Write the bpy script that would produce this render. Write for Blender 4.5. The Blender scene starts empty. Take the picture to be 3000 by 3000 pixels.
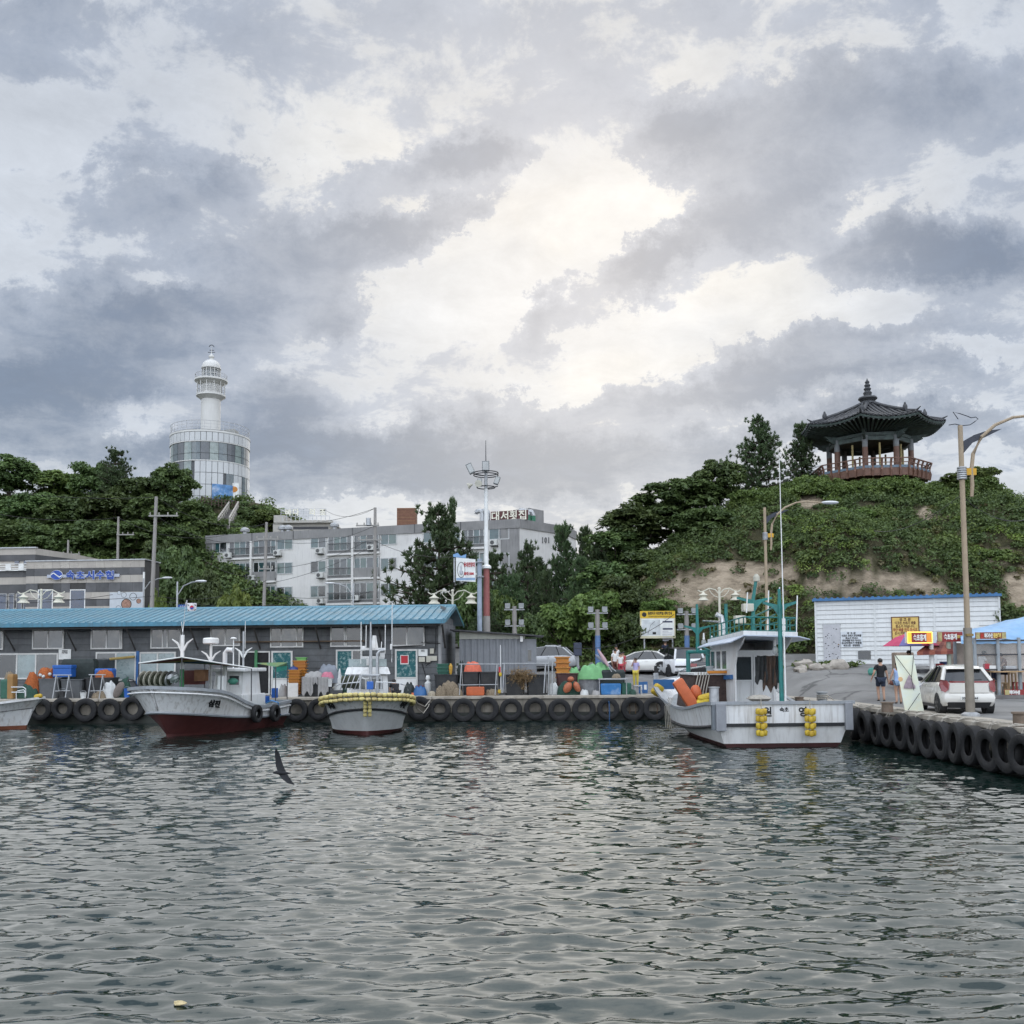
import bpy, bmesh, math, random
import numpy as np
from mathutils import Vector, Matrix
random.seed(7); rng = np.random.default_rng(7)
S = bpy.context.scene
COL = S.collection
R = math.radians
# ------------------------------------------------------------------ camera
F = 2770.0                      # focal length in pixels of the 3000 px photograph
CAMZ = 1.72; WATER = -1.22      # quay top is z = 0
PITCH = R(3.5); ROLL = R(-0.40); SHIFT = 0.0892
cam = bpy.data.cameras.new("Camera"); cam_o = bpy.data.objects.new("Camera", cam); COL.objects.link(cam_o)
cam.sensor_width = 36; cam.lens = F/3000*36; cam.shift_y = SHIFT
cam.clip_start = 0.1; cam.clip_end = 9000
CM = Matrix.Translation((0, 0, CAMZ)) @ Matrix.Rotation(math.pi/2+PITCH, 4, 'X') @ Matrix.Rotation(ROLL, 4, 'Z')
cam_o.matrix_world = CM
S.camera = cam_o
RM = CM.to_3x3()
def ray(px, py):
 return RM @ Vector(((px-1500)/F, (1500-py+SHIFT*3000)/F, -1))
def P(px, py, Y):
 """point seen at pixel (px,py) lying at depth y = Y"""
 d = ray(px, py); t = Y/d.y
 return Vector((d.x*t, Y, CAMZ+d.z*t))
def G(px, py, z=0.0):
 d = ray(px, py); t = (z-CAMZ)/d.z
 return Vector((d.x*t, d.y*t, z))
def XZ(px, py, Y):
 p = P(px, py, Y); return p.x, p.z
RMI = RM.transposed()
def proj(p):
 c = RMI @ (Vector(p)-Vector((0, 0, CAMZ)))
 return 1500+F*c.x/-c.z, 1500+SHIFT*3000-F*c.y/-c.z
# ------------------------------------------------------------------ world, sun, exposure
SUN_AZ = R(4.0); SUN_EL = R(26)
S.view_settings.view_transform = 'Standard'; S.view_settings.look = 'None'
S.view_settings.gamma = 1.0; S.view_settings.use_curve_mapping = False
S.view_settings.exposure = 0.85
sun = bpy.data.lights.new("Sun", 'SUN'); sun.energy = 0.6; sun.angle = R(75); sun.color = (1.0, 0.95, 0.87)
sun_o = bpy.data.objects.new("Sun", sun); COL.objects.link(sun_o)
sd = Vector((math.sin(SUN_AZ)*math.cos(SUN_EL), math.cos(SUN_AZ)*math.cos(SUN_EL), math.sin(SUN_EL)))
sun_o.rotation_euler = (-sd).to_track_quat('-Z', 'Y').to_euler(); sun_o.location = (0, 0, 60)
W = bpy.data.worlds.new("World"); S.world = W; W.use_nodes = True
def build_world():
 nt = W.node_tree; nt.nodes.clear(); L = nt.links.new
 def N(t, **k):
  n = nt.nodes.new(t)
  for a, b in k.items(): setattr(n, a, b)
  return n
 def math_(op, a, b=None, c=None, clamp=False):
  n = N('ShaderNodeMath', operation=op, use_clamp=clamp)
  for i, v in enumerate((a, b, c)):
   if v is None: continue
   if hasattr(v, 'is_output'): L(v, n.inputs[i])
   else: n.inputs[i].default_value = v
  return n.outputs[0]
 def mixc(f, a, b):
  n = N('ShaderNodeMix', data_type='RGBA')
  for s, v in ((0, f), (6, a), (7, b)):
   if hasattr(v, 'is_output'): L(v, n.inputs[s])
   else: n.inputs[s].default_value = v if s==0 else (*v, 1)
  return n.outputs[2]
 def smooth(x, a, b, lo=0.0, hi=1.0):
  n = N('ShaderNodeMapRange', interpolation_type='SMOOTHSTEP')
  L(x, n.inputs[0])
  for i, v in enumerate((a, b, lo, hi)): n.inputs[1+i].default_value = v
  return n.outputs[0]
 tc = N('ShaderNodeTexCoord'); dirv = tc.outputs['Generated']
 sx = N('ShaderNodeSeparateXYZ'); L(dirv, sx.inputs[0]); x, y, z = sx.outputs
 zz = math_('ADD', math_('MAXIMUM', z, 0.0), 0.16)
 dk = N('ShaderNodeCombineXYZ'); L(math_('DIVIDE', x, zz), dk.inputs[0]); L(math_('DIVIDE', y, zz), dk.inputs[1])
 def noise(v, scale, det=8, rough=.55, dist=0.0, off=(0, 0, 0), sc=(1, 1, 1)):
  m = N('ShaderNodeMapping'); L(v, m.inputs[0]); m.inputs[1].default_value = off; m.inputs[3].default_value = sc
  n = N('ShaderNodeTexNoise'); L(m.outputs[0], n.inputs['Vector'])
  n.inputs['Scale'].default_value = scale; n.inputs['Detail'].default_value = det
  n.inputs['Roughness'].default_value = rough; n.inputs['Distortion'].default_value = dist
  return n
 n1 = noise(dk.outputs[0], 1.15, 6, .55, .2, (3.1, 1.7, 0))
 n2 = noise(dk.outputs[0], 6.6, 6, .68, .3, (7.3, 2.2, 0))
 yy = math_('MAXIMUM', y, 0.05)
 uv = N('ShaderNodeCombineXYZ'); L(math_('DIVIDE', x, yy), uv.inputs[0]); L(math_('DIVIDE', z, yy), uv.inputs[1])
 nw = noise(uv.outputs[0], 8.0, 8, .70, 0.0)
 wv = N('ShaderNodeVectorMath', operation='SUBTRACT'); L(nw.outputs['Color'], wv.inputs[0]); wv.inputs[1].default_value = (.5, .5, .5)
 ws = N('ShaderNodeVectorMath', operation='SCALE'); L(wv.outputs[0], ws.inputs[0]); ws.inputs['Scale'].default_value = 0.16
 wa = N('ShaderNodeVectorMath', operation='ADD'); L(uv.outputs[0], wa.inputs[0]); L(ws.outputs[0], wa.inputs[1])
 front = smooth(y, 0.15, 0.45)
 B = [(1350, 480, 300, 75, 5, .75), (900, 720, 420, 150, 12, .75), (500, 560, 350, 140, 10, .55), (1000, 900, 150, 110, 20, .8),
         (1250, 645, 300, 60, 0, .5), (1880, 760, 210, 110, 40, .95), (2150, 640, 330, 110, 15, .7), (2350, 330, 620, 170, 12, .65),
         (2350, 500, 330, 110, 5, .55), (1950, 400, 200, 130, 20, .5), (2720, 740, 430, 120, -5, .95), (1600, 930, 170, 110, 45, .85),
         (300, 950, 520, 190, 5, .75), (150, 1150, 420, 130, 0, .8), (1300, 1340, 900, 110, -3, .95), (2500, 1250, 900, 70, 4, .7), (400, 1300, 600, 70, 0, .5), (1000, 1440, 700, 50, 0, .5), (1900, 950, 90, 25, 5, .5),
         (2400, 1000, 480, 70, 8, .62), (2250, 1120, 600, 70, 5, .75), (600, 160, 700, 130, 3, .12), (1750, 60, 600, 70, 0, .12),
         (150, 50, 260, 80, 0, .3), (2850, 330, 250, 170, 10, .3), (1150, 1080, 240, 80, 0, .55), (820, 1170, 240, 130, 10, .6), (1700, 1230, 300, 60, 0, .35),
         (1760, 560, 300, 190, 0, -.8), (1500, 790, 400, 140, 10, -.75), (1330, 900, 380, 150, 0, -.5), (1950, 960, 450, 120, 5, -.7), (1050, 1070, 330, 90, 0, -.5), (2500, 880, 260, 60, 5, -.5),
         (400, 1200, 160, 80, 20, -.6), (1200, 1130, 420, 90, 5, -.25), (130, 380, 240, 110, 0, -.5), (480, 830, 200, 50, 15, -.45),
         (2900, 1000, 200, 50, 0, -.45), (2990, 1500, 140, 130, 0, -.35), (850, 450, 240, 60, 0, -.4), (1650, 1130, 300, 40, 5, -.4)]
 acc = None
 for bx, by, rx, ry, tn, am in B:
  d = ray(bx, by)
  m = N('ShaderNodeMapping', vector_type='TEXTURE'); L(wa.outputs[0], m.inputs[0])
  m.inputs[1].default_value = (d.x/d.y, d.z/d.y, 0); m.inputs[2].default_value = (0, 0, R(tn))
  m.inputs[3].default_value = (rx/F*1.1, ry/F*1.1, 1)
  ln = N('ShaderNodeVectorMath', operation='LENGTH'); L(m.outputs[0], ln.inputs[0])
  v = smooth(ln.outputs['Value'], 1.25, .1, 0, am)
  acc = v if acc is None else math_('ADD', acc, v)
 acc = math_('MULTIPLY', acc, front)
 nws = N('ShaderNodeSeparateXYZ'); L(nw.outputs['Color'], nws.inputs[0])
 dens = math_('ADD', math_('MULTIPLY_ADD', n1.outputs[0], 1.0, -.20), math_('MULTIPLY_ADD', n2.outputs[0], 1.7, -.85))
 dens = math_('ADD', dens, math_('MULTIPLY_ADD', nws.outputs[2], .9, -.45))
 dens = math_('ADD', dens, math_('MULTIPLY', acc, 1.0))
 dt = N('ShaderNodeVectorMath', operation='DOT_PRODUCT'); L(dirv, dt.inputs[0]); dt.inputs[1].default_value = tuple(sd)
 glow = smooth(dt.outputs['Value'], .925, .998)
 thin = mixc(glow, (.52, .555, .605), (.70, .685, .645))
 warm = smooth(z, .20, .03); thin = mixc(math_('MULTIPLY', warm, .3), thin, (.80, .74, .66))
 veil = mixc(math_('MULTIPLY', smooth(n1.outputs[0], .40, .62), .75), thin, mixc(math_('MULTIPLY', glow, .5), (.45, .485, .54), (.66, .66, .645)))
 body = mixc(smooth(dens, .30, 1.25), (.345, .385, .455), (.155, .195, .265))
 body = mixc(math_('MULTIPLY', glow, .18), body, (.80, .76, .70))
 cloud = mixc(smooth(dens, .20, .46), veil, body)
 det = math_('ADD', math_('MULTIPLY_ADD', nws.outputs[1], .30, .85), math_('MULTIPLY_ADD', n2.outputs[0], .5, -.25))
 cs = N('ShaderNodeVectorMath', operation='SCALE'); L(cloud, cs.inputs[0]); L(det, cs.inputs['Scale'])
 zen = math_('MULTIPLY', smooth(z, .54, .94, 1.0, ZEN), smooth(y, .30, -.60, 1.0, BACK_FILL))   # gain added overhead and behind the viewer to brighten surfaces facing the camera
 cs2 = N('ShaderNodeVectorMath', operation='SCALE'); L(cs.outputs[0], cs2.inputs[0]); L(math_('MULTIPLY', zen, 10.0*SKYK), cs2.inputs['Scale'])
 sky = N('ShaderNodeTexSky', sky_type='NISHITA'); sky.sun_disc = False
 sky.sun_elevation = SUN_EL; sky.sun_rotation = SUN_AZ
 mx = N('ShaderNodeMix', data_type='RGBA'); mx.inputs[0].default_value = .93; L(sky.outputs[0], mx.inputs[6]); L(cs2.outputs[0], mx.inputs[7])
 bg = N('ShaderNodeBackground'); bg.inputs[1].default_value = 0.1; L(mx.outputs[2], bg.inputs[0])
 out = N('ShaderNodeOutputWorld'); L(bg.outputs[0], out.inputs[0])
ZEN = 1.5; BACK_FILL = 3.5; SKYK = .66
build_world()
S.cycles.adaptive_threshold = .02; S.cycles.max_bounces = 6; S.cycles.diffuse_bounces = 3; S.cycles.glossy_bounces = 3; S.cycles.transmission_bounces = 4
S.cycles.transparent_max_bounces = 8; S.cycles.caustics_reflective = False; S.cycles.caustics_refractive = False
W.cycles.sampling_method = 'MANUAL'; W.cycles.sample_map_resolution = 512
# ------------------------------------------------------------------ materials
MATS = {}
def mat(name, col, rough=.6, metal=0.0, var=.18, scale=3.0, bump=0.0, bscale=None, streak=0.0, dirt=None, dirt_amt=0.0, spec=.5, col2=None, emit=0.0, rnd=0.0, stretch=(1, 1, 1), alpha=None, coat=0.0):
 """procedural paint / plastic / concrete: base colour broken by noise, optional vertical streaks, dirt and fine relief"""
 if name in MATS: return MATS[name]
 m = bpy.data.materials.new(name); m.use_nodes = True; nt = m.node_tree; L = nt.links.new
 b = nt.nodes['Principled BSDF']; b.inputs['Roughness'].default_value = rough; b.inputs['Metallic'].default_value = metal
 b.inputs['Specular IOR Level'].default_value = spec
 if coat: b.inputs['Coat Weight'].default_value = coat; b.inputs['Coat Roughness'].default_value = .08
 tc = nt.nodes.new('ShaderNodeTexCoord')
 mp = nt.nodes.new('ShaderNodeMapping'); L(tc.outputs['Object'], mp.inputs[0]); mp.inputs[3].default_value = stretch
 def noise(sc, det=6, v=None, rough_=.6):
  n = nt.nodes.new('ShaderNodeTexNoise'); n.inputs['Scale'].default_value = sc; n.inputs['Detail'].default_value = det; n.inputs['Roughness'].default_value = rough_
  L(v or mp.outputs[0], n.inputs['Vector']); return n.outputs[0]
 def mix(f, a, bb, bt='MIX'):
  n = nt.nodes.new('ShaderNodeMix'); n.data_type = 'RGBA'; n.blend_type = bt
  for i, v in ((0, f), (6, a), (7, bb)):
   if hasattr(v, 'is_output'): L(v, n.inputs[i])
   else: n.inputs[i].default_value = v if i==0 else (*v, 1)
  return n.outputs[2]
 def rng_(x, a, bb, lo=0., hi=1.):
  n = nt.nodes.new('ShaderNodeMapRange'); L(x, n.inputs[0])
  for i, v in enumerate((a, bb, lo, hi)): n.inputs[1+i].default_value = v
  return n.outputs[0]
 dk = tuple(c*(1-var) for c in col); lt = tuple(min(1, c*(1+var*.6)) for c in col)
 if col2: dk = col2
 c = mix(rng_(noise(scale), .3, .7), dk, lt)
 if rnd:
  oi = nt.nodes.new('ShaderNodeObjectInfo')
  hs = nt.nodes.new('ShaderNodeHueSaturation'); L(rng_(oi.outputs['Random'], 0, 1, 1-rnd, 1+rnd), hs.inputs['Value']); L(c, hs.inputs['Color'])
  L(rng_(oi.outputs['Random'], 0, 1, .5-rnd*.06, .5+rnd*.06), hs.inputs['Hue']); c = hs.outputs[0]
 if streak:
  m2 = nt.nodes.new('ShaderNodeMapping'); L(tc.outputs['Object'], m2.inputs[0]); m2.inputs[3].default_value = (5, 5, .35)
  c = mix(rng_(noise(1.6, 5, m2.outputs[0]), .5, .75, 0, streak), c, tuple(k*.45 for k in (dirt or col)))
 if dirt and dirt_amt:
  c = mix(rng_(noise(scale*.7+.4, 8), .5, .72, 0, dirt_amt), c, dirt)
 L(c, b.inputs['Base Color'])
 L(rng_(noise(scale*2.3, 4), .3, .7, max(0.02, rough-.1), min(1, rough+.1)), b.inputs['Roughness'])
 if bump:
  bp = nt.nodes.new('ShaderNodeBump'); bp.inputs['Strength'].default_value = bump; bp.inputs['Distance'].default_value = .03
  L(noise(bscale or scale*6, 8), bp.inputs['Height']); L(bp.outputs[0], b.inputs['Normal'])
 if emit: b.inputs['Emission Color'].default_value = (*col, 1); b.inputs['Emission Strength'].default_value = emit
 if alpha is not None: b.inputs['Alpha'].default_value = alpha
 MATS[name] = m; return m
def glass_mat(name, col, rough=.06, alpha=1.0, spec=.9):
 if name in MATS: return MATS[name]
 m = mat(name, col, rough, 0, .35, 1.3, spec=spec); b = m.node_tree.nodes['Principled BSDF']; b.inputs['IOR'].default_value = 1.55
 if alpha<1: b.inputs['Alpha'].default_value = alpha
 return m
def leaf_mat(name, dark, light, trans=.3):
 if name in MATS: return MATS[name]
 m = bpy.data.materials.new(name); m.use_nodes = True; nt = m.node_tree; L = nt.links.new; nt.nodes.clear()
 at = nt.nodes.new('ShaderNodeAttribute'); at.attribute_name = 'tone'
 oi = nt.nodes.new('ShaderNodeObjectInfo')
 mx = nt.nodes.new('ShaderNodeMix'); mx.data_type = 'RGBA'; L(at.outputs['Fac'], mx.inputs[0]); mx.inputs[6].default_value = (*dark, 1); mx.inputs[7].default_value = (*light, 1)
 hs = nt.nodes.new('ShaderNodeHueSaturation'); L(mx.outputs[2], hs.inputs['Color'])
 mr = nt.nodes.new('ShaderNodeMapRange'); L(oi.outputs['Random'], mr.inputs[0]); mr.inputs[3].default_value = .75; mr.inputs[4].default_value = 1.25; L(mr.outputs[0], hs.inputs['Value'])
 mh = nt.nodes.new('ShaderNodeMapRange'); L(oi.outputs['Random'], mh.inputs[0]); mh.inputs[3].default_value = .485; mh.inputs[4].default_value = .515; L(mh.outputs[0], hs.inputs['Hue'])
 d = nt.nodes.new('ShaderNodeBsdfDiffuse'); t = nt.nodes.new('ShaderNodeBsdfTranslucent'); g = nt.nodes.new('ShaderNodeBsdfGlossy'); g.inputs['Roughness'].default_value = .45
 L(hs.outputs[0], d.inputs[0]); L(hs.outputs[0], t.inputs[0]); g.inputs[0].default_value = (.6, .65, .6, 1)
 ms = nt.nodes.new('ShaderNodeMixShader'); ms.inputs[0].default_value = trans; L(d.outputs[0], ms.inputs[1]); L(t.outputs[0], ms.inputs[2])
 ms2 = nt.nodes.new('ShaderNodeMixShader'); ms2.inputs[0].default_value = .04; L(ms.outputs[0], ms2.inputs[1]); L(g.outputs[0], ms2.inputs[2])
 o = nt.nodes.new('ShaderNodeOutputMaterial'); L(ms2.outputs[0], o.inputs[0])
 MATS[name] = m; return m
# ------------------------------------------------------------------ mesh building
ROOTM = {}          # root empty -> inverse matrix, so that parts may be written in world coordinates
class MB:
 def __init__(s): s.v = []; s.f = []
 def add(s, vs, fs):
  o = len(s.v); s.v += [tuple(v) for v in vs]; s.f += [tuple(i+o for i in f) for f in fs]; return s
 def box(s, c, d, rz=0.0, m=None):
  hx, hy, hz = d[0]/2, d[1]/2, d[2]/2
  vs = [Vector((x, y, z)) for x in (-hx, hx) for y in (-hy, hy) for z in (-hz, hz)]
  if rz: q = Matrix.Rotation(rz, 3, 'Z'); vs = [q @ v for v in vs]
  if m: vs = [m @ v for v in vs]
  c = Vector(c); vs = [v+c for v in vs]
  return s.add(vs, [(0, 1, 3, 2), (4, 6, 7, 5), (0, 4, 5, 1), (2, 3, 7, 6), (0, 2, 6, 4), (1, 5, 7, 3)])
 def bb(s, a, b):
  return s.box(((a[0]+b[0])/2, (a[1]+b[1])/2, (a[2]+b[2])/2), (abs(b[0]-a[0]), abs(b[1]-a[1]), abs(b[2]-a[2])))
 def cyl(s, a, b, r0, r1=None, n=10, cap=True):
  a, b = Vector(a), Vector(b); r1 = r0 if r1 is None else r1
  q = (b-a).to_track_quat('Z', 'Y'); vs = []
  for p, r in ((a, r0), (b, r1)):
   for i in range(n):
    t = 2*math.pi*i/n; vs.append(p+q @ Vector((math.cos(t)*r, math.sin(t)*r, 0)))
  fs = [(i, (i+1) % n, n+(i+1) % n, n+i) for i in range(n)]
  if cap: fs += [tuple(range(n-1, -1, -1)), tuple(range(n, 2*n))]
  return s.add(vs, fs)
 def tube(s, pts, r, n=6, closed=False):
  pts = [Vector(p) for p in pts]; k = len(pts); vs = []; rs = r if isinstance(r, (list, tuple)) else [r]*k
  up = Vector((.13, .21, .97))
  for i, p in enumerate(pts):
   if closed: d = pts[(i+1) % k]-pts[i-1]
   else: d = pts[min(i+1, k-1)]-pts[max(i-1, 0)]
   if d.length<1e-9: d = Vector((0, 0, 1))
   d.normalize(); u = up if abs(d.dot(up))<.95 else Vector((1, 0, 0)); e1 = d.cross(u).normalized(); e2 = d.cross(e1)
   for j in range(n):
    t = 2*math.pi*j/n; vs.append(p+(e1*math.cos(t)+e2*math.sin(t))*rs[i])
  fs = []
  for i in range(k if closed else k-1):
   a, b = i*n, ((i+1) % k)*n
   fs += [(a+j, b+j, b+(j+1) % n, a+(j+1) % n) for j in range(n)]
  if not closed: fs += [tuple(range(n)), tuple(range(k*n-1, (k-1)*n-1, -1))]
  return s.add(vs, fs)
 def ell(s, c, r, nu=10, nv=6, rz=0.0, m=None, jit=0.0, pw=1.0):
  c = Vector(c); r = (r, r, r) if not hasattr(r, '__len__') else r; vs = []
  sg = lambda x: math.copysign(abs(x)**pw, x)
  for i in range(nv+1):
   ph = math.pi*i/nv-math.pi/2
   for j in range(nu):
    t = 2*math.pi*j/nu; k = 1+(random.uniform(-jit, jit) if jit else 0)
    v = Vector((sg(math.cos(ph))*sg(math.cos(t))*r[0]*k, sg(math.cos(ph))*sg(math.sin(t))*r[1]*k, sg(math.sin(ph))*r[2]*k))
    if rz: v = Matrix.Rotation(rz, 3, 'Z') @ v
    if m: v = m @ v
    vs.append(c+v)
  return s.add(vs, [(i*nu+j, i*nu+(j+1) % nu, (i+1)*nu+(j+1) % nu, (i+1)*nu+j) for i in range(nv) for j in range(nu)])
 def lathe(s, prof, c=(0, 0, 0), n=16, m=None, arc=None, cap=True):
  c = Vector(c); vs = []; a0, a1 = arc or (0, 2*math.pi); cnt = n if arc is None else n+1
  for r, z in prof:
   for j in range(cnt):
    t = a0+(a1-a0)*j/n; v = Vector((math.cos(t)*r, math.sin(t)*r, z))
    vs.append(c+(m @ v if m else v))
  fs = []
  for i in range(len(prof)-1):
   for j in range(n if arc is None else n):
    a, b = i*cnt+j, i*cnt+(j+1) % cnt
    fs.append((a, b, b+cnt, a+cnt))
  if cap and arc is None:
   if prof[0][0]>1e-6: fs.append(tuple(range(cnt-1, -1, -1)))
   if prof[-1][0]>1e-6: fs.append(tuple(range((len(prof)-1)*cnt, len(prof)*cnt)))
  return s.add(vs, fs)
 def prism(s, poly, a, b, axis='y'):
  """poly: 2-D outline, pushed from a to b along an axis"""
  def pt(u, w, k): return {'y': (u, k, w), 'x': (k, u, w), 'z': (u, w, k)}[axis]
  n = len(poly); vs = [pt(*p, a) for p in poly]+[pt(*p, b) for p in poly]
  return s.add(vs, [tuple(range(n)), tuple(range(2*n-1, n-1, -1))]+[(i, n+i, n+(i+1) % n, (i+1) % n) for i in range(n)])
 def loft(s, rings, closed=True, cap=True):
  n = len(rings[0]); vs = [v for r in rings for v in r]; fs = []
  for i in range(len(rings)-1):
   for j in range(n if closed else n-1):
    a, b = i*n+j, i*n+(j+1) % n; fs.append((a, b, b+n, a+n))
  if cap and closed: fs += [tuple(range(n-1, -1, -1)), tuple(range((len(rings)-1)*n, len(rings)*n))]
  return s.add(vs, fs)
 def quad(s, *p): return s.add(p, [tuple(range(len(p)))])
 def xform(s, m): s.v = [tuple(m @ Vector(v)) for v in s.v]; return s
 def build(s, name, material, parent=None, smooth=False, lc=False, fix=True, bevel=0.0):
  vs = s.v
  if parent is not None and not lc:
   im = ROOTM[parent.name]; vs = [tuple(im @ Vector(v)) for v in vs]
  loc = (0, 0, 0)
  if parent is None:
   a = np.array(vs); lo = a.min(0); hi = a.max(0); loc = ((lo[0]+hi[0])/2, (lo[1]+hi[1])/2, lo[2])
   vs = [(v[0]-loc[0], v[1]-loc[1], v[2]-loc[2]) for v in vs]
  me = bpy.data.meshes.new(name); me.from_pydata(vs, [], s.f); me.update()
  if fix:
   bm = bmesh.new(); bm.from_mesh(me); bmesh.ops.remove_doubles(bm, verts=bm.verts, dist=1e-5)
   bmesh.ops.recalc_face_normals(bm, faces=bm.faces)
   if bevel: bmesh.ops.bevel(bm, geom=[e for e in bm.edges if len(e.link_faces)==2 and e.calc_face_angle(0)>.5], offset=bevel, segments=2, profile=.6, affect='EDGES', clamp_overlap=True)
   bm.to_mesh(me); bm.free()
  me.materials.append(material)
  if smooth:
   me.shade_smooth()
   try: me.set_sharp_from_angle(angle=R(38 if smooth is True else smooth))
   except Exception: pass
  o = bpy.data.objects.new(name, me); COL.objects.link(o); o.location = loc
  if parent is not None:
   o.parent = parent; ROOTM[o.name] = ROOTM[parent.name]
  else: ROOTM[o.name] = Matrix.Translation(loc).inverted()
  return o
def tag(o, label, cat, group=None, kind=None):
 if label: o['label'] = label
 if cat: o['category'] = cat
 if group: o['group'] = group
 if kind: o['kind'] = kind
 return o
def thing(name, label, cat, loc=(0, 0, 0), rz=0.0, group=None):
 o = bpy.data.objects.new(name, None); COL.objects.link(o); o.empty_display_size = .2
 o.location = loc; o.rotation_euler = (0, 0, rz); tag(o, label, cat, group)
 ROOTM[o.name] = (Matrix.Translation(loc) @ Matrix.Rotation(rz, 4, 'Z')).inverted()
 return o
def struct(o): o['kind'] = 'structure'; return o
def dup(root, loc, rz=0.0, label=None, scale=1.0):
 r = root.copy(); COL.objects.link(r); r.location = loc; r.rotation_euler = (0, 0, rz)
 r.scale = scale if hasattr(scale, '__len__') else (scale,)*3
 if label: r['label'] = label
 for ch in list(root.children):
  c = ch.copy(); COL.objects.link(c); c.parent = r
  for g in list(ch.children):
   d = g.copy(); COL.objects.link(d); d.parent = c
 ROOTM[r.name] = (Matrix.Translation(loc) @ Matrix.Rotation(rz, 4, 'Z') @ Matrix.Diagonal((*r.scale, 1))).inverted()
 return r
def text_mb(s, size, depth=.02, bold=0.0, space=1.0, line=1.0, align='CENTER'):
 """lettering as a mesh in the x-z plane, facing -y, centred on the origin"""
 cu = bpy.data.curves.new('lettering', 'FONT'); cu.body = s; cu.size = size; cu.extrude = depth/2; cu.offset = bold
 cu.align_x = align; cu.align_y = 'CENTER'; cu.space_character = space; cu.space_line = line; cu.resolution_u = 2
 o = bpy.data.objects.new('lettering', cu); COL.objects.link(o)
 bpy.context.view_layer.update()
 me = bpy.data.meshes.new_from_object(o.evaluated_get(bpy.context.evaluated_depsgraph_get()))
 mb = MB(); mb.v = [(v.co.x, v.co.z*-1, v.co.y) for v in me.vertices]; mb.f = [tuple(p.vertices) for p in me.polygons]
 bpy.data.objects.remove(o); bpy.data.curves.remove(cu); bpy.data.meshes.remove(me)
 return mb
def text_on(s, size, at, material, parent, name='lettering', rz=0.0, depth=.02, bold=0.0, wfit=None, tilt=None, **k):
 mb = text_mb(s, size, depth, bold, **k)
 a = np.array(mb.v); lo, hi = a.min(0), a.max(0)
 c = (lo+hi)/2; mb.v = [tuple(np.array(v)-c) for v in mb.v]
 if wfit:
  sx = wfit/(hi[0]-lo[0]); mb.v = [(v[0]*sx, v[1], v[2]) for v in mb.v]
 m = Matrix.Translation(at) @ Matrix.Rotation(rz, 4, 'Z')
 if tilt: m = m @ tilt
 mb.xform(m)
 return mb.build(name, material, parent, fix=False)
def np_mesh(name, V, Fq, material, smooth=True, tone=None, loc=(0, 0, 0)):
 """big meshes from arrays of quads (n,4) or triangles (n,3)"""
 me = bpy.data.meshes.new(name); V = np.ascontiguousarray(V, dtype=np.float32); Fq = np.ascontiguousarray(Fq, dtype=np.int32)
 k = Fq.shape[1]
 me.vertices.add(len(V)); me.vertices.foreach_set('co', V.ravel())
 me.loops.add(Fq.size); me.loops.foreach_set('vertex_index', Fq.ravel())
 me.polygons.add(len(Fq)); me.polygons.foreach_set('loop_start', np.arange(0, Fq.size, k, dtype=np.int32))
 try: me.polygons.foreach_set('loop_total', np.full(len(Fq), k, dtype=np.int32))
 except Exception: pass
 me.update(calc_edges=True)
 if smooth: me.shade_smooth()
 if tone is not None:
  at = me.attributes.new('tone', 'FLOAT', 'FACE'); at.data.foreach_set('value', np.ascontiguousarray(tone, dtype=np.float32))
 me.materials.append(material)
 o = bpy.data.objects.new(name, me); COL.objects.link(o); o.location = loc
 ROOTM[o.name] = Matrix.Translation(loc).inverted()
 return o
def fnoise(x, y, seed=0, oct=4, base=1.0):
 """cheap value noise for numpy arrays"""
 x = np.asarray(x, float); y = np.asarray(y, float); out = np.zeros(np.broadcast(x, y).shape); amp = 1.0; tot = 0
 for o in range(oct):
  f = base*2**o; X = x*f+seed*17.3+o*5.1; Y = y*f+seed*9.7+o*3.3
  xi = np.floor(X); yi = np.floor(Y); fx = X-xi; fy = Y-yi; fx = fx*fx*(3-2*fx); fy = fy*fy*(3-2*fy)
  h = lambda a, b: np.modf(np.abs(np.sin(a*127.1+b*311.7+seed*3.7)*43758.5453))[0]
  v = (h(xi, yi)*(1-fx)+h(xi+1, yi)*fx)*(1-fy)+(h(xi, yi+1)*(1-fx)+h(xi+1, yi+1)*fx)*fy
  out += v*amp; tot += amp; amp *= .5
 return out/tot
def sstep(x, a, b):
 t = np.clip((np.asarray(x, float)-a)/(b-a), 0, 1); return t*t*(3-2*t)
# ================================================================== SETTING
QY = 47.0; QX = 12.5            # faces of the far quay (runs along x) and of the right quay (runs along y)
def road_z(x, y):
 x = np.asarray(x, float); y = np.asarray(y, float)
 st = 48-11*sstep(x, 10, 15.5)
 a = .10*np.maximum(0, np.minimum(y, 64)-st)*sstep(x, -7, 3)
 b = 3.4*sstep(y, 66, 90)*(1-sstep(x, 4, 10))
 return np.maximum(a, b)
def RZ(x, y): return float(road_z(x, y))
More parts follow.
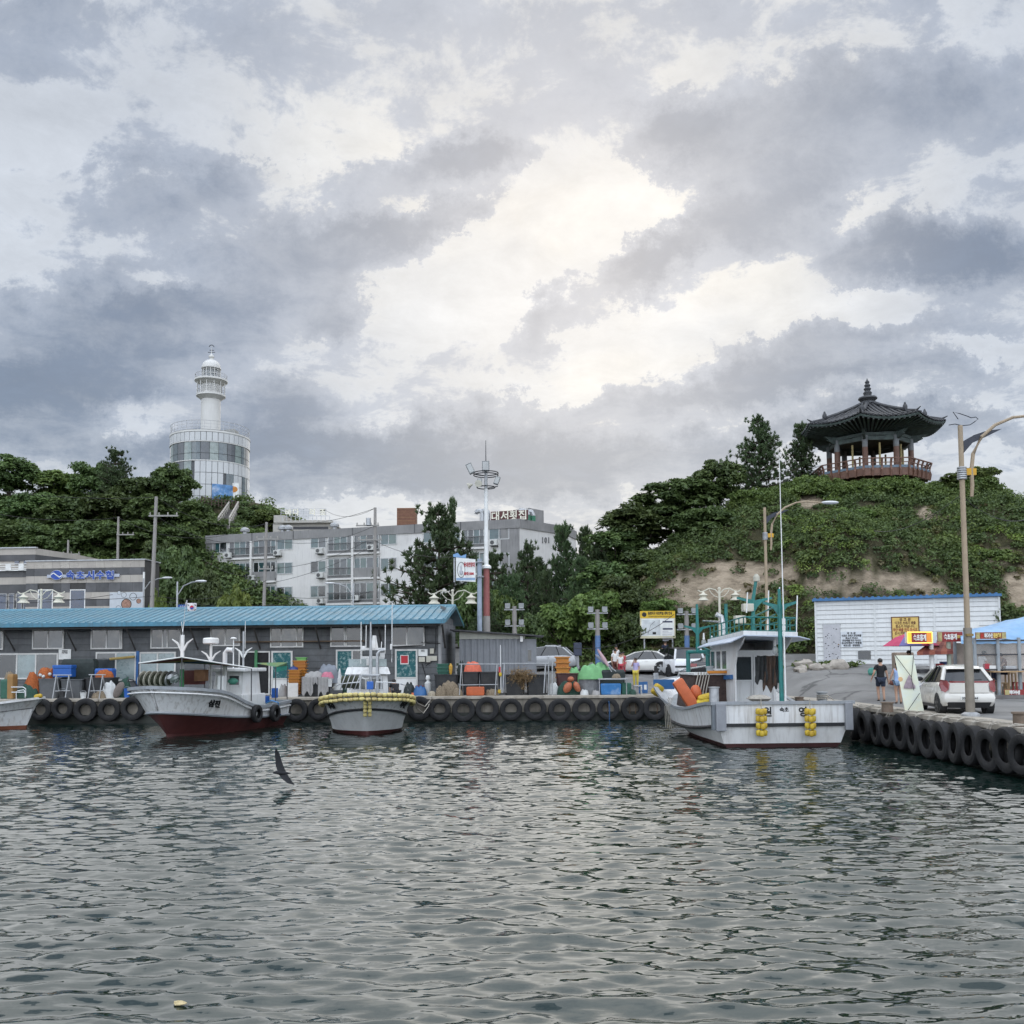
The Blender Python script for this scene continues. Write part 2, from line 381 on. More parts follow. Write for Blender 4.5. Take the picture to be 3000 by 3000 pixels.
# --- water: real wave relief near the camera, calm sheet out to the horizon
def make_water():
 rows = [5.0]
 while rows[-1]<47.4: rows.append(rows[-1]+.0034*rows[-1])
 ys = np.array(rows); xs = np.arange(-31, 14.01, .075)
 Xg, Yg = np.meshgrid(xs, ys); Z = np.zeros_like(Xg); rg = np.random.default_rng(3)
 patch = .55+.9*fnoise(Xg, Yg, 4, 3, .11)
 for i in range(54):
  lam = .21*(5.5**rg.random()**1.15); th = rg.normal(math.pi/2-.08, .32)
  k = 2*math.pi/lam; amp = .0125*lam**1.0*rg.uniform(.5, 1.2)*(1.0 if lam<.7 else .6)
  kx, ky = k*math.cos(th), k*math.sin(th)
  ph = rg.random()*6.28+1.6*fnoise(Xg, Yg, 20+i, 2, .22)*3
  th_ = kx*Xg+ky*Yg+ph; w = np.sin(th_)-.36*np.sin(2*th_)
  fade = np.clip(lam/(np.maximum(.075*abs(math.cos(th)), .0034*Yg*abs(math.sin(th)))*3.0)-.35, 0, 1)
  Z += amp*w*fade
 Z *= patch*WAVE
 edge = sstep(Xg, -31, -29)*(1-sstep(Xg, 13.2, 14))*sstep(Yg, 5, 5.6)*(1-sstep(Yg, 46.9, 47.3)); Z *= edge
 ny, nx = Xg.shape
 V = np.stack([Xg, Yg, Z+WATER], -1).reshape(-1, 3)
 idx = np.arange(ny*nx).reshape(ny, nx)
 Fq = np.stack([idx[:-1, :-1], idx[:-1, 1:], idx[1:, 1:], idx[1:, :-1]], -1).reshape(-1, 4)
 x0, x1, y0, y1, B = xs[0], xs[-1], ys[0], ys[-1], 4000
 o = len(V)
 ex = np.array([[x0, y0], [x1, y0], [x1, y1], [x0, y1], [-B, -B], [B, -B], [B, B], [-B, B]])
 V = np.vstack([V, np.c_[ex, np.full(8, WATER)]])
 Fq = np.vstack([Fq, [[o+4, o+5, o+1, o], [o+5, o+6, o+2, o+1], [o+6, o+7, o+3, o+2], [o+7, o+4, o, o+3]]])
 m = bpy.data.materials.new('harbour_water'); m.use_nodes = True; nt = m.node_tree; L = nt.links.new
 b = nt.nodes['Principled BSDF']; b.inputs['Base Color'].default_value = (.006, .016, .013, 1); b.inputs['Roughness'].default_value = .035; b.inputs['IOR'].default_value = 1.68
 b.inputs['Specular IOR Level'].default_value = .5; b.inputs['Specular Tint'].default_value = (.86, .95, 1, 1)
 tc = nt.nodes.new('ShaderNodeTexCoord'); mp = nt.nodes.new('ShaderNodeMapping'); L(tc.outputs['Object'], mp.inputs[0]); mp.inputs[3].default_value = (.9, 2.4, 1)
 n = nt.nodes.new('ShaderNodeTexNoise'); L(mp.outputs[0], n.inputs['Vector']); n.inputs['Scale'].default_value = 3.2; n.inputs['Detail'].default_value = 2; n.inputs['Roughness'].default_value = .45
 bp = nt.nodes.new('ShaderNodeBump'); bp.inputs['Strength'].default_value = .22; bp.inputs['Distance'].default_value = .05
 L(n.outputs[0], bp.inputs['Height']); L(bp.outputs[0], b.inputs['Normal'])
 w = np_mesh('water', V, Fq, m); struct(w)
WAVE = .44
make_water()
# --- quay body: concrete, with a coping course
CONC = mat('quay_concrete', (.30, .27, .225), .85, var=.35, scale=1.1, bump=.5, bscale=9, streak=.55, dirt=(.06, .055, .045), dirt_amt=.5)
COPE = mat('coping_concrete', (.40, .36, .30), .85, var=.28, scale=2.0, bump=.4, bscale=14, dirt=(.17, .14, .11), dirt_amt=.5)
q = MB(); q.bb((-70, QY+.12, -4), (QX+.12, QY+1.6, -.14)); q.bb((QX+.12, 2, -4), (QX+1.6, QY+1.6, -.14)); quay = struct(q.build('quay', CONC))
ALG = mat('wet_algae', (.022, .026, .020), .5, var=.5, scale=1.5, dirt=(.05, .045, .035), dirt_amt=.5)
MB().bb((-70, QY+.112, -3), (QX+.11, QY+.2, -.80)).build('tide_band', ALG, quay); MB().bb((QX+.112, 2, -3), (QX+.2, QY+.11, -.72)).build('tide_band', ALG, quay)
for (a, b) in [(-70+i*5.5, -70+(i+1)*5.5) for i in range(15)]:
 b = min(b, QX); m = MB(); m.bb((a+.008, QY, -.14+.002), (b-.008, QY+1.3, 0)); m.build('coping', COPE, quay, bevel=.02)
for i in range(9):
 a = QY+1.3-(i+1)*5.3; m = MB(); m.bb((QX, max(2, a)+.008, -.138), (QX+1.2, a+5.3-.008, 0)); m.build('coping', COPE, quay, bevel=.02)
# --- ground: asphalt sheet that rises to the right and behind
def asphalt_mat():
 m = mat('asphalt', (.215, .21, .20), .9, var=.3, scale=.35, bump=.35, bscale=40, dirt=(.12, .115, .11), dirt_amt=.55); nt = m.node_tree; L = nt.links.new; b = nt.nodes['Principled BSDF']; src = b.inputs['Base Color'].links[0].from_socket
 tc = nt.nodes.new('ShaderNodeTexCoord'); mp = nt.nodes.new('ShaderNodeMapping'); L(tc.outputs['Object'], mp.inputs[0]); mp.inputs[2].default_value = (0, 0, .5)
 vo = nt.nodes.new('ShaderNodeTexVoronoi'); vo.feature = 'DISTANCE_TO_EDGE'; vo.inputs['Scale'].default_value = .16; no = nt.nodes.new('ShaderNodeTexNoise'); no.inputs['Scale'].default_value = .9; no.inputs['Detail'].default_value = 6; L(mp.outputs[0], no.inputs[0])
 ad = nt.nodes.new('ShaderNodeVectorMath'); L(mp.outputs[0], ad.inputs[0]); L(no.outputs['Color'], ad.inputs[1]); L(ad.outputs[0], vo.inputs['Vector'])
 ck = nt.nodes.new('ShaderNodeMapRange'); L(vo.outputs[0], ck.inputs[0]); ck.inputs[1].default_value = .012; ck.inputs[2].default_value = .003; ck.inputs[4].default_value = .65
 v2 = nt.nodes.new('ShaderNodeTexVoronoi'); v2.inputs['Scale'].default_value = .22; L(ad.outputs[0], v2.inputs['Vector']); r2 = nt.nodes.new('ShaderNodeMapRange'); L(v2.outputs['Color'], r2.inputs[0]); r2.inputs[1].default_value = .55; r2.inputs[2].default_value = .9; r2.inputs[4].default_value = .45
 c = src
 for f, col in ((r2.outputs[0], (.12, .12, .12)), (ck.outputs[0], (.05, .05, .048))):
  x = nt.nodes.new('ShaderNodeMix'); x.data_type = 'RGBA'; L(f, x.inputs[0]); L(c, x.inputs[6]); x.inputs[7].default_value = (*col, 1); c = x.outputs[2]
 L(c, b.inputs['Base Color']); return m
def grid(name, x0, x1, y0, y1, step, zf, material, mask=None, attr=None):
 xs = np.arange(x0, x1+1e-6, step); ys = np.arange(y0, y1+1e-6, step); Xg, Yg = np.meshgrid(xs, ys); Z = zf(Xg, Yg)
 V = np.stack([Xg, Yg, Z], -1).reshape(-1, 3); ny, nx = Xg.shape; idx = np.arange(ny*nx).reshape(ny, nx)
 Fq = np.stack([idx[:-1, :-1], idx[:-1, 1:], idx[1:, 1:], idx[1:, :-1]], -1).reshape(-1, 4)
 if mask is not None:
  c = V[Fq].mean(1); Fq = Fq[mask(c[:, 0], c[:, 1])]
 o = np_mesh(name, V, Fq, material)
 if attr is not None:
  at = o.data.attributes.new('rock', 'FLOAT', 'POINT'); at.data.foreach_set('value', np.ascontiguousarray(attr(V[:, 0], V[:, 1], V[:, 2]), dtype=np.float32))
 return o
ground = grid('ground', -71.0, 140.0, 2.0, 200.0, 1.0, lambda x, y: road_z(x, y)-.004-.3*((x<QX+.6) & (y<QY+.6)), asphalt_mat(),
              mask=lambda x, y: (y>QY+1) | (x>QX+.9))
struct(ground)
# --- hills
def hill_r(x, y):
 """hill under the pavilion"""
 x = np.asarray(x, float); y = np.asarray(y, float)
 dx = np.where(x<23, (23-x)/24.5, np.where(x>36.5, (x-36.5)/14.0, 0)); dy = np.where(y<75, (75-y)/18.5, np.where(y>92, (y-92)/20, 0))
 d = np.sqrt(np.maximum(dx, 0)**2+np.maximum(dy, 0)**2)
 t = np.clip(1-d, -.25, 1)
 h = 14.5*np.where(t>0, .30*t+.70*(1-(1-np.clip(t, 0, 1))**1.7), t*.6)
 b1 = 3.6*np.exp(-(((x-22.5)/5.0)**2+((y-61.5)/3.6)**2))       # rock shoulder behind the white hut
 b2 = 1.6*np.exp(-(((x-12.0)/4.5)**2+((y-66)/4.0)**2))
 n = (fnoise(x, y, 1, 4, .16)-.5)*2.6*np.clip(d*2.2, 0.08, 1)+(fnoise(x, y, 2, 4, .6)-.5)*1.3*np.clip(d*3, .1, 1)
 return h+(b1+b2)*np.clip(d*3, 0, 1)+n+.55
def hill_l(x, y):
 """hill under the lighthouse"""
 x = np.asarray(x, float); y = np.asarray(y, float)
 s = sstep(y, 86, 128)
 fall = 1-sstep(x, -38, -13)
 h = 3+(17.5*(s**.8)+4.6*sstep(y, 126, 137))*(.12+.88*fall)
 n = (fnoise(x, y, 8, 4, .08)-.5)*4.0*s*(1-np.exp(-(((x+44)/9)**2+((y-140)/9)**2)))
 return h+n
def HR(x, y): return float(hill_r(x, y))
def HL(x, y): return float(hill_l(x, y))
ROCKPOLY = [[(1890, 1755), (1960, 1700), (2060, 1655), (2200, 1640), (2330, 1655), (2350, 1690), (2300, 1740), (2180, 1765), (2050, 1770), (1950, 1790)],
   [(2350, 1700), (2450, 1668), (2560, 1668), (2680, 1690), (2790, 1735), (2800, 1765), (2700, 1750), (2600, 1725), (2480, 1745), (2380, 1760)],
   [(2930, 1700), (3010, 1660), (3100, 1650), (3100, 1800), (2960, 1770)], [(2330, 1450), (2400, 1440), (2410, 1480), (2340, 1490)], [(2700, 1490), (2750, 1490), (2745, 1530), (2700, 1530)],
   [(2880, 1620), (2950, 1600), (2960, 1650), (2900, 1660)]]
def in_poly(px, py, poly):
 px = np.asarray(px); py = np.asarray(py); c = np.zeros(px.shape, bool); n = len(poly)
 for i in range(n):
  x0, y0 = poly[i]; x1, y1 = poly[(i+1) % n]
  cond = ((y0>py) != (y1>py)); xx = (x1-x0)*(py-y0)/((y1-y0) if y1 != y0 else 1e-9)+x0
  c ^= cond & (px<xx)
 return c
_RMI = np.array(RMI)
def proj_np(x, y, z):
 c = _RMI @ np.stack([x, y, z-CAMZ]); return 1500+F*c[0]/-c[2], 1500+SHIFT*3000-F*c[1]/-c[2]
def rock_mask(x, y, z):
 """bare rock faces of the hill (their outlines were read off the photograph once; the mask lives on the hill's own vertices)"""
 px, py = proj_np(x, y, z); px = px+(fnoise(x, z+y, 5, 3, .8)-.5)*40; py = py+(fnoise(x, z+y, 6, 3, .8)-.5)*30
 m = np.zeros(len(x), bool)
 for p in ROCKPOLY: m |= in_poly(px, py, p)
 return m.astype(float)
def soil_mat():
 m = bpy.data.materials.new('hill_soil'); m.use_nodes = True; nt = m.node_tree; L = nt.links.new; b = nt.nodes['Principled BSDF']; b.inputs['Roughness'].default_value = .95
 b.inputs['Specular IOR Level'].default_value = .15
 tc = nt.nodes.new('ShaderNodeTexCoord')
 def no(sc, st=(1, 1, 1), det=8):
  mp = nt.nodes.new('ShaderNodeMapping'); L(tc.outputs['Object'], mp.inputs[0]); mp.inputs[3].default_value = st; mp.inputs[2].default_value = (.2, .35, 0)
  n = nt.nodes.new('ShaderNodeTexNoise'); n.inputs['Scale'].default_value = sc; n.inputs['Detail'].default_value = det; n.inputs['Roughness'].default_value = .65; L(mp.outputs[0], n.inputs[0]); return n.outputs[0]
 def ramp(x, stops):
  r = nt.nodes.new('ShaderNodeValToRGB'); L(x, r.inputs[0]); e = r.color_ramp.elements
  while len(e)<len(stops): e.new(.5)
  for i, (p_, c) in enumerate(stops): e[i].position = p_; e[i].color = (*c, 1)
  return r.outputs[0]
 rock = ramp(no(1.3, (.8, .8, 1.8)), [(.28, (.17, .135, .10)), (.45, (.29, .235, .17)), (.60, (.41, .335, .25)), (.75, (.36, .28, .20))])
 soil = ramp(no(1.6), [(.3, (.035, .035, .02)), (.55, (.07, .065, .035)), (.75, (.13, .105, .07))])
 at = nt.nodes.new('ShaderNodeAttribute'); at.attribute_name = 'rock'
 mx = nt.nodes.new('ShaderNodeMix'); mx.data_type = 'RGBA'; L(at.outputs['Fac'], mx.inputs[0]); L(soil, mx.inputs[6]); L(rock, mx.inputs[7]); L(mx.outputs[2], b.inputs['Base Color'])
 bp = nt.nodes.new('ShaderNodeBump'); bp.inputs['Strength'].default_value = 1.0; bp.inputs['Distance'].default_value = .6; L(no(1.0, (.8, .8, 1.7), 12), bp.inputs['Height']); L(bp.outputs[0], b.inputs['Normal'])
 return m
SOIL = soil_mat()
struct(grid('hill', -9, 75, 52, 118, .5, hill_r, SOIL, mask=lambda x, y: hill_r(x, y)>road_z(x, y)-1.2, attr=rock_mask))
struct(grid('hill', -120, 6, 84, 180, 1.0, hill_l, SOIL, attr=lambda x, y, z: (fnoise(x, y, 12, 4, .25)>.62)*.55*(1-sstep(y, 95, 112))))
# ================================================================== VEGETATION
LEAF_D = leaf_mat('leaf_dark', (.042, .07, .024), (.155, .215, .07))
LEAF_M = leaf_mat('leaf_mid', (.06, .10, .026), (.20, .265, .072))
LEAF_Y = leaf_mat('leaf_bright', (.10, .155, .03), (.30, .37, .09))
NEEDLE = leaf_mat('pine_needle', (.04, .07, .03), (.12, .17, .075), .3)
DRYG = leaf_mat('dry_grass', (.12, .10, .05), (.24, .22, .10))
GRS = leaf_mat('grass_blade', (.06, .085, .025), (.22, .24, .08))
BARK = mat('bark', (.07, .055, .04), .9, var=.4, scale=4, bump=.6, stretch=(1, 1, .25))
def cards(C, Nrm, size, asp=1.0, rg=rng):
 """leaf-shaped quads at C with normals Nrm"""
 n = len(C); Nn = Nrm/(np.linalg.norm(Nrm, axis=1, keepdims=True)+1e-9)
 a = rg.normal(size=(n, 3)); t = np.cross(Nn, a); t /= np.linalg.norm(t, axis=1, keepdims=True)+1e-9; b = np.cross(Nn, t)
 s = np.asarray(size).reshape(-1, 1)*np.ones((n, 1)); w = s*.55*asp
 V = np.stack([C-t*s*.8-b*w, C+t*s*1.1, C-t*s*.3+b*w*1.1], 1).reshape(-1, 3)
 return V, np.arange(3*n).reshape(n, 3)
def clump_cards(cen, rad, per, leaf, seed, flat=.6, up=.5):
 """cards over the upper and outer shell of ellipsoid clumps; tone varies by clump"""
 rg = np.random.default_rng(seed); k = len(cen)
 d = rg.normal(size=(k, per, 3)); d /= np.linalg.norm(d, axis=2, keepdims=True); d[..., 2] = np.where(d[..., 2]<-.35, -d[..., 2], d[..., 2])
 r = rad.reshape(k, 1, 1)*(.55+.5*rg.random((k, per, 1)))
 C = cen.reshape(k, 1, 3)+d*r*np.array([1, 1, flat])
 Nn = d*.8+rg.normal(size=(k, per, 3))*.55+np.array([0, 0, up])
 tn = np.clip(rg.random((k, 1))*.55+rg.random((k, per))*.45, 0, 1)
 V, Fq = cards(C.reshape(-1, 3), Nn.reshape(-1, 3), leaf*rg.uniform(.6, 1.3, k*per), rg=rg)
 return V, Fq, tn.ravel()
def mesh_only(name, V, Fq, material, tone):
 o = np_mesh(name, V, Fq, material, smooth=False, tone=tone); me = o.data; bpy.data.objects.remove(o); return me
def crown_broad(seed, R_=1.0, n=42, per=95, leaf=.085, layered=False):
 """crown of unit radius, base at z = 0, top near z = 1.7"""
 rg = np.random.default_rng(seed); c = []
 while len(c)<n:
  p = rg.uniform(-1, 1, 3); rr = np.linalg.norm(p)
  if .25<rr<.92: c.append((p[0]*.95, p[1]*.95, .82+p[2]*.78))
 c = np.array(c); rad = rg.uniform(.2, .4, n)
 V, Fq, tn = clump_cards(c, rad, per, leaf, seed+1, .62 if layered else .8, .8 if layered else .5)
 return V, Fq, tn, c
def limbs(c, seed, h0=-.75, r=.07, k=9):
 rg = np.random.default_rng(seed); m = MB(); m.tube([(0, 0, h0), (.02, .01, h0*.4), (-.02, .03, .25), (.03, 0, .7)], [r*1.25, r, r*.75, r*.35], 7)
 for i in rg.choice(len(c), k, replace=False):
  z0 = rg.uniform(-.15, .4); e = c[i]
  m.tube([(0, 0, z0), (e[0]*.5, e[1]*.5, z0+(e[2]-z0)*.4), tuple(e)], [r*.5, r*.3, r*.1], 5)
 return m
def pine_parts(seed, spread=.42, layers=15):
 """pine of unit height: trunk plus whorled branches carrying upright needle tufts"""
 rg = np.random.default_rng(seed); tr = MB(); tr.tube([(0, 0, -.06), (.006, 0, .3), (0, .006, .65), (0, 0, .98)], [.022, .017, .010, .003], 7)
 Cs, Ns, Ss, T = [], [], [], []
 for l in range(layers):
  z = .10+.86*l/(layers-1); rr = 1.25*spread*(1-(z-.12)/.93)**.62*rg.uniform(.6, 1.2)+.02; nb = 11 if l<layers-4 else 6
  for b in range(nb):
   a = rg.uniform(0, 6.28); L_ = rr*rg.uniform(.65, 1.15); ez = z+L_*rg.uniform(.02, .30)
   e = np.array([math.cos(a)*L_, math.sin(a)*L_, ez]); s0 = np.array([0, 0, z])
   if L_>.06: tr.tube([tuple(s0), tuple(s0*.5+e*.5-[0, 0, .012]), tuple(e)], [.008, .005, .002], 4)
   tone = rg.random()
   for q in range(7):
    f = .25+.75*q/6; p = s0+(e-s0)*f+rg.normal(size=3)*.03*np.array([1, 1, .6])
    axis = np.array([math.cos(a)*.45, math.sin(a)*.45, 1.0])+rg.normal(size=3)*.25
    for w in range(24):
     d = axis/np.linalg.norm(axis)*.9+rg.normal(size=3)*.55; d /= np.linalg.norm(d)
     Cs.append(p); Ns.append(d); Ss.append(rg.uniform(.024, .044)); T.append(np.clip(tone*.6+rg.random()*.4, 0, 1))
 C = np.array(Cs); D = np.array(Ns); s = np.array(Ss)[:, None]; a = rg.normal(size=C.shape); t = np.cross(D, a); t /= np.linalg.norm(t, axis=1, keepdims=True)
 V = np.stack([C-t*s*.14, C+t*s*.14, C+D*s+t*s*.05, C+D*s-t*s*.05], 1).reshape(-1, 3)
 return V, np.arange(len(V)).reshape(-1, 4), np.array(T), tr
def mb_mesh(m, name, material):
 o = m.build(name, material, None, smooth=True); o_l = Vector(o.location); me = o.data; me.transform(Matrix.Translation(o_l)); bpy.data.objects.remove(o); return me
PROTO = {}
def proto():
 for k, (sd_, lay, mt, n, per, leaf) in {'broad': (11, False, LEAF_D, 46, 190, .075), 'wide': (23, True, LEAF_D, 56, 200, .068), 'fresh': (31, False, LEAF_Y, 30, 170, .085), 'mid': (47, False, LEAF_M, 44, 190, .076)}.items():
  V, Fq, tn, c = crown_broad(sd_, 1, n, per, leaf, lay)
  PROTO[k] = (mesh_only('crown', V, Fq, mt, tn), mb_mesh(limbs(c, sd_), 'trunk', BARK))
 for k, (sd_, sp) in {'pine': (5, .40), 'pine2': (9, .33)}.items():
  V, Fq, tn, tr = pine_parts(sd_, sp); PROTO[k] = (mesh_only('crown', V, Fq, NEEDLE, tn), mb_mesh(tr, 'trunk', BARK))
proto()
def tree(kind, name, label, cat, base, r, h, group=None, rz=None):
 """broad kinds: r = crown radius, h = crown height above base incl. short stem; pines: h = height, r = half width"""
 cm, tm = PROTO[kind]; t = thing(name, label, cat, base, 0, group)
 a = random.uniform(0, 6.28) if rz is None else rz
 for nm, me in (('trunk', tm), ('crown', cm)):
  o = bpy.data.objects.new(nm, me); COL.objects.link(o); o.parent = t; o.rotation_euler = (0, 0, a)
  if kind.startswith('pine'): o.scale = (r/.40, r/.40, h)
  else:
   sz = max(h/2.4, .72*r); o.scale = (r, r, sz); o.location = (0, 0, h-1.68*sz)
 return t
def tree_px(kind, name, label, cat, px, pytop, Y, r_px, gz, group=None):
 p = P(px, pytop, Y); b = gz(p.x, Y) if callable(gz) else gz
 return tree(kind, name, label, cat, (p.x, Y, b-.15), r_px*Y/F, p.z-b+.15, group)
def hill_cover(name, label, cat, zf, xr, yr, n, rad, per, leaf, material, seed, keep=None, grp=None):
 rg = np.random.default_rng(seed); x = rg.uniform(*xr, n); y = rg.uniform(*yr, n); z = zf(x, y); ok = z>road_z(x, y)+.05
 if keep is not None: ok &= keep(x, y, z, rg)
 x, y, z = x[ok], y[ok], z[ok]; k = len(x); rr = rg.uniform(*rad, k)
 V, Fq, tn = clump_cards(np.stack([x, y, z+rr*.15], 1), rr, per, leaf, seed+5, .75, .5)
 o = np_mesh(name, V, Fq, material, smooth=False, tone=tn); tag(o, label, cat, kind='stuff'); return o
def not_rock(p_keep):
 return lambda x, y, z, rg: (rock_mask(x, y, z)<.5) | (rg.random(len(x))<p_keep)
vis = lambda x, y: (y<82)
fr = lambda nr: (lambda x, y, z, rg: nr(x, y, z, rg) & (y<84))
hill_cover('ground_cover', 'dark green undergrowth covering the pavilion hill', 'undergrowth', hill_r, (-4, 58), (54, 84), 5200, (.35, .85), 115, .105, LEAF_D, 61, fr(not_rock(.07)))
hill_cover('ground_cover', 'mid green bushy growth scattered over the pavilion hill', 'bushes', hill_r, (-4, 58), (54, 84), 1900, (.45, 1.15), 150, .10, LEAF_M, 62, lambda x, y, z, rg: not_rock(.10)(x, y, z, rg) & (fnoise(x, y, 31, 3, .22)>.47))
hill_cover('ground_cover', 'bright yellow-green brambles and tufts on the pavilion hill', 'brambles', hill_r, (0, 56), (54, 80), 1700, (.3, .75), 110, .09, LEAF_Y, 63, lambda x, y, z, rg: not_rock(.12)(x, y, z, rg) & (fnoise(x, y, 33, 3, .2)>.55))
hill_cover('ground_cover', 'long pale grass on the open slope of the pavilion hill', 'grass', hill_r, (6, 56), (55, 80), 1500, (.2, .5), 95, .09, GRS, 67, lambda x, y, z, rg: not_rock(.08)(x, y, z, rg) & (fnoise(x, y, 35, 3, .15)>.5))
hill_cover('ground_cover', 'dry grass tufts round the bare rock of the pavilion hill', 'dry grass', hill_r, (8, 40), (55, 70), 330, (.15, .4), 40, .13, DRYG, 64)
hill_cover('ground_cover', 'dark undergrowth on the hill below the lighthouse', 'undergrowth', hill_l, (-95, 2), (88, 136), 2600, (.7, 1.7), 80, .26, LEAF_D, 65, lambda x, y, z, rg: (fnoise(x, y, 12, 4, .25)<.62) | (y>104))
hill_cover('ground_cover', 'lighter green bushes on the hill below the lighthouse', 'bushes', hill_l, (-95, 2), (90, 138), 900, (.7, 1.6), 85, .24, LEAF_M, 66)
def hedge():
 rg = np.random.default_rng(71); c = []
 for i in range(520):
  px = rg.uniform(2130, 2930); p = P(px, 1400, 74.0); x = p.x; y = 73.2+rg.uniform(-.9, 1.2)
  z = hill_r(x, y)+rg.uniform(.1, 1.0)+.25*math.sin(px/37); c.append((x, y, z))
 c = np.array(c); V, Fq, tn = clump_cards(c, rg.uniform(.3, .55, len(c)), 120, .10, 72, .8, .4)
 tag(np_mesh('hedge', V, Fq, LEAF_M, smooth=False, tone=tn), 'thick green hedge along the brow below the pavilion', 'hedge')
hedge()
for i, (px, py, Y, rp, k, lb) in enumerate([
 (1800, 1545, 73, 95, 'wide', 'spreading dark tree lowest on the left shoulder of the pavilion hill'),
 (1875, 1470, 74, 120, 'wide', 'wide flat-topped dark tree on the left shoulder of the pavilion hill'),
 (1990, 1395, 75, 130, 'wide', 'large spreading dark tree just left of the hedge on the hill'),
 (2100, 1345, 76, 90, 'broad', 'rounded tree left of the two pines beside the pavilion'),
 (2060, 1480, 71, 110, 'wide', 'dark spreading tree in front of the trees on the hill shoulder'),
 (1930, 1600, 69, 110, 'broad', 'dark bushy tree above the bare rock at its left end'), (1770, 1640, 69, 100, 'broad', 'low broad tree at the left foot of the hill shoulder')]):
 tree_px(k, 'broadleaf_tree', lb, 'tree', px, py, Y, rp, hill_r, 'trees on the left shoulder of the pavilion hill')
for px, py, Y, rp, k, lb in [(2222, 1225, 78, 82, 'pine', 'taller of the two pines left of the pavilion'), (2345, 1245, 79, 62, 'pine2', 'shorter pine standing closest to the pavilion')]:
 tree_px(k, 'pine_tree', lb, 'tree', px, py, Y, rp, hill_r, 'pines beside the pavilion')
for px, py, Y, rp, k, lb in [(2865, 1362, 73.5, 62, 'mid', 'tall round bush on the brow behind the tall street lamp'), (2790, 1385, 73.5, 50, 'mid', 'bush on the brow right of the pavilion railing'), (2600, 1560, 66, 75, 'mid', 'large green bush in the middle of the hill slope'),
                             (2480, 1480, 69, 80, 'mid', 'green bush high on the slope under the pavilion'), (2420, 1560, 67, 80, 'broad', 'dark bush on the slope behind the curved street lamp'), (2700, 1640, 64, 70, 'broad', 'dark bush in the hollow right of the rock shoulder'),
                             (1930, 1750, 62.5, 62, 'mid', 'domed green bush just above the yellow notice board'), (2900, 1600, 65, 70, 'mid', 'green bush at the right end of the hill slope'), (2970, 1480, 71, 60, 'mid', 'bush on the right-hand skyline of the hill')]:
 tree_px(k, 'bush', lb, 'bush', px, py, Y, rp, hill_r, 'bushes of the pavilion hill')
for px, py, Y, rp, k, gz, lb in [(1285, 1490, 84, 135, 'pine', 2.2, 'big dark pine in front of the apartment block'), (1325, 1468, 118, 42, 'pine2', 6.0, 'distant pine rising above the apartment roof'),
                                 (1545, 1600, 76, 78, 'pine', .8, 'pine in front of the numbered gable, nearest the light mast'), (1650, 1545, 78, 85, 'pine2', 1.2, 'tallest pine in front of the numbered gable'),
                                 (1450, 1625, 78, 85, 'pine', 1.2, 'low pine behind the red-based light mast'), (1715, 1552, 80, 65, 'pine2', 2.5, 'slender pine between the gable and the hill'), (1755, 1600, 72, 85, 'pine', 1.5, 'full pine closing the gap left of the hill'), (1600, 1680, 70, 60, 'pine2', .8, 'small pine low at the foot of the hill')]:
 tree_px(k, 'pine_tree', lb, 'tree', px, py, Y, rp, gz, 'pines between the apartments and the hill')
for px, py, Y, rp, k, gz, lb in [(1500, 1690, 68, 75, 'pine', .3, 'pine right of the light mast, over the container'), (1700, 1640, 68, 75, 'pine2', .8, 'pine leaning on the foot of the hill'), (1420, 1740, 64, 70, 'pine2', .1, 'low pine close behind the container hut'), (1575, 1640, 84, 80, 'pine', 1.8, 'pine close under the numbered gable wall')]:
 tree_px(k, 'pine_tree', lb, 'tree', px, py, Y, rp, gz, 'pines between the apartments and the hill')
for px, py, Y, rp, k, lb in [(1640, 1760, 64, 80, 'mid', 'leafy bush right of the container hut'), (1740, 1720, 63, 85, 'mid', 'leafy bush above the group of people'), (1820, 1680, 64, 80, 'broad', 'dark leafy bush left of the yellow notice board'), (1560, 1790, 63, 55, 'broad', 'dark bush directly behind the container roof end'), (1850, 1790, 62, 60, 'broad', 'dark bush behind the white sedan'), (2120, 1800, 61, 60, 'mid', 'bush behind the boat masts'), (2250, 1790, 60, 70, 'mid', 'bush left of the white hut')]:
 tree_px(k, 'bush', lb, 'bush', px, py, Y, rp, lambda x, y: max(RZ(x, y), HR(x, y))-.4, 'bushes at the foot of the hill')
for px, py, Y, rp, k, gz, lb in [(530, 1590, 84, 70, 'broad', 2.2, 'dark tree between the striped building and the apartments'), (610, 1660, 82, 50, 'broad', 2.0, 'low dark tree left of the bright young tree'), (685, 1705, 72, 44, 'fresh', .3, 'bright green young tree in front of the apartments'),
                                 (885, 1765, 68, 30, 'fresh', .1, 'small bright green tree top over the blue roof'), (462, 1720, 74, 30, 'fresh', .3, 'light green shrub beside the concrete utility pole'), (1380, 1700, 66, 70, 'broad', .1, 'dark tree behind the grey container'), (1470, 1720, 68, 60, 'mid', .2, 'green tree behind the light mast foot')]:
 tree_px(k, 'broadleaf_tree', lb, 'tree', px, py, Y, rp, gz, 'trees along the street')
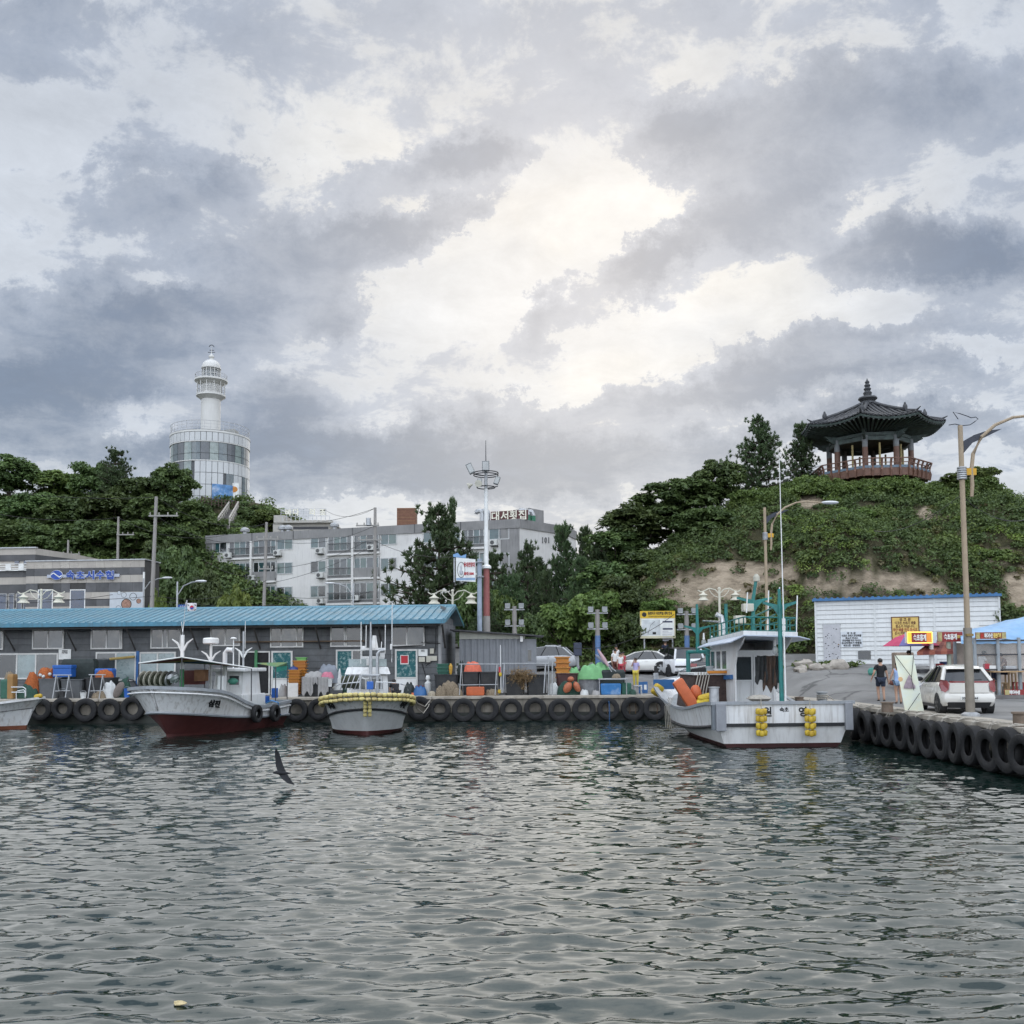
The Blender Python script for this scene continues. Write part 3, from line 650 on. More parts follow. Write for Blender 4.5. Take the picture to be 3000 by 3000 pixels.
LH = [(30, 1332, 132, 95, 'broad'), (175, 1372, 134, 85, 'mid'), (275, 1350, 130, 75, 'broad'), (340, 1322, 128, 70, 'pine'), (420, 1392, 126, 80, 'wide'), (512, 1355, 124, 70, 'wide'), (100, 1440, 122, 90, 'broad'), (215, 1450, 120, 95, 'broad'), (330, 1440, 118, 90, 'wide'),
      (450, 1450, 116, 85, 'broad'), (40, 1520, 112, 90, 'wide'), (150, 1530, 110, 90, 'broad'), (270, 1520, 110, 95, 'broad'), (390, 1520, 108, 85, 'wide'), (560, 1470, 118, 70, 'broad'), (520, 1540, 108, 70, 'wide'), (600, 1520, 116, 60, 'broad'), (740, 1480, 130, 60, 'broad'), (790, 1490, 128, 60, 'mid'),
      (850, 1540, 124, 55, 'broad'), (470, 1580, 100, 65, 'broad'), (730, 1540, 118, 60, 'mid')]
LHL = ['at the left edge of the skyline', 'with a pale rounded crown on the skyline', 'left of the skyline conifer', 'tall and pointed, highest on the skyline', 'right of the skyline conifer', 'flat-topped, touching the lighthouse drum', 'in the second row, far left', 'in the second row below the pale crown', 'in the second row below the conifer',
       'in the second row behind the utility pole', 'low on the slope at the left edge', 'low on the slope above the roof terrace', 'low on the slope in the middle', 'low on the slope left of the utility pole', 'below the lighthouse drum on its left', 'on the slope right of the utility pole', 'below the lighthouse railing', 'right of the lighthouse steps', 'on the crest right of the lighthouse', 'at the right end of the crest by the penthouse', 'at the foot of the slope behind the pole', 'under the crest right of the steps']
for (px, py, Y, rp, k), lb in zip(LH, LHL):
 tree_px(k, 'pine_tree' if k=='pine' else 'broadleaf_tree', 'tree of the lighthouse hill, '+lb, 'tree', px, py, Y, rp, lambda x, y: HL(x, y), 'trees of the lighthouse hill')
# ================================================================== BUILDINGS
class Face:
 """vertical wall plane through two ground points; pixels become (along, up) on it"""
 def __init__(s, a, b):
  s.a = Vector((a[0], a[1], 0)); d = Vector((b[0]-a[0], b[1]-a[1], 0)); s.len = d.length; s.u = d.normalized(); s.n = Vector((s.u.y, -s.u.x, 0)); s.rz = math.atan2(s.u.y, s.u.x)
 def uz(s, px, py):
  d = ray(px, py); o = Vector((0, 0, CAMZ)); t = (s.a-o).dot(s.n)/d.dot(s.n); p = o+d*t
  return (p-s.a).dot(s.u), p.z
 def rect(s, x0, y0, x1, y1):
  u0, _ = s.uz(x0, (y0+y1)/2); u1, _ = s.uz(x1, (y0+y1)/2); um = (x0+x1)/2; _, z1 = s.uz(um, y0); _, z0 = s.uz(um, y1)
  return min(u0, u1), max(u0, u1), z0, z1
def part_box(name, m, parent, a, b, bevel=0.0, smooth=False):
 return MB().bb(a, b).build(name, m, parent, lc=1, bevel=bevel, smooth=smooth)
def frame_mb(u0, u1, z0, z1, y0, y1, t, mull=(), bars=()):
 m = MB(); m.bb((u0, y0, z0), (u0+t, y1, z1)); m.bb((u1-t, y0, z0), (u1, y1, z1)); m.bb((u0+t, y0, z1-t), (u1-t, y1, z1)); m.bb((u0+t, y0, z0), (u1-t, y1, z0+t))
 for f in mull: c = u0+(u1-u0)*f; m.bb((c-t/2, y0+.004, z0+t), (c+t/2, y1, z1-t))
 for f in bars: c = z0+(z1-z0)*f; m.bb((u0+t, y0+.007, c-t/2), (u1-t, y1-.003, c+t/2))
 return m
def window(parent, u0, u1, z0, z1, fm, gm, t=.06, y=-.05, mull=(.5,), bars=(), name='window', dep=.09):
 w = frame_mb(u0, u1, z0, z1, y, y+dep, t, mull, bars).build(name, fm, parent, lc=1)
 fs = [0]+list(mull)+[1]
 for i in range(len(fs)-1):
  a = u0+(u1-u0)*fs[i]+t*.5; b = u0+(u1-u0)*fs[i+1]-t*.5
  part_box('pane', gm[i % len(gm)] if isinstance(gm, (list, tuple)) else gm, w, (a, y+.03, z0+t*.6), (b, y+.05, z1-t*.6))
 return w
WHITEF = mat('white_frame', (.62, .61, .58), .5, var=.12, scale=4, dirt=(.25, .23, .2), dirt_amt=.35)
DGLASS = glass_mat('dark_glass', (.012, .016, .018)); TGLASS = glass_mat('teal_glass', (.03, .075, .08)); GGLASS = glass_mat('grey_glass', (.06, .07, .075)); FROST = glass_mat('frosted_glass', (.26, .32, .32), .3)
STEEL = mat('galvanised_steel', (.42, .43, .44), .45, .6, var=.2, scale=6); DSTEEL = mat('dark_steel', (.06, .06, .065), .5, .4, var=.3, scale=5)
BLACKR = mat('black_rubber', (.018, .018, .019), .75, var=.4, scale=7, bump=.3, dirt=(.06, .055, .05), dirt_amt=.5)
WHITEP = mat('white_paint', (.78, .78, .76), .45, var=.08, scale=2, dirt=(.42, .38, .32), dirt_amt=.3)
# ---------------- blue-roofed shed on the far quay
sf = Face(P(0, 1900, 51.75).xy, P(1290, 1900, 50.2).xy)
L0 = sf.len
shed = thing('quay_shed', 'long grey boarded shed with a blue ribbed metal roof on the quay', 'shed', (sf.a.x, sf.a.y, 0), sf.rz)
SIDING = mat('grey_siding', (.125, .13, .135), .7, var=.3, scale=1.4, streak=.35, dirt=(.07, .065, .06), dirt_amt=.5, rnd=.18, bump=.15)  # front boards' grey darkened to carry the shade under the eave
SIDINGL = mat('light_grey_siding', (.20, .205, .215), .6, var=.22, scale=2, streak=.25, dirt=(.10, .10, .10), dirt_amt=.4, rnd=.15)
BLUER = mat('blue_roof_metal', (.085, .23, .31), .5, .0, var=.26, scale=.5, dirt=(.15, .21, .22), dirt_amt=.6, streak=.0, bump=.05)
BLUED = mat('blue_fascia', (.07, .22, .31), .5, var=.25, scale=1.2, streak=.4, dirt=(.12, .09, .06), dirt_amt=.35)
DEP = 6.2; XL = -6.0
part_box('wall_core', mat('shed_core', (.05, .05, .052), .8), shed, (XL, .02, 0), (L0-.02, DEP, 3.65))
bh = .345
for i in range(11):
 z0 = .05+i*bh; m = MB()
 m.add([(XL, -.005, z0+bh-.012), (L0, -.005, z0+bh-.012), (L0, -.035, z0), (XL, -.035, z0), (XL, .03, z0+bh-.012), (L0, .03, z0+bh-.012), (L0, .03, z0), (XL, .03, z0)],
          [(0, 1, 2, 3), (4, 7, 6, 5), (0, 4, 5, 1), (3, 2, 6, 7), (0, 3, 7, 4), (1, 5, 6, 2)])
 m.build('siding_board', SIDING, shed, lc=1)
RZr = 4.86; EZ = 3.92
def roofz(v): return EZ+(RZr-EZ)*((v+1.25)/(DEP/2+1.25) if v<DEP/2 else (DEP+.9-v)/(DEP/2+.9))
for i in range(14):
 z0 = .05+i*bh; z1 = min(z0+bh-.012, RZr-.15)
 if z1 <= z0: break
 v0, v1 = .02, DEP
 if z1>roofz(0)-.15:
  for v in np.arange(0, DEP/2, .05):
   if roofz(v)-.16>z1: v0 = v; break
  for v in np.arange(DEP, DEP/2, -.05):
   if roofz(v)-.16>z1: v1 = v; break
 MB().bb((L0+.001, v0, z0), (L0+.03, v1, z1)).build('gable_board', SIDINGL, shed, lc=1)
part_box('corner_trim', mat('corner_trim', (.30, .30, .30), .6, streak=.3), shed, (L0-.10, -.06, 0), (L0+.06, .10, 3.70))
RT = .06; XR = L0+.42
for nm, va, vb in (('roof_slope', -1.25, DEP/2), ('roof_slope', DEP/2, DEP+.9)):
 za, zb = roofz(va), roofz(vb); m = MB()
 m.add([(XL, va, za), (XR, va, za), (XR, vb, zb), (XL, vb, zb), (XL, va, za-RT), (XR, va, za-RT), (XR, vb, zb-RT), (XL, vb, zb-RT)], [(0, 1, 2, 3), (4, 7, 6, 5), (0, 4, 5, 1), (1, 5, 6, 2), (2, 6, 7, 3), (3, 7, 4, 0)])
 rs = m.build(nm, BLUER, shed, lc=1)
 if va<0:
  rib = MB(); w = .055
  rib.loft([[(-w, va-.02, za), (-w*.5, va-.02, za+.06), (w*.5, va-.02, za+.06), (w, va-.02, za)], [(-w, vb, zb), (-w*.5, vb, zb+.06), (w*.5, vb, zb+.06), (w, vb, zb)]])
  r0 = rib.build('roof_rib', BLUER, rs, lc=1); x = XR-.08; first = True
  while x>XL:
   if first: r0.location.x = x; first = False
   else: c = r0.copy(); COL.objects.link(c); c.location.x = x
   x -= .425
MB().prism([(-.22, -.06), (.22, -.06), (0, .07)], XL, XR+.02, 'x').xform(Matrix.Translation((0, DEP/2, RZr+.02))).build('ridge_cap', BLUER, shed, lc=1)
part_box('fascia', BLUED, shed, (XL, -1.30, EZ-.22), (XR, -1.252, EZ-.005))
part_box('soffit_beam', mat('dark_timber', (.035, .032, .03), .8), shed, (XL, -1.15, EZ-.34), (XR-.3, -1.0, EZ-.08))
for va, vb, mt in ((-1.25, DEP/2, BLUER), (DEP/2, DEP+.9, mat('teal_trim', (.06, .19, .22), .5, streak=.3))):
 za, zb = roofz(va), roofz(vb)
 MB().add([(XR+.003, va, za+.03), (XR+.003, vb, zb+.03), (XR+.003, vb, zb-.17), (XR+.003, va, za-.17), (XR+.05, va, za+.03), (XR+.05, vb, zb+.03), (XR+.05, vb, zb-.17), (XR+.05, va, za-.17)],
             [(0, 3, 2, 1), (4, 5, 6, 7), (0, 1, 5, 4), (1, 2, 6, 5), (2, 3, 7, 6), (3, 0, 4, 7)]).build('barge_board', mt, shed, lc=1)
BR = mat('brace_timber', (.045, .042, .04), .7, var=.3)
for px in (4, 183, 357, 540, 722, 899, 1080, 1264):
 u, _ = sf.uz(px+40, 1870); m = MB(); m.tube([(u, -1.1, EZ-.3), (u, .02, 2.45)], .055, 4); m.build('brace', BR, shed, lc=1)
for x0, x1, y0, y1, ml in [(-60, 12, 1848, 1904, (.5,)), (97, 189, 1845, 1902, (.5,)), (268, 360, 1843, 1902, (.5, .93)), (443, 532, 1841, 1900, (.4, .55)), (618, 705, 1838, 1893, (.5,)), (793, 890, 1835, 1897, (.33, .8)), (969, 1062, 1832, 1895, (.45, .5)), (1148, 1245, 1831, 1893, (.46,))]:
 u0, u1, z0, z1 = sf.rect(x0, y0, x1, y1); window(shed, u0, u1, z0, z1, WHITEF, [DGLASS, GGLASS], .07, -.10, ml, dep=.14)
CURT = mat('teal_curtain', (.02, .11, .12), .8, var=.1, scale=9, dirt=(.40, .50, .47), dirt_amt=.8)
for x0, x1, y0, y1, ml, gm in [(-60, 172, 1914, 1990, (.25, .48, .72), [GGLASS, DGLASS, FROST]), (282, 400, 1910, 1995, (.5,), [GGLASS, FROST]), (410, 516, 1910, 1995, (.5,), [FROST]), (985, 1062, 1903, 1985, (.62,), [CURT, DGLASS])]:
 u0, u1, z0, z1 = sf.rect(x0, y0, x1, y1); window(shed, u0, u1, z0, z1, WHITEF, gm, .08, -.09, ml, name='sliding_window', dep=.12)
for x0, x1, y0, y1, gm in [(796, 858, 1907, 2030, CURT), (1158, 1224, 1902, 2030, CURT)]:
 u0, u1, z0, z1 = sf.rect(x0, y0, x1, y1); z0 = .02; zm = z0+(z1-z0)*.36
 d = frame_mb(u0, u1, z0, z1, -.10, .0, .09, (), (.36,)).build('door', WHITEF, shed, lc=1)
 part_box('pane', gm, d, (u0+.08, -.06, zm+.05), (u1-.08, -.04, z1-.08)); part_box('panel', WHITEP, d, (u0+.08, -.07, z0+.06), (u1-.08, -.04, zm-.05))
u0, u1, z0, z1 = sf.rect(700, 1908, 792, 2035); part_box('doorway', mat('doorway_dark', (.012, .012, .013), .8), shed, (u0, -.045, .02), (u1, -.038, z1))
frame_mb(u0, u1, .02, z1, -.09, -.05, .07).build('door_frame', WHITEF, shed, lc=1)
for px, mt in ((406, mat('blue_post', (.02, .10, .28), .5)), (752, mat('green_post', (.05, .20, .08), .5))):
 u, _ = sf.uz(px, 1960); part_box('post', mt, shed, (u-.07, -.16, 0), (u+.07, -.046, 2.4))
NAVY = mat('navy_plate', (.012, .015, .06), .5); WPL = mat('white_plate', (.75, .75, .72), .5); INK = mat('black_ink', (.012, .012, .013), .6); REDP = mat('red_print', (.45, .02, .03), .5)
for tx, x0, x1, y0, y1, y2 in [('읍진호', 174, 210, 1902, 1917, 1932), ('부길호', 1226, 1253, 1902, 1911, 1922)]:
 u0, u1, za, zt = sf.rect(x0, y0, x1, y1); _, _, zb, _ = sf.rect(x0, y1, x1, y2)
 n = MB().bb((u0, -.075, zb), (u1, -.05, zt)).build('name_plate', WPL, shed, lc=1); part_box('name_field', NAVY, n, (u0, -.082, zb), (u1, -.076, za))
 text_on(tx, (za-zb)*.95, (0, 0, 0), WPL, n, bold=.006, wfit=(u1-u0)*.8, tilt=None).location = (0, 0, 0)
 o = n.children[-1]; o.data.transform(ROOTM[shed.name].inverted()); o.data.transform(Matrix.Translation(((u0+u1)/2, -.09, (za+zb)/2)))
 text_ = text_on('어업인\n대기실', (zt-za)*.42, (0, 0, 0), INK, n, line=.8); text_.data.transform(ROOTM[shed.name].inverted()); text_.data.transform(Matrix.Translation(((u0+u1)/2, -.082, (za+zt)/2)))
u0, u1, z0, z1 = sf.rect(1176, 1921, 1196, 1943); n = part_box('door_notice', REDP, shed, (u0, -.115, z0), (u1, -.103, z1)); part_box('notice_margin', WPL, n, (u0-.04, -.102, z0-.06), (u1+.04, -.100, z1+.03))
CREAM = mat('cream_plastic', (.50, .48, .40), .5)
for x0, x1, y0, y1 in [(1228, 1246, 1925, 1939), (1250, 1262, 1922, 1940), (1260, 1281, 1922, 1936), (1261, 1272, 1900, 1915)]:
 u0, u1, z0, z1 = sf.rect(x0, y0, x1, y1); part_box('meter_box', CREAM, shed, (u0, -.16, z0), (u1, -.04, z1), bevel=.01)
for pts in [[(1245, 1830, -.1), (1246, 1878, -.1), (1240, 1890, -.12), (1150, 1895, -.12)], [(1278, 1840, -.1), (1277, 1900, -.1), (1262, 1940, -.12), (1250, 1950, -.14), (1246, 1944, -.14), (1262, 1938, -.14)], [(1235, 1882, -.08), (1290, 1885, -.1)], [(1237, 1945, -.06), (1250, 1990, -.08)]]:
 m = MB(); m.tube([(*(lambda q: (q[0], d, q[1]))(sf.uz(x, y)),) for x, y, d in pts], .022, 5); m.build('cable', BLACKR, shed, lc=1)
part_box('pole_rack', mat('bamboo_pole', (.12, .08, .05), .7), shed, (sf.uz(690, 1880)[0], -.22, sf.uz(800, 1882)[1]), (sf.uz(1070, 1880)[0], -.12, sf.uz(800, 1878)[1]))
m = MB(); m.cyl((sf.uz(335, 1917)[0], -.5, 1.98), (sf.uz(402, 1910)[0], -.3, 2.1), .07, n=8); m.build('rolled_awning', mat('yellow_canvas', (.35, .25, .08), .8), shed, lc=1)
# ---------------- grey steel container hut beside the shed
cf = Face(P(1346, 1950, 52.0).xy, P(1572, 1950, 52.0).xy); ch = thing('container_hut', 'grey corrugated steel container hut with a flat lean-to roof', 'hut', (cf.a.x, cf.a.y, 0), cf.rz)
CGREY = mat('container_grey', (.20, .21, .225), .55, var=.15, scale=1.2, streak=.3, dirt=(.10, .10, .10), dirt_amt=.3)
LC = cf.len; _, zt = cf.uz(1450, 1872); us, _ = cf.uz(1530, 1900)
prof = []; x = 0.0
while x<us: prof += [(x, 0), (x+.11, 0), (x+.17, .045), (x+.28, .045)]; x += .34
prof = [(min(a, us), b) for a, b in prof]+[(us, 0)]
MB().prism(prof+[(us, .1), (0, .1)], .1, zt, 'z').build('corrugated_wall', CGREY, ch, lc=1)
part_box('end_panel', CGREY, ch, (us+.002, -.02, 0), (LC, .1, zt-.02)); part_box('body', CGREY, ch, (.01, .102, 0), (LC-.01, 2.4, zt))
part_box('fascia_panel', mat('cream_panel', (.38, .38, .33), .6, var=.12, streak=.3), ch, (0, -.03, zt+.002), (us+.15, 2.4, zt+.12))
m = MB(); r0, r1 = zt+.55, zt+.20
m.add([(-.5, -.35, r0), (LC+.4, -.35, r1-.03), (LC+.4, 2.7, r1-.03), (-.5, 2.7, r0), (-.5, -.35, r0-.07), (LC+.4, -.35, r1-.1), (LC+.4, 2.7, r1-.1), (-.5, 2.7, r0-.07)], [(0, 1, 2, 3), (4, 7, 6, 5), (0, 4, 5, 1), (1, 5, 6, 2), (2, 6, 7, 3), (3, 7, 4, 0)]); m.build('roof', DSTEEL, ch, lc=1)
MB().add([(0, -.032, zt+.12), (us+.15, -.032, zt+.12), (us+.15, -.032, r1-.06+(r0-r1)*(1-us/LC)*.8), (0, -.032, r0-.12)], [(0, 1, 2, 3)]).build('gable_infill', mat('cream_panel', (.38, .38, .33)), ch, lc=1)
u0, u1, z0, z1 = cf.rect(1547, 1904, 1556, 1937); part_box('slot_window', DGLASS, ch, (u0, -.03, z0), (u1, -.022, z1)); u0, u1, z0, z1 = cf.rect(1524, 1864, 1532, 1880); part_box('lamp_box', WPL, ch, (u0, -.16, z0), (u1, -.02, z1))
# ---------------- fishery cooperative building, striped stone tiles
ff = Face(P(-260, 1700, 76).xy, P(423, 1700, 74.5).xy); fb = thing('striped_office', 'office building of light and dark stone bands with blue lettering', 'building', (ff.a.x, ff.a.y, 0), ff.rz)
SLT = mat('light_stone', (.42, .385, .34), .7, var=.12, scale=.8, rnd=.07, streak=.15, dirt=(.2, .18, .16)); SDK = mat('dark_stone', (.085, .085, .088), .55, var=.3, scale=.9, rnd=.28, streak=.3, dirt=(.12, .12, .12))
uL, _ = ff.uz(76, 1700); uR = ff.len; ztop = ff.uz(250, 1643)[1]
part_box('wall_core', mat('stone_joint', (.06, .058, .055), .9), fb, (uL+.01, .03, 0), (uR-.01, 2.6, ztop-.02))
rows = [1643, 1664, 1686, 1707.5, 1735, 1755, 1776, 1798, 1820]; zr = [ff.uz(250, y)[1] for y in rows]
WIN = [(111, 155, 1727, 1795), (205, 250, 1727, 1795), (322, 419, 1735, 1795)]; holes = [ff.rect(a, c, b, d) for a, b, c, d in WIN]
tiles = {}
for i in range(len(zr)-1):
 z1, z0 = zr[i], zr[i+1]; w = .72 if i % 2==0 else .98; x = uL-(.3 if i % 3==1 else 0)
 while x<uR-.02:
  a, b = max(x, uL), min(x+w, uR); segs = [(a, b)]
  for h in holes[:2]:
   if h[2]<z1-.1 and h[3]>z0+.1:
    ns = []
    for s0, s1 in segs:
     if h[1] <= s0 or h[0] >= s1: ns.append((s0, s1)); continue
     if h[0]>s0: ns.append((s0, h[0]))
     if h[1]<s1: ns.append((h[1], s1))
    segs = ns
  for s0, s1 in segs:
   if s1-s0>.05: part_box('stone_tile', SLT if i % 2==0 else SDK, fb, (s0+.006, -.012+random.uniform(0, .008), z0+.006), (s1-.006, .03, z1-.006))
  x += w
part_box('parapet_cap', STEEL, fb, (uL-.05, -.08, ztop), (uR+.08, 2.7, ztop+.09))
DBLUE = glass_mat('blue_glass', (.012, .03, .075))
for h in holes[:2]: window(fb, h[0], h[1], h[2], h[3], WHITEP, DBLUE, .07, -.03, ())
h = holes[2]; po = part_box('food_poster', mat('poster_grey', (.50, .53, .56), .5, var=.1), fb, (h[0], -.05, h[2]), (h[1], -.016, h[3]))
FOOD = mat('food_print', (.36, .20, .14), .6, var=.5, scale=9); RIM = mat('dish_rim', (.03, .028, .026), .5)
for x, y, r in [(371, 1770, 16), (364, 1743, 8), (391, 1748, 11), (407, 1761, 7.5), (348, 1782, 8), (350, 1737, 6)]:
 u, z = ff.uz(x, y); rr = r*75/F
 MB().cyl((u, -.056, z), (u, -.052, z), rr, n=20).build('dish', RIM, po, lc=1); MB().cyl((u, -.060, z), (u, -.0565, z), rr*.86, n=20).build('dish_food', FOOD if r>7 and r != 8 and r != 11 else mat('poster_grey', (.5, .53, .56)), po, lc=1)
BLUES = mat('sign_blue', (.012, .06, .33), .4); u0, u1, z0, z1 = ff.rect(141, 1683, 352, 1692); bar = part_box('sign_bar', mat('sign_bar', (.42, .45, .52), .4), fb, (u0, -.16, z0), (u1, -.04, z1))
u, z = ff.uz(170, 1685.5); a, b = 17.5*75/F, 13.5*75/F
em = MB().cyl((0, -.02, 0), (0, .02, 0), 1, n=28).xform(Matrix.Translation((u, -.19, z)) @ Matrix.Diagonal((a*1.07, 1, b*1.07, 1))).build('emblem', WPL, bar, lc=1)
EM = MB().cyl((0, -.012, 0), (0, .012, 0), 1, n=28).xform(Matrix.Translation((u, -.224, z)) @ Matrix.Diagonal((a, 1, b, 1))); EM.build('emblem_disc', BLUES, bar, lc=1)
for sgn in (1, -1):     # two white wave strokes
 pts = []
 for t in np.linspace(0, 1, 9): pts.append((-.92+1.25*t, .10+.32*math.sin(t*5.0)))
 up = [(sgn*x, sgn*(zz+.13)) for x, zz in pts]; dn = [(sgn*x, sgn*(zz-.13*(1-i_/9)-.03)) for i_, (x, zz) in enumerate(pts)]
 m = MB()
 for i_ in range(8): m.add([(up[i_][0]*a, 0, up[i_][1]*b), (up[i_+1][0]*a, 0, up[i_+1][1]*b), (dn[i_+1][0]*a, 0, dn[i_+1][1]*b), (dn[i_][0]*a, 0, dn[i_][1]*b)], [(0, 1, 2, 3)])
 m.xform(Matrix.Translation((u, -.2385-.001*sgn, z))).build('emblem_wave', WPL, bar, lc=1)
for k, chh in enumerate('속초시수협'):
 x = [210, 239, 268, 297, 325][k]; u, z = ff.uz(x, 1685)
 for nm, mt, bo, yy in (('letter_rim', mat('letter_rim', (.45, .50, .62), .4), .045, -.175), ('letter', BLUES, .016, -.205)):
  o = text_on(chh, .72, (0, 0, 0), mt, bar, nm, depth=.05, bold=bo, wfit=.62+bo*2); o.data.transform(ROOTM[fb.name].inverted()); o.data.transform(Matrix.Translation((u, yy, z)))
zt2 = ff.uz(40, 1600)[1]; uu, _ = ff.uz(72, 1610); ur, _ = ff.uz(118, 1610)
up_b = MB().add([(-3, 1.5, zr[2]), (uu, 1.5, zr[2]), (ur, 5.5, zr[2]), (ur, 11, zr[2]), (-3, 11, zr[2]), (-3, 1.5, zt2), (uu, 1.5, zt2), (ur, 5.5, zt2-.1), (ur, 11, zt2-.1), (-3, 11, zt2)], [(0, 1, 6, 5), (1, 2, 7, 6), (2, 3, 8, 7), (3, 4, 9, 8), (4, 0, 5, 9), (5, 6, 7, 8, 9), (4, 3, 2, 1, 0)]).build('upper_block', SLT, fb, lc=1)
zb0, zb1 = ff.uz(40, 1638)[1], ff.uz(40, 1619)[1]
MB().bb((-3, 1.46, zb0), (uu, 1.495, zb1)).add([(uu, 1.46, zb0), (ur+.03, 5.48, zb0), (ur+.03, 5.48, zb1), (uu, 1.46, zb1)], [(0, 1, 2, 3)]).build('dark_band', SDK, up_b, lc=1)
part_box('roof_edge', STEEL, up_b, (-3, 1.4, zt2+.002), (uu+.1, 1.7, zt2+.1))
lw = part_box('left_wing', SLT, fb, (-3, .6, 0), (uL, 11, zr[2]-.02))
for i_ in (1, 3, 5): part_box('dark_band', SDK, lw, (-3, .57, zr[i_+1]), (uL-.005, .598, zr[i_]))
part_box('terrace_rail', WPL, fb, (-3, .3, ff.uz(40, 1671)[1]), (uL-.01, .34, ff.uz(40, 1668)[1]))
for k in range(3): part_box('terrace_bar', WPL, fb, (-3, .3, ff.uz(40, 1650+k*7)[1]), (uL-.01, .34, ff.uz(40, 1652+k*7)[1]))
for x0, x1 in ((10, 26), (48, 64)): u0, u1, z0, z1 = ff.rect(x0, 1652, x1, 1670); part_box('terrace_panel', WPL, fb, (u0, .26, z0), (u1, .295, z1))
for x0, x1 in ((11, 24), (38, 51)): u0, u1, z0, z1 = ff.rect(x0, 1638, x1, 1648); part_box('clerestory', DBLUE, fb, (u0, 1.43, z0), (u1, 1.455, z1))
for x0, x1 in ((-20, 8), (13, 30), (36, 53), (57, 73)): u0, u1, z0, z1 = ff.rect(x0, 1737, x1, 1795); window(fb, u0, u1, z0, z1, mat('grey_frame', (.3, .3, .3), .5), DBLUE, .08, .52, (), name='tall_window')
part_box('downpipe', WPL, fb, (uR-.06, -.14, 0), (uR+.06, -.03, zr[2]+.2))
# ---------------- apartment block
af = Face((-35.7, 110.0), (.82, 98.5)); AL = af.len
ap = thing('apartment_block', 'pale four-storey apartment block with balconies and grey roof edge', 'building', (af.a.x, af.a.y, 0), af.rz)
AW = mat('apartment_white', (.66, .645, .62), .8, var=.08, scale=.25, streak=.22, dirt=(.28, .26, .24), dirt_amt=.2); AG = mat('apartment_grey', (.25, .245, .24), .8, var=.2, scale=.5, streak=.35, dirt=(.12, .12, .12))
ag = af.rz; zroof = af.uz(1523, 1520)[1]; zpar = zroof-.95
ge = Vector((6.24, 104.8, 0))-Vector((.82, 98.5, 0)); gl = Matrix.Rotation(-ag, 3, 'Z') @ ge
foot = [(0, 0), (AL, 0), (AL+gl.x, gl.y), (AL+gl.x, gl.y+4), (0, gl.y+4)]
MB().prism(foot, 0, zpar, 'z').build('wall', AW, ap, lc=1)
fo = [(-.12, -.12), (AL+.08, -.12), (AL+gl.x+.12, gl.y), (AL+gl.x+.12, gl.y+4.1), (-.12, gl.y+4.1)]
MB().prism(fo, zpar+.002, zroof, 'z').build('parapet', AG, ap, lc=1)
part_box('corner_pier', AG, ap, (AL-2.05, -.05, 0), (AL+.01, -.003, zpar)); part_box('corner_pier', AG, ap, (-.05, -.05, 0), (1.25, -.003, zpar))
u_ = lambda x: af.uz(x, 1650)[0]
zf = [af.uz(645, 1586)[1]]; pitch = (af.uz(645, 1586)[1]-af.uz(645, 1725)[1])/2; zf += [zf[0]-pitch, zf[0]-2*pitch, zf[0]-3*pitch]
AFR = mat('apartment_frame', (.50, .51, .50), .5); RAIL = mat('balcony_rail', (.16, .16, .16), .5, .3)
cols = [(623, 665, 's'), (672, 735, 'b'), (743, 809, 'b'), (811, 858, 's'), (910, 956, 's'), (962, 1033, 'b'), (1039, 1111, 'b'), (1115, 1163, 's'), (1240, 1290, 's'), (1322, 1352, 's'), (1357, 1420, 'b'), (1433, 1493, 's')]
gl_ = [TGLASS, GGLASS, DGLASS, glass_mat('green_glass', (.05, .10, .09))]
for ci, (x0, x1, kd) in enumerate(cols):
 a, b = u_(x0), u_(x1)
 for fi in range(4):
  zt_ = zf[fi]
  if kd=='s': window(ap, a, b, zt_-1.35, zt_, AFR, random.sample(gl_, 2), .09, -.06, (.5,))
  else:
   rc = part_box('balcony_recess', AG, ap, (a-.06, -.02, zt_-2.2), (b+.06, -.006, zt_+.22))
   window(ap, a, b, zt_-1.75, zt_+.16, AFR, random.sample(gl_, 3), .09, -.10, (.24, .5, .78))
   if fi != 1 or ci % 2: # railing or solid balustrade
    bl = MB(); bl.bb((a, -.28, zt_-.98), (b, -.22, zt_-.90)); bl.bb((a, -.28, zt_-2.05), (b, -.22, zt_-1.97))
    n = int((b-a)/.16)
    for k in range(n+1): xk = a+(b-a)*k/n; bl.bb((xk-.012, -.262, zt_-1.97), (xk+.012, -.238, zt_-.98))
    bl.build('balcony_railing', RAIL, ap, lc=1)
   else: part_box('balcony_panel', AG, ap, (a, -.26, zt_-2.05), (b, -.2, zt_-1.0))
   part_box('balcony_slab', AW, ap, (a-.1, -.34, zt_-2.28), (b+.1, -.021, zt_-2.06))
for x in (739, 1036, 1354):
 part_box('rib_pilaster', AW, ap, (u_(x)-.14, -.36, 0), (u_(x)+.12, -.004, zpar))
for k, x in enumerate((740, 861, 1035, 1217, 1352)): part_box('parapet_joint', mat('joint_dark', (.10, .10, .10), .8), ap, (u_(x)-.10, -.135, zpar), (u_(x)+.02, -.121, zroof))
ACW = mat('aircon_case', (.55, .55, .52), .5); ACD = mat('aircon_fan', (.08, .08, .08), .5)
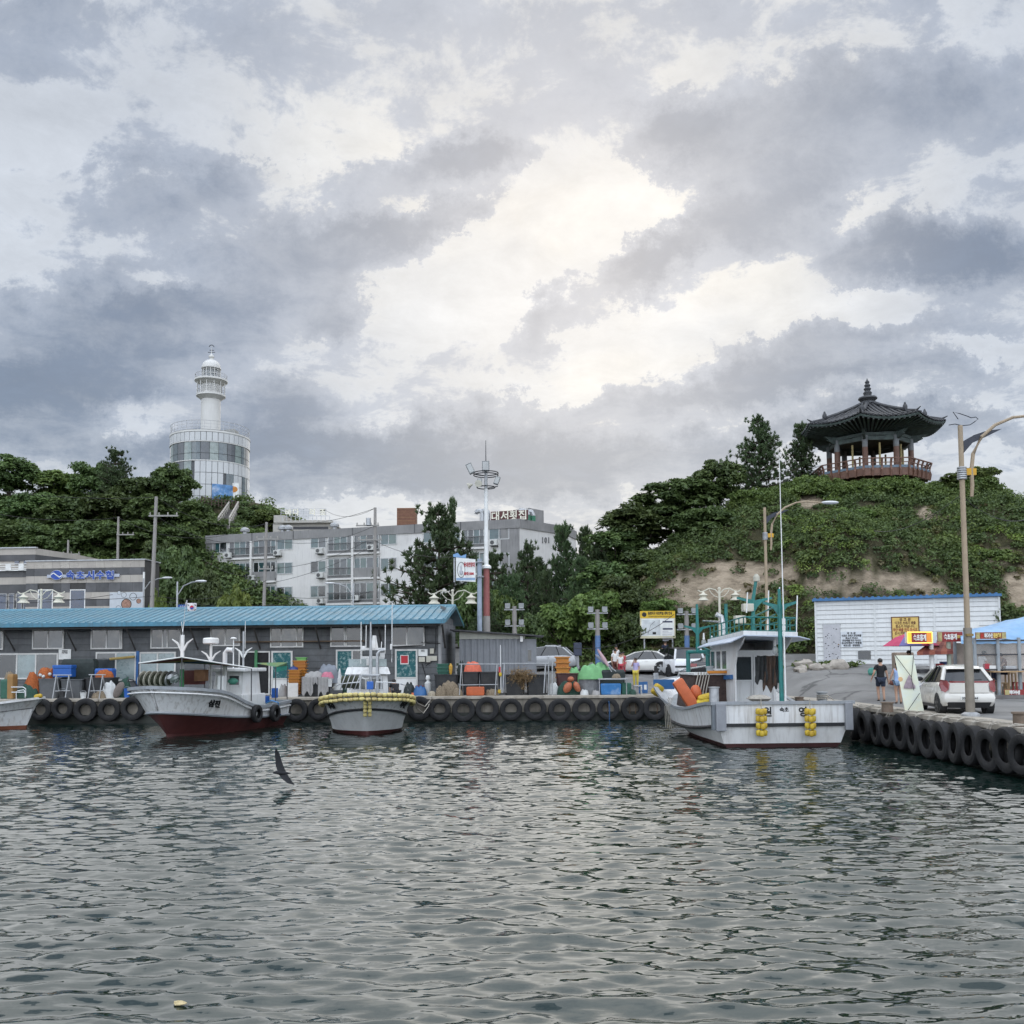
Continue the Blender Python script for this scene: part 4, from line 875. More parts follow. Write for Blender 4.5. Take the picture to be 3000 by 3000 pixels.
for x, y in ((675, 1628), (818, 1621), (941, 1615), (943, 1686), (744, 1694), (812, 1760), (944, 1761), (1046, 1752), (1092, 1605), (1450, 1591), (1451, 1672), (1228, 1672)):
 u, z = af.uz(x, y); ac = part_box('aircon_unit', ACW, ap, (u-.42, -.62, z-.3), (u+.42, -.3, z+.3), bevel=.02); MB().cyl((u-.12, -.632, z), (u-.12, -.622, z), .22, n=16).build('fan_grille', ACD, ac, lc=1)
 part_box('wall_bracket', DSTEEL, ac, (u-.4, -.62, z-.36), (u+.4, -.005, z-.305))
gf = Face((.82, 98.5), (6.24, 104.8))
GREYL = mat('grey_letter', (.16, .16, .16), .7)
for c, x in (('1', 1589), ('0', 1598), ('1', 1607)):
 u, z = gf.uz(x, 1582.5); p = gf.a+gf.u*u+gf.n*.04
 text_on(c, .86, (p.x, p.y, z), GREYL, ap, 'block_number', rz=gf.rz, depth=.06, bold=.02)
for x, y, gg in ((700, 1556, 0), (812, 1553, 0), (828, 1553, 0), (965, 1545, 0), (1396, 1520, 1), (1412, 1521, 1)):
 u, z = af.uz(x, y+12); m = MB()
 if gg: m.tube([(u+.35*math.cos(t), .9, zroof+.9+.35*math.sin(t)) for t in np.linspace(math.pi, 0, 7)]+[(u+.35, .9, zroof)], .28, 9)
 else: m.lathe([(.25, 0), (.25, .35), (.52, .42), (.55, .65), (.38, .85), (.1, .95), (.02, .96)], (u, 1.2, zroof), 12)
 m.build('roof_cowl', STEEL, ap, smooth=True, lc=1)
GRN = mat('green_duct', (.03, .16, .09), .5)
for x, y in ((1577, 1515), (1592, 1512)):
 u, z = gf.uz(x, 1527); p = gf.a+gf.u*u-gf.n*1.5
 m = MB(); m.cyl((p.x, p.y, zroof-.02), (p.x, p.y, zroof+.9), .33, n=10); m.build('roof_duct', GRN, ap)
 m = MB(); m.tube([(p.x, p.y, zroof+.9), (p.x-.1, p.y, zroof+1.35), (p.x-.7, p.y, zroof+1.45), (p.x-1.0, p.y, zroof+1.1)], .32, 9); m.build('duct_elbow', STEEL, ap, smooth=True)
u, z = gf.uz(1608, 1516); p = gf.a+gf.u*u-gf.n*3; MB().box((p.x, p.y, zroof+.9), (2.6, 2.5, 1.8), gf.rz).build('lift_house', AG, ap)
sg = thing('roof_sign', 'rooftop letter sign in pale Hangul on a dark red backing', 'sign', (af.a.x, af.a.y, 0), af.rz)
REDB = mat('sign_backing', (.10, .03, .03), .6); CREAML = mat('cream_letter', (.75, .72, .60), .5)
part_box('backing', REDB, sg, (u_(1432), .75, zroof), (u_(1542), .85, zroof+1.05))
for k, chh in enumerate('대서횟집'):
 o = text_on(chh, 1.1, (0, 0, 0), CREAML, sg, 'letter', depth=.08, bold=.02, wfit=.85); o.data.transform(ROOTM[sg.name].inverted()); o.data.transform(Matrix.Translation(((u_(1446), u_(1473), u_(1499), u_(1526))[k], .70, zroof+.53)))
BRK = mat('terracotta_slat', (.20, .095, .055), .7, var=.25, rnd=.1)
fp = P(1190, 1537, 112); fl = thing('brick_flue', 'square terracotta slatted tower behind the apartment roof', 'flue', (fp.x, 112, 3.4)); wq = 55*112/F
zt1 = P(1190, 1488, 112).z; part_box('core', mat('flue_core', (.05, .03, .02), .8), fl, (-wq/2+.05, .05, 0), (wq/2-.05, wq-.05, zt1-3.4-.02))
nS = 13
for k in range(nS):
 z1 = zt1-3.4-k*.18; part_box('slat', BRK, fl, (-wq/2, 0, z1-.15), (wq/2, wq, z1))
php = P(905, 1500, 122); pw = 130*122/F
ph = thing('penthouse', 'cream penthouse with roof terrace behind the apartment block', 'building', (php.x, 122, 5)); zb = 5
CRM = mat('cream_render', (.42, .40, .36), .8, var=.12, streak=.2)
zz = lambda y: P(905, y, 122).z-zb
xx = lambda x: P(x, 1520, 122).x-php.x
part_box('lower_storey', CRM, ph, (xx(800), 0, 0), (xx(965), 6, zz(1533))); part_box('terrace_slab', CRM, ph, (xx(828), -.6, zz(1533)+.002), (xx(975), 6, zz(1529)))
part_box('upper_storey', CRM, ph, (xx(799), .5, zz(1529)+.004), (xx(832), 6, zz(1507))); part_box('upper_storey', CRM, ph, (xx(832)+.01, 3.0, zz(1529)+.004), (xx(958), 6, zz(1514)))
part_box('shadow_gap', DSTEEL, ph, (xx(838), -.01, zz(1551)), (xx(962), -.004, zz(1543)))  # flat dark strip across the lower storey front
m = MB()
for k in range(12): x = xx(830)+(xx(968)-xx(830))*k/11; m.bb((x-.03, -.5, zz(1529)), (x+.03, -.44, zz(1514)))
m.bb((xx(830), -.5, zz(1514)), (xx(968), -.44, zz(1513))); m.build('terrace_railing', STEEL, ph, lc=1)
fs_ = MB()
for y in (1488, 1494, 1500): fs_.bb((xx(817), 1.0, zz(y)), (xx(950), 1.06, zz(y)+.06))
for k in range(9): x = xx(817)+(xx(950)-xx(817))*k/8; fs_.bb((x-.03, 1.07, zz(1508)), (x+.03, 1.13, zz(1486)))
fs_.build('sign_frame', STEEL, ph, lc=1)
for chh, x in (('바', 840), ('다', 862), ('리', 910), ('조', 941)):
 o = text_on(chh, .95, (0, 0, 0), CREAML, ph, 'roof_letter', depth=.06, bold=.03); o.data.transform(ROOTM[ph.name].inverted()); o.data.transform(Matrix.Translation((xx(x), .94, zz(1497))))
# ---------------- lighthouse
LX, LY = P(615, 1400, 140).x, 140.0; sc_ = 140/F
lz = lambda y: P(615, y, LY).z
lb = lz(1475)
lh = thing('lighthouse', 'white lighthouse tower standing on a round glazed and tiled drum', 'lighthouse', (LX, LY, lb-1.5)); z_ = lambda y: lz(y)-lb+1.5
LW = mat('lighthouse_white', (.64, .63, .60), .5, var=.05, scale=.6, streak=.12, dirt=(.4, .38, .35)); TILE = mat('drum_panel', (.54, .55, .55), .35, var=.06, scale=.5, rnd=.05)
RD = 5.72; RAILM = mat('white_rail', (.5, .5, .5), .5, .2)
MB().lathe([(RD-.12, 0), (RD-.12, z_(1283))], n=64).build('drum_core', mat('drum_joint', (.09, .095, .10), .6), lh, lc=1, smooth=True)
def ring_panels(nm, z0, z1, n, mt, gap=.07, r=RD, a0=184, a1=392, skip=None):
 base = None; da = 360/n; k = 0; a = a0
 while a<a1:
  if not (skip and skip(a+da/2, z0, z1)):
   if base is None or isinstance(mt, list):
    g = gap/r; m = MB(); rr = []
    for (ra, za) in ((r-.1, z0+gap/2), (r, z0+gap/2), (r, z1-gap/2), (r-.1, z1-gap/2)):
     rr.append([(ra*math.cos(t), ra*math.sin(t), za) for t in np.linspace(g/2, R(da)-g/2, 3)])
    m.loft([[rr[j][i] for j in range(4)] for i in range(3)])
    o = m.build(nm, mt[k % len(mt)] if isinstance(mt, list) else mt, lh, lc=1); base = o if not isinstance(mt, list) else None
   else: o = base.copy(); COL.objects.link(o)
   o.rotation_euler.z = R(a)
  a += da; k += 1
zt, zg1, zg0 = z_(1290), z_(1316), z_(1372)
ring_panels('drum_panel', zg1, zt, 44, TILE)
GLZ = [glass_mat('drum_glass', (.10, .13, .14), .04), glass_mat('drum_glass_dark', (.05, .06, .07), .04), glass_mat('drum_glass_green', (.22, .27, .25), .1)]
cut = lambda a: np.interp(a, [170, 225, 262, 400], [lz(1420), lz(1405), lz(1372), lz(1372)])-lb+1.5      # the glazing runs lower on the left
ring_panels('drum_pane', zg0+(zg1-zg0)*.38, zg1-.12, 28, GLZ, .07, RD-.06); ring_panels('drum_pane', zg0-.0, zg0+(zg1-zg0)*.38, 28, GLZ, .07, RD-.06)
ring_panels('drum_pane', z_(1405), zg0, 28, GLZ, .07, RD-.06, 184, 259)
rows_ = [zg0]+[zg0-1.72*k for k in range(1, 6)]
for i in range(5):
 ring_panels('drum_panel', max(rows_[i+1], 0), rows_[i], 44, TILE, skip=(lambda a, z0, z1: (z1>z_(1410) and a<262) or (i_ in (1, 2) and 309<a<326) or (i_ in (1, 2) and 338<a<355)) if [globals().__setitem__('i_', i)] else None)
for z0_, z1_, r_ in ((zt, zt+.25, RD+.06), (zg1-.12, zg1-.002, RD+.04), (zg0-.02, zg0+.1, RD+.05)): MB().lathe([(r_-.3, z0_), (r_, z0_), (r_, z1_), (r_-.3, z1_)], n=64, cap=False).build('ring_moulding', LW, lh, lc=1, smooth=True)
MB().lathe([(0.0, zt+.2), (RD-.1, zt+.2), (RD-.1, zt+.1), (0, zt+.1)], n=48, cap=False).build('roof_deck', mat('roof_deck', (.3, .3, .3), .8), lh, lc=1)
for a_ in (311, 341):
 m = MB(); t0, t1 = R(a_), R(a_+12.5); m.loft([[((RD-.07+k)*math.cos(t), (RD-.07+k)*math.sin(t), z) for k, z in ((0, rows_[3]), (.04, rows_[3]), (.04, rows_[1]), (0, rows_[1]))] for t in np.linspace(t0, t1, 4)]); m.build('drum_window', GLZ[0], lh, lc=1)
def railing(r, z0, h, n, nm='railing', bars=3, mt=RAILM, rt=.035):
 m = MB(); c = [(r*math.cos(t), r*math.sin(t)) for t in np.linspace(0, 2*math.pi, n, endpoint=False)]
 for k in range(1, bars+1): m.tube([(x, y, z0+h*k/bars) for x, y in c], rt*(1 if k==bars else .6), 4, closed=True)
 for x, y in c: m.cyl((x, y, z0), (x, y, z0+h), rt*.8, n=4)
 m.build(nm, mt, lh, lc=1)
railing(RD-.1, zt+.2, z_(1258)-zt-.2, 40)
cr = 28*sc_
MB().lathe([(cr, zt+.15), (cr, z_(1128)), (cr, z_(1116))], n=40).build('tower', LW, lh, lc=1, smooth=True)
m = MB(); m.prism([(0, zt+.2), (3.9, zt+.2), (3.9, z_(1262)), (1.4, z_(1268))], -1.2, 1.2, 'y'); m.build('stair_hood', mat('grey_hood', (.33, .33, .31), .6), lh, lc=1)
for yb, rr, nm in ((1163, 42*sc_, 'lower_gallery'), (1119, 47.5*sc_, 'upper_gallery')):
 MB().lathe([(cr+.005, z_(yb+6)-.2), (rr-.25, z_(yb+3)), (rr, z_(yb)), (rr, z_(yb-5)), (cr+.005, z_(yb-5))], n=40, cap=False).build(nm, LW, lh, lc=1, smooth=True)
railing(42*sc_-.1, z_(1158), 1.15, 20, 'gallery_railing', 4); railing(47.5*sc_-.1, z_(1114), z_(1100)-z_(1114), 20, 'gallery_railing', 3)
m = MB()
for k in range(12):
 t = k*math.pi/6; m.cyl((40*sc_*math.cos(t), 40*sc_*math.sin(t), z_(1158)), (40*sc_*math.cos(t), 40*sc_*math.sin(t), z_(1122)), .06, n=6)
m.build('gallery_posts', LW, lh, lc=1)
lr = 26*sc_
MB().lathe([(lr*.9, z_(1114)), (lr*.9, z_(1080))], n=24).build('lantern_glass', glass_mat('lantern_glass', (.30, .33, .34), .05, .55), lh, lc=1)
m = MB()
for k in range(14): t = k*math.pi/7; m.cyl((lr*math.cos(t), lr*math.sin(t), z_(1114)), (lr*math.cos(t), lr*math.sin(t), z_(1078)), .05, n=5)
for y in (1113, 1098, 1086): m.tube([(lr*math.cos(t), lr*math.sin(t), z_(y)) for t in np.linspace(0, 2*math.pi, 20, endpoint=False)], .045, 4, closed=True)
m.build('lantern_frame', LW, lh, lc=1); MB().lathe([(.02, z_(1112)), (.45, z_(1112)), (.5, z_(1098)), (.4, z_(1088)), (.02, z_(1086))], n=14).build('lamp_lens', glass_mat('lens', (.15, .17, .17), .1), lh, lc=1, smooth=True)
dr = 28.5*sc_; zd = z_(1080)
MB().lathe([(dr*.9, zd-.1), (dr, zd-.1), (dr, zd+.08)]+[(dr*.96*math.cos(t), zd+.1+(z_(1056)-zd)*math.sin(t)) for t in np.linspace(0, 1.5, 8)]+[(.3, z_(1055)), (.22, z_(1050)), (.42, z_(1047)), (.42, z_(1043)), (.2, z_(1040)), (.06, z_(1037)), (.03, z_(1020)), (.01, z_(1013))], n=32).build('dome', LW, lh, lc=1, smooth=True)
MB().bb((-.55, -.03, z_(1033)), (.55, .03, z_(1033)+.08)).build('vane_arm', DSTEEL, lh, lc=1); MB().bb((-.3, -.03, z_(1027)), (.4, .03, z_(1027)+.08)).build('vane_arm', DSTEEL, lh, lc=1); m = MB(); m.tube([(.38*math.cos(t), 0, z_(1018)+.38*math.sin(t)) for t in np.linspace(.2, 2.9, 7)], .06, 5); m.build('wind_vane', DSTEEL, lh, lc=1)
MUR = mat('mural_blue', (.10, .25, .50), .5, var=.5, scale=1.2, dirt=(.6, .6, .6), dirt_amt=.6)
m = MB(); t0, t1 = R(291), R(327); m.loft([[((RD+k)*math.cos(t), (RD+k)*math.sin(t), z) for k, z in ((.005, .3), (.06, .3), (.06, z_(1437)), (.005, z_(1437)))] for t in np.linspace(t0, t1, 10)]); m.build('mural_panel', MUR, lh, lc=1)
m = MB(); t0 = R(324); m.box((RD*math.cos(t0), RD*math.sin(t0)-.15, z_(1452)), (1.5, .1, 2.4)); m.build('notice_panel', WPL, lh, lc=1)
m = MB(); m.ell((RD*math.cos(t0), RD*math.sin(t0)-.21, z_(1447)), (.6, .03, .45), 12, 6); m.build('notice_sun', mat('orange_print', (.55, .22, .04), .6), lh, lc=1)
lf = thing('lighthouse_fence', 'brown rail fence on the brow in front of the lighthouse drum', 'fence', tuple(P(620, 1470, 132)))
m = MB(); FW = mat('brown_fence', (.09, .06, .045), .7)
for k in range(12):
 x = 590+k*10; yb_ = 1478+k*1.2; a, b = P(x, yb_, 132), P(x, yb_-24, 132); MB().cyl(a, b, .07, n=5).build('post', FW, lf)
for dy in (-5, -13, -21): MB().tube([P(588, 1478+dy, 132), P(702, 1492+dy, 132)], .05, 4).build('rail', FW, lf)
stp = thing('hill_stairway', 'steep stairway with pale handrails climbing to the lighthouse', 'stairway', tuple(P(664, 1540, 118)))
SA, SB = P(655, 1542, 119), P(684, 1494, 131); SW = 33*119/F/2
for k in range(22):
 c = SA.lerp(SB, k/21); MB().box((c.x, c.y, c.z-.25), (SW*2, .62, .5)).build('step', mat('step_concrete', (.16, .15, .14), .9, var=.3), stp)
HR_ = mat('handrail_pale', (.42, .39, .35), .6)
for s_ in (-1, 1):
 a, b = SA+Vector((s_*SW, 0, 1.1)), SB+Vector((s_*SW*.9, 0, 1.1)); MB().tube([a, b], .11, 5).build('handrail', HR_, stp); MB().tube([a-Vector((0, 0, .5)), b-Vector((0, 0, .5))], .07, 4).build('handrail', HR_, stp)
 for k in range(0, 22, 3): c = a.lerp(b, k/21); MB().cyl(c-Vector((0, 0, 1.4)), c+Vector((0, 0, .1)), .07, n=4).build('baluster', HR_, stp)
# ---------------- pavilion
PX, PY = P(2546, 1300, 78).x, 78.0; pzf = 16.35
pv = thing('pavilion', 'octagonal tiled-roof pavilion with red railing on the hilltop', 'pavilion', (PX, PY, pzf-1.2)); A0 = R(-116.6)
ROOFT = mat('roof_tile_grey', (.055, .057, .062), .65, var=.35, scale=2.5, bump=.3, dirt=(.11, .11, .11), dirt_amt=.4); PWOOD = mat('pavilion_red', (.155, .078, .052), .6, var=.25, scale=3, streak=.3, dirt=(.08, .05, .04)); PGRN = mat('pavilion_green', (.085, .108, .10), .7, var=.4, scale=3, dirt=(.16, .22, .20), dirt_amt=.5); PGRY = mat('pavilion_grey', (.20, .21, .215), .7, var=.2)
o_ = 1.2      # floor height above the thing's origin
RE = 5.85; ze = o_+4.45; za_ = o_+6.80      # eave corner radius, eave corner height, apex
c8 = [(math.cos(A0+k*math.pi/4), math.sin(A0+k*math.pi/4)) for k in range(8)]
def rz_(rho): # roof height along a corner ridge: concave curve, lifted at the tip
 t = rho/RE; return za_-(za_-ze)*(1.38*t-.52*t*t+.14*t**3)+.22*max(0, t-.75)*2
def roof_pt(k, t, s):
 """face k, t from apex 0 to eave 1, s from -1 to 1 across the face"""
 a = Vector((*c8[k], 0)); b = Vector((*c8[(k+1) % 8], 0)); f = (s+1)/2; d = a*(1-f)+b*f
 zc = rz_(RE*t); sag = .30*(1-s*s)*t**2
 return Vector((d.x*RE*t, d.y*RE*t, zc-sag))
for k in range(8):
 m = MB(); nt_, ns_ = 9, 8; g = [[roof_pt(k, .06+.94*i/nt_, -1+2*j/ns_) for j in range(ns_+1)] for i in range(nt_+1)]
 for i in range(nt_):
  for j in range(ns_): m.quad(g[i][j], g[i][j+1], g[i+1][j+1], g[i+1][j])
 fc = m.build('roof_face', ROOFT, pv, lc=1, smooth=True)
 half = RE*math.sin(math.pi/8); nrow = 12
 for j in range(nrow):
  xo = -1+2*(j+.5)/nrow; t0 = max(.10, abs(xo)*1.0*.98); pts = []
  for t in np.linspace(t0, 1.015, 6):
   s_ = xo/max(t, 1e-3); pts.append(roof_pt(k, t, max(-1, min(1, s_)))+Vector((0, 0, .05)))
  MB().tube(pts, .085, 6).build('tile_row', ROOFT, fc, lc=1, smooth=60)
 e0, e1 = roof_pt(k, .99, -1), roof_pt(k, .99, 1); pts = [roof_pt(k, .985, s)-Vector((0, 0, .16)) for s in np.linspace(-1, 1, 9)]
 MB().tube(pts, .10, 4).build('eave_board', PGRN, pv, lc=1)
 for j in range(11):
  s_ = -1+2*(j+.5)/11; a = roof_pt(k, .965, s_)-Vector((0, 0, .30)); b = roof_pt(k, .52, s_); b.z = o_+3.68
  MB().tube([a, b], .075, 6).build('rafter', PGRN, pv, lc=1); MB().ell(tuple(a+(a-b).normalized()*.01), .085, 6, 4).build('rafter_end', PGRY, pv, lc=1)
 pts = [Vector((c8[k][0]*r_, c8[k][1]*r_, rz_(r_)+.16)) for r_ in np.linspace(.45, RE*.74, 7)]
 MB().tube(pts, [.15]*7, 6).build('ridge', ROOFT, pv, lc=1)
 e = pts[-1]; m = MB(); m.ell(tuple(e+Vector((0, 0, .14))), (.2, .2, .32), 8, 6); m.ell((e.x, e.y, e.z+.42), (.1, .1, .18), 6, 5); m.build('ridge_ornament', ROOFT, pv, lc=1, smooth=True)
 pts = [Vector((c8[k][0]*r_, c8[k][1]*r_, rz_(r_)+.10+(.28 if i_==4 else 0))) for i_, r_ in enumerate(np.linspace(RE*.74, RE*1.03, 5))]
 MB().tube(pts, [.12, .11, .10, .09, .03], 6).build('lower_ridge', ROOFT, pv, lc=1)
fz = za_-.15
MB().lathe([(.62, fz-.15), (.68, fz), (.55, fz+.2), (.78, fz+.42), (.72, fz+.55), (.35, fz+.62), (.30, fz+.72), (.36, fz+.95), (.22, fz+1.1), (.31, fz+1.28), (.18, fz+1.42), (.26, fz+1.58), (.14, fz+1.72), (.2, fz+1.86), (.08, fz+2.0), (.01, fz+2.2)], n=16).build('finial', ROOFT, pv, lc=1, smooth=True)
RC = 3.2
for k in range(8):
 x, y = c8[k][0]*RC, c8[k][1]*RC
 col = MB().cyl((x, y, .2), (x, y, o_+2.35), .235, .22, 14).build('column', PWOOD, pv, lc=1, smooth=True); MB().cyl((x, y, o_+2.352), (x, y, o_+3.3), .225, n=14).build('column_head', PGRY, col, lc=1, smooth=True)
 nx, ny = c8[(k+1) % 8][0]*RC, c8[(k+1) % 8][1]*RC; a = Vector((x, y, 0)); b = Vector((nx, ny, 0)); mid = (a+b)/2; rz0 = math.atan2(ny-y, nx-x)
 MB().box((mid.x, mid.y, o_+3.08), ((b-a).length-.4, .2, .32), rz0).build('tie_beam', PGRN, pv, lc=1); MB().box((mid.x, mid.y, o_+3.42), ((b-a).length+.15, .26, .26), rz0).build('purlin', PGRN, pv, lc=1)
 for s_ in (1, -1):
  m = MB(); m.prism([(.2, 2.95), (.8, 3.1), (.7, 3.16), (.95, 3.28), (.6, 3.3), (.2, 3.32)], -.06, .06, 'y')
  q = Matrix.Translation((x, y, o_)) @ Matrix.Rotation(rz0 if s_==1 else math.atan2(c8[k-1][1]*RC-y, c8[k-1][0]*RC-x), 4, 'Z'); m.xform(q).build('bracket', PGRN, pv, lc=1)
 m = MB(); m.prism([(-.1, 2.95), (.55, 3.0), (.45, 3.03), (.95, 3.25), (.85, 3.33), (1.25, 3.55), (-.1, 3.55)], -.1, .1, 'y'); m.xform(Matrix.Translation((x, y, o_)) @ Matrix.Rotation(math.atan2(y, x), 4, 'Z')).build('bracket_arm', PGRN, pv, lc=1)
TWIST = mat('gold_twist', (.38, .30, .12), .5, var=.4, scale=9)
for k in range(8):
 t = A0+R(22.5)+k*math.pi/4; MB().cyl((2.72*math.cos(t), 2.72*math.sin(t), o_), (2.72*math.cos(t), 2.72*math.sin(t), o_+2.75), .085, n=8).build('twisted_post', TWIST, pv, lc=1)
MB().lathe([(3.0, o_+3.56), (3.05, o_+3.5), (.1, o_+3.9)], n=8, cap=False).build('ceiling', PGRN, pv, lc=1)
RP = 4.55
def oct_ring(r0, r1, z0, z1): return MB().lathe([(r0, z0), (r1, z0), (r1, z1), (r0, z1), (r0, z0)], n=8, m=Matrix.Rotation(A0, 3, 'Z'), cap=False)
MB().lathe([(RP-.1, o_-.18), (RP, o_-.18), (RP, o_+.02), (0.0, o_+.02)], n=8, m=Matrix.Rotation(A0, 3, 'Z')).build('floor_deck', PWOOD, pv, lc=1)
MB().lathe([(3.6, 0), (3.6, o_-.19)], n=8, m=Matrix.Rotation(A0, 3, 'Z')).build('plinth', PWOOD, pv, lc=1)
for nm, r0, r1, z0, z1, mt in (('skirt_panel', RP-.06, RP, o_+.02, o_+.42, PWOOD), ('lattice_band', RP-.02, RP+.03, o_+.43, o_+.62, mat('blue_grey_band', (.14, .19, .24), .7, var=.3, scale=8)), ('rail', RP+.04, RP+.12, o_+.80, o_+.86, PWOOD), ('top_rail', RP+.10, RP+.22, o_+1.12, o_+1.20, PWOOD)):
 oct_ring(r0, r1, z0, z1).build(nm, mt, pv, lc=1)
for k in range(8):
 a, b = Vector((*c8[k], 0)), Vector((*c8[(k+1) % 8], 0))
 for j in range(5):
  d = a.lerp(b, j/5)*RP; an = math.atan2(d.y, d.x)
  m = MB(); m.prism([(-.07, -.25), (.07, -.25), (.16, .25), (.06, .55), (.12, .85), (.24, 1.13), (.12, 1.13), (0, .85), (-.05, .5)], -.075, .075, 'y'); m.xform(Matrix.Translation((d.x, d.y, o_)) @ Matrix.Rotation(an, 4, 'Z')).build('rail_post', PWOOD, pv, lc=1)
# ---------------- white boarded hut on the rise
hf = Face((P(2392, 1900, 52.5).x, 52.5), (P(2932, 1900, 49.1).x, 49.1)); hz = 1.42
hut = thing('white_hut', 'white horizontally boarded hut with blue roof edge below the hill', 'hut', (hf.a.x, hf.a.y, hz-1.0), hf.rz)
HB = mat('white_board', (.66, .67, .66), .55, var=.07, scale=1.5, streak=.18, rnd=.03, dirt=(.42, .41, .39), dirt_amt=.25); ztop = hf.uz(2392, 1762)[1]; oz = hz-1.0
part_box('wall_core', mat('board_gap', (.42, .42, .43), .8), hut, (.02, .03, 0), (hf.len-.02, 4.5, ztop-oz))
cuts = [0]+[hf.uz(x, 1850)[0] for x in (2564, 2739)]+[hf.len]
nb = 15; bh2 = (ztop-hz+.25)/nb
for i in range(3):
 b0 = None
 for k in range(nb):
  z0 = hz-oz-.25+k*bh2; u0, u1 = cuts[i]+.05, cuts[i+1]-.05
  m = MB(); m.add([(u0, -.03, z0), (u1, -.03, z0), (u1, .0, z0+bh2-.016), (u0, .0, z0+bh2-.016), (u0, .03, z0), (u1, .03, z0), (u1, .03, z0+bh2-.016), (u0, .03, z0+bh2-.016)], [(0, 1, 2, 3), (4, 7, 6, 5), (0, 4, 5, 1), (1, 5, 6, 2), (2, 6, 7, 3), (3, 7, 4, 0)])
  m.build('wall_board', HB, hut, lc=1)
for c in cuts: part_box('cover_strip', HB, hut, (c-.05, -.045, 0), (c+.05, .028, ztop-oz-.003))
part_box('plinth', mat('plinth_concrete', (.3, .29, .27), .9, var=.3), hut, (-.02, -.06, 0), (hf.len+.05, .029, .78))
RB = mat('blue_roof_edge', (.05, .16, .34), .5, var=.2, streak=.3); part_box('roof', RB, hut, (-.15, -.18, ztop-oz), (hf.len+.12, 4.7, ztop-oz+.13))
m = MB(); pr = []; x = -.15
while x<hf.len: pr += [(x, ztop-oz+.133), (x+.06, ztop-oz+.133), (x+.1, ztop-oz+.19), (x+.18, ztop-oz+.19), (x+.22, ztop-oz+.133)]; x += .3
m.prism([(-.15, ztop-oz+.131)]+pr+[(hf.len+.12, ztop-oz+.131)], -.17, 4.6, 'y'); m.build('roof_sheet', RB, hut, lc=1)
u0, u1, z0, z1 = hf.rect(2413, 1831, 2462, 1941); dr_ = part_box('door', mat('dented_door', (.46, .46, .48), .5, var=.15, scale=2, dirt=(.08, .07, .06), dirt_amt=.0), hut, (u0, -.07, z0-oz), (u1, -.032, z1-oz))
for k in range(30): uu_, zz_ = random.uniform(u0+.1, u1-.1), random.uniform(z0+.1, z1-.1)-oz; MB().ell((uu_, -.071, zz_), (random.uniform(.015, .045), .004, random.uniform(.012, .03)), 6, 4).build('dent_mark', INK, dr_, lc=1)
MB().ell((u1-.09, -.11, (z0+z1)/2-oz-.05), .035, 8, 6).build('door_knob', mat('brass', (.35, .22, .10), .4, .8), dr_, lc=1)
part_box('door_trim', STEEL, dr_, (u0-.05, -.05, z1-oz+.001), (u1+.05, -.028, z1-oz+.05))
u0, u1, z0, z1 = hf.rect(2514, 1907, 2551, 1931); part_box('vent_opening', DGLASS, hut, (u0, -.05, z0-oz), (u1, -.035, z1-oz))
def notice(fc, root, oz, x0, y0, x1, y1, mt, lines, ink, size, name='notice', lead=1.0, y=-.06, edge=None, x_line=None):
 u0, u1, z0, z1 = fc.rect(x0, y0, x1, y1); b = part_box(name, mt, root, (u0, y, z0-oz), (u1, y+.02, z1-oz))
 if edge: frame_mb(u0-.03, u1+.03, z0-oz-.03, z1-oz+.03, y-.008, y+.018, .05).build('notice_edge', edge, b, lc=1)
 n = len(lines); h = (z1-z0)/(n+.4)
 for k, (t, wf) in enumerate(lines):
  if not t: continue
  o = text_on(t, h*size, (0, 0, 0), ink[k % len(ink)] if isinstance(ink, list) else ink, b, 'lettering', depth=.006, bold=.004, wfit=(u1-u0)*wf)
  o.data.transform(ROOTM[root.name].inverted()); o.data.transform(Matrix.Translation(((u0+u1)/2, y-.006, z1-oz-h*(k+.7))))
 return b
notice(hf, hut, oz, 2463, 1850, 2527, 1896, mat('pale_notice', (.62, .65, .68), .6), [('경 고 문', .4), ('이곳은 쓰레기 무단배출', .9), ('장소가 아니니', .55), ('무단배출 하지 마시오', .85), ('감시카메라가 작동중', .92), ('속초시장 · 동명동장', .75)], INK, .95)
notice(hf, hut, oz, 2613, 1808, 2692, 1872, mat('yellow_notice', (.66, .46, .13), .5), [('경 고 문', .42), ('이곳은 쓰레기 배출', .78), ('장소가 아닙니다.', .72), ('무단 배출 하지 마시오.', .92), ('감시 카메라 작동중', .8), ('속 초 시 장', .5)], [mat('brown_ink', (.10, .03, .015), .6), mat('brown_ink', (.1, .03, .015)), mat('brown_ink', (.1, .03, .015)), mat('red_ink', (.28, .03, .02), .6)], 1.0, edge=mat('brown_ink', (.1, .03, .015)))
u0, u1, z0, z1 = hf.rect(2828, 1822, 2869, 1860); part_box('wall_plate', WPL, hut, (u0, -.06, z0-oz), (u1, -.035, z1-oz))
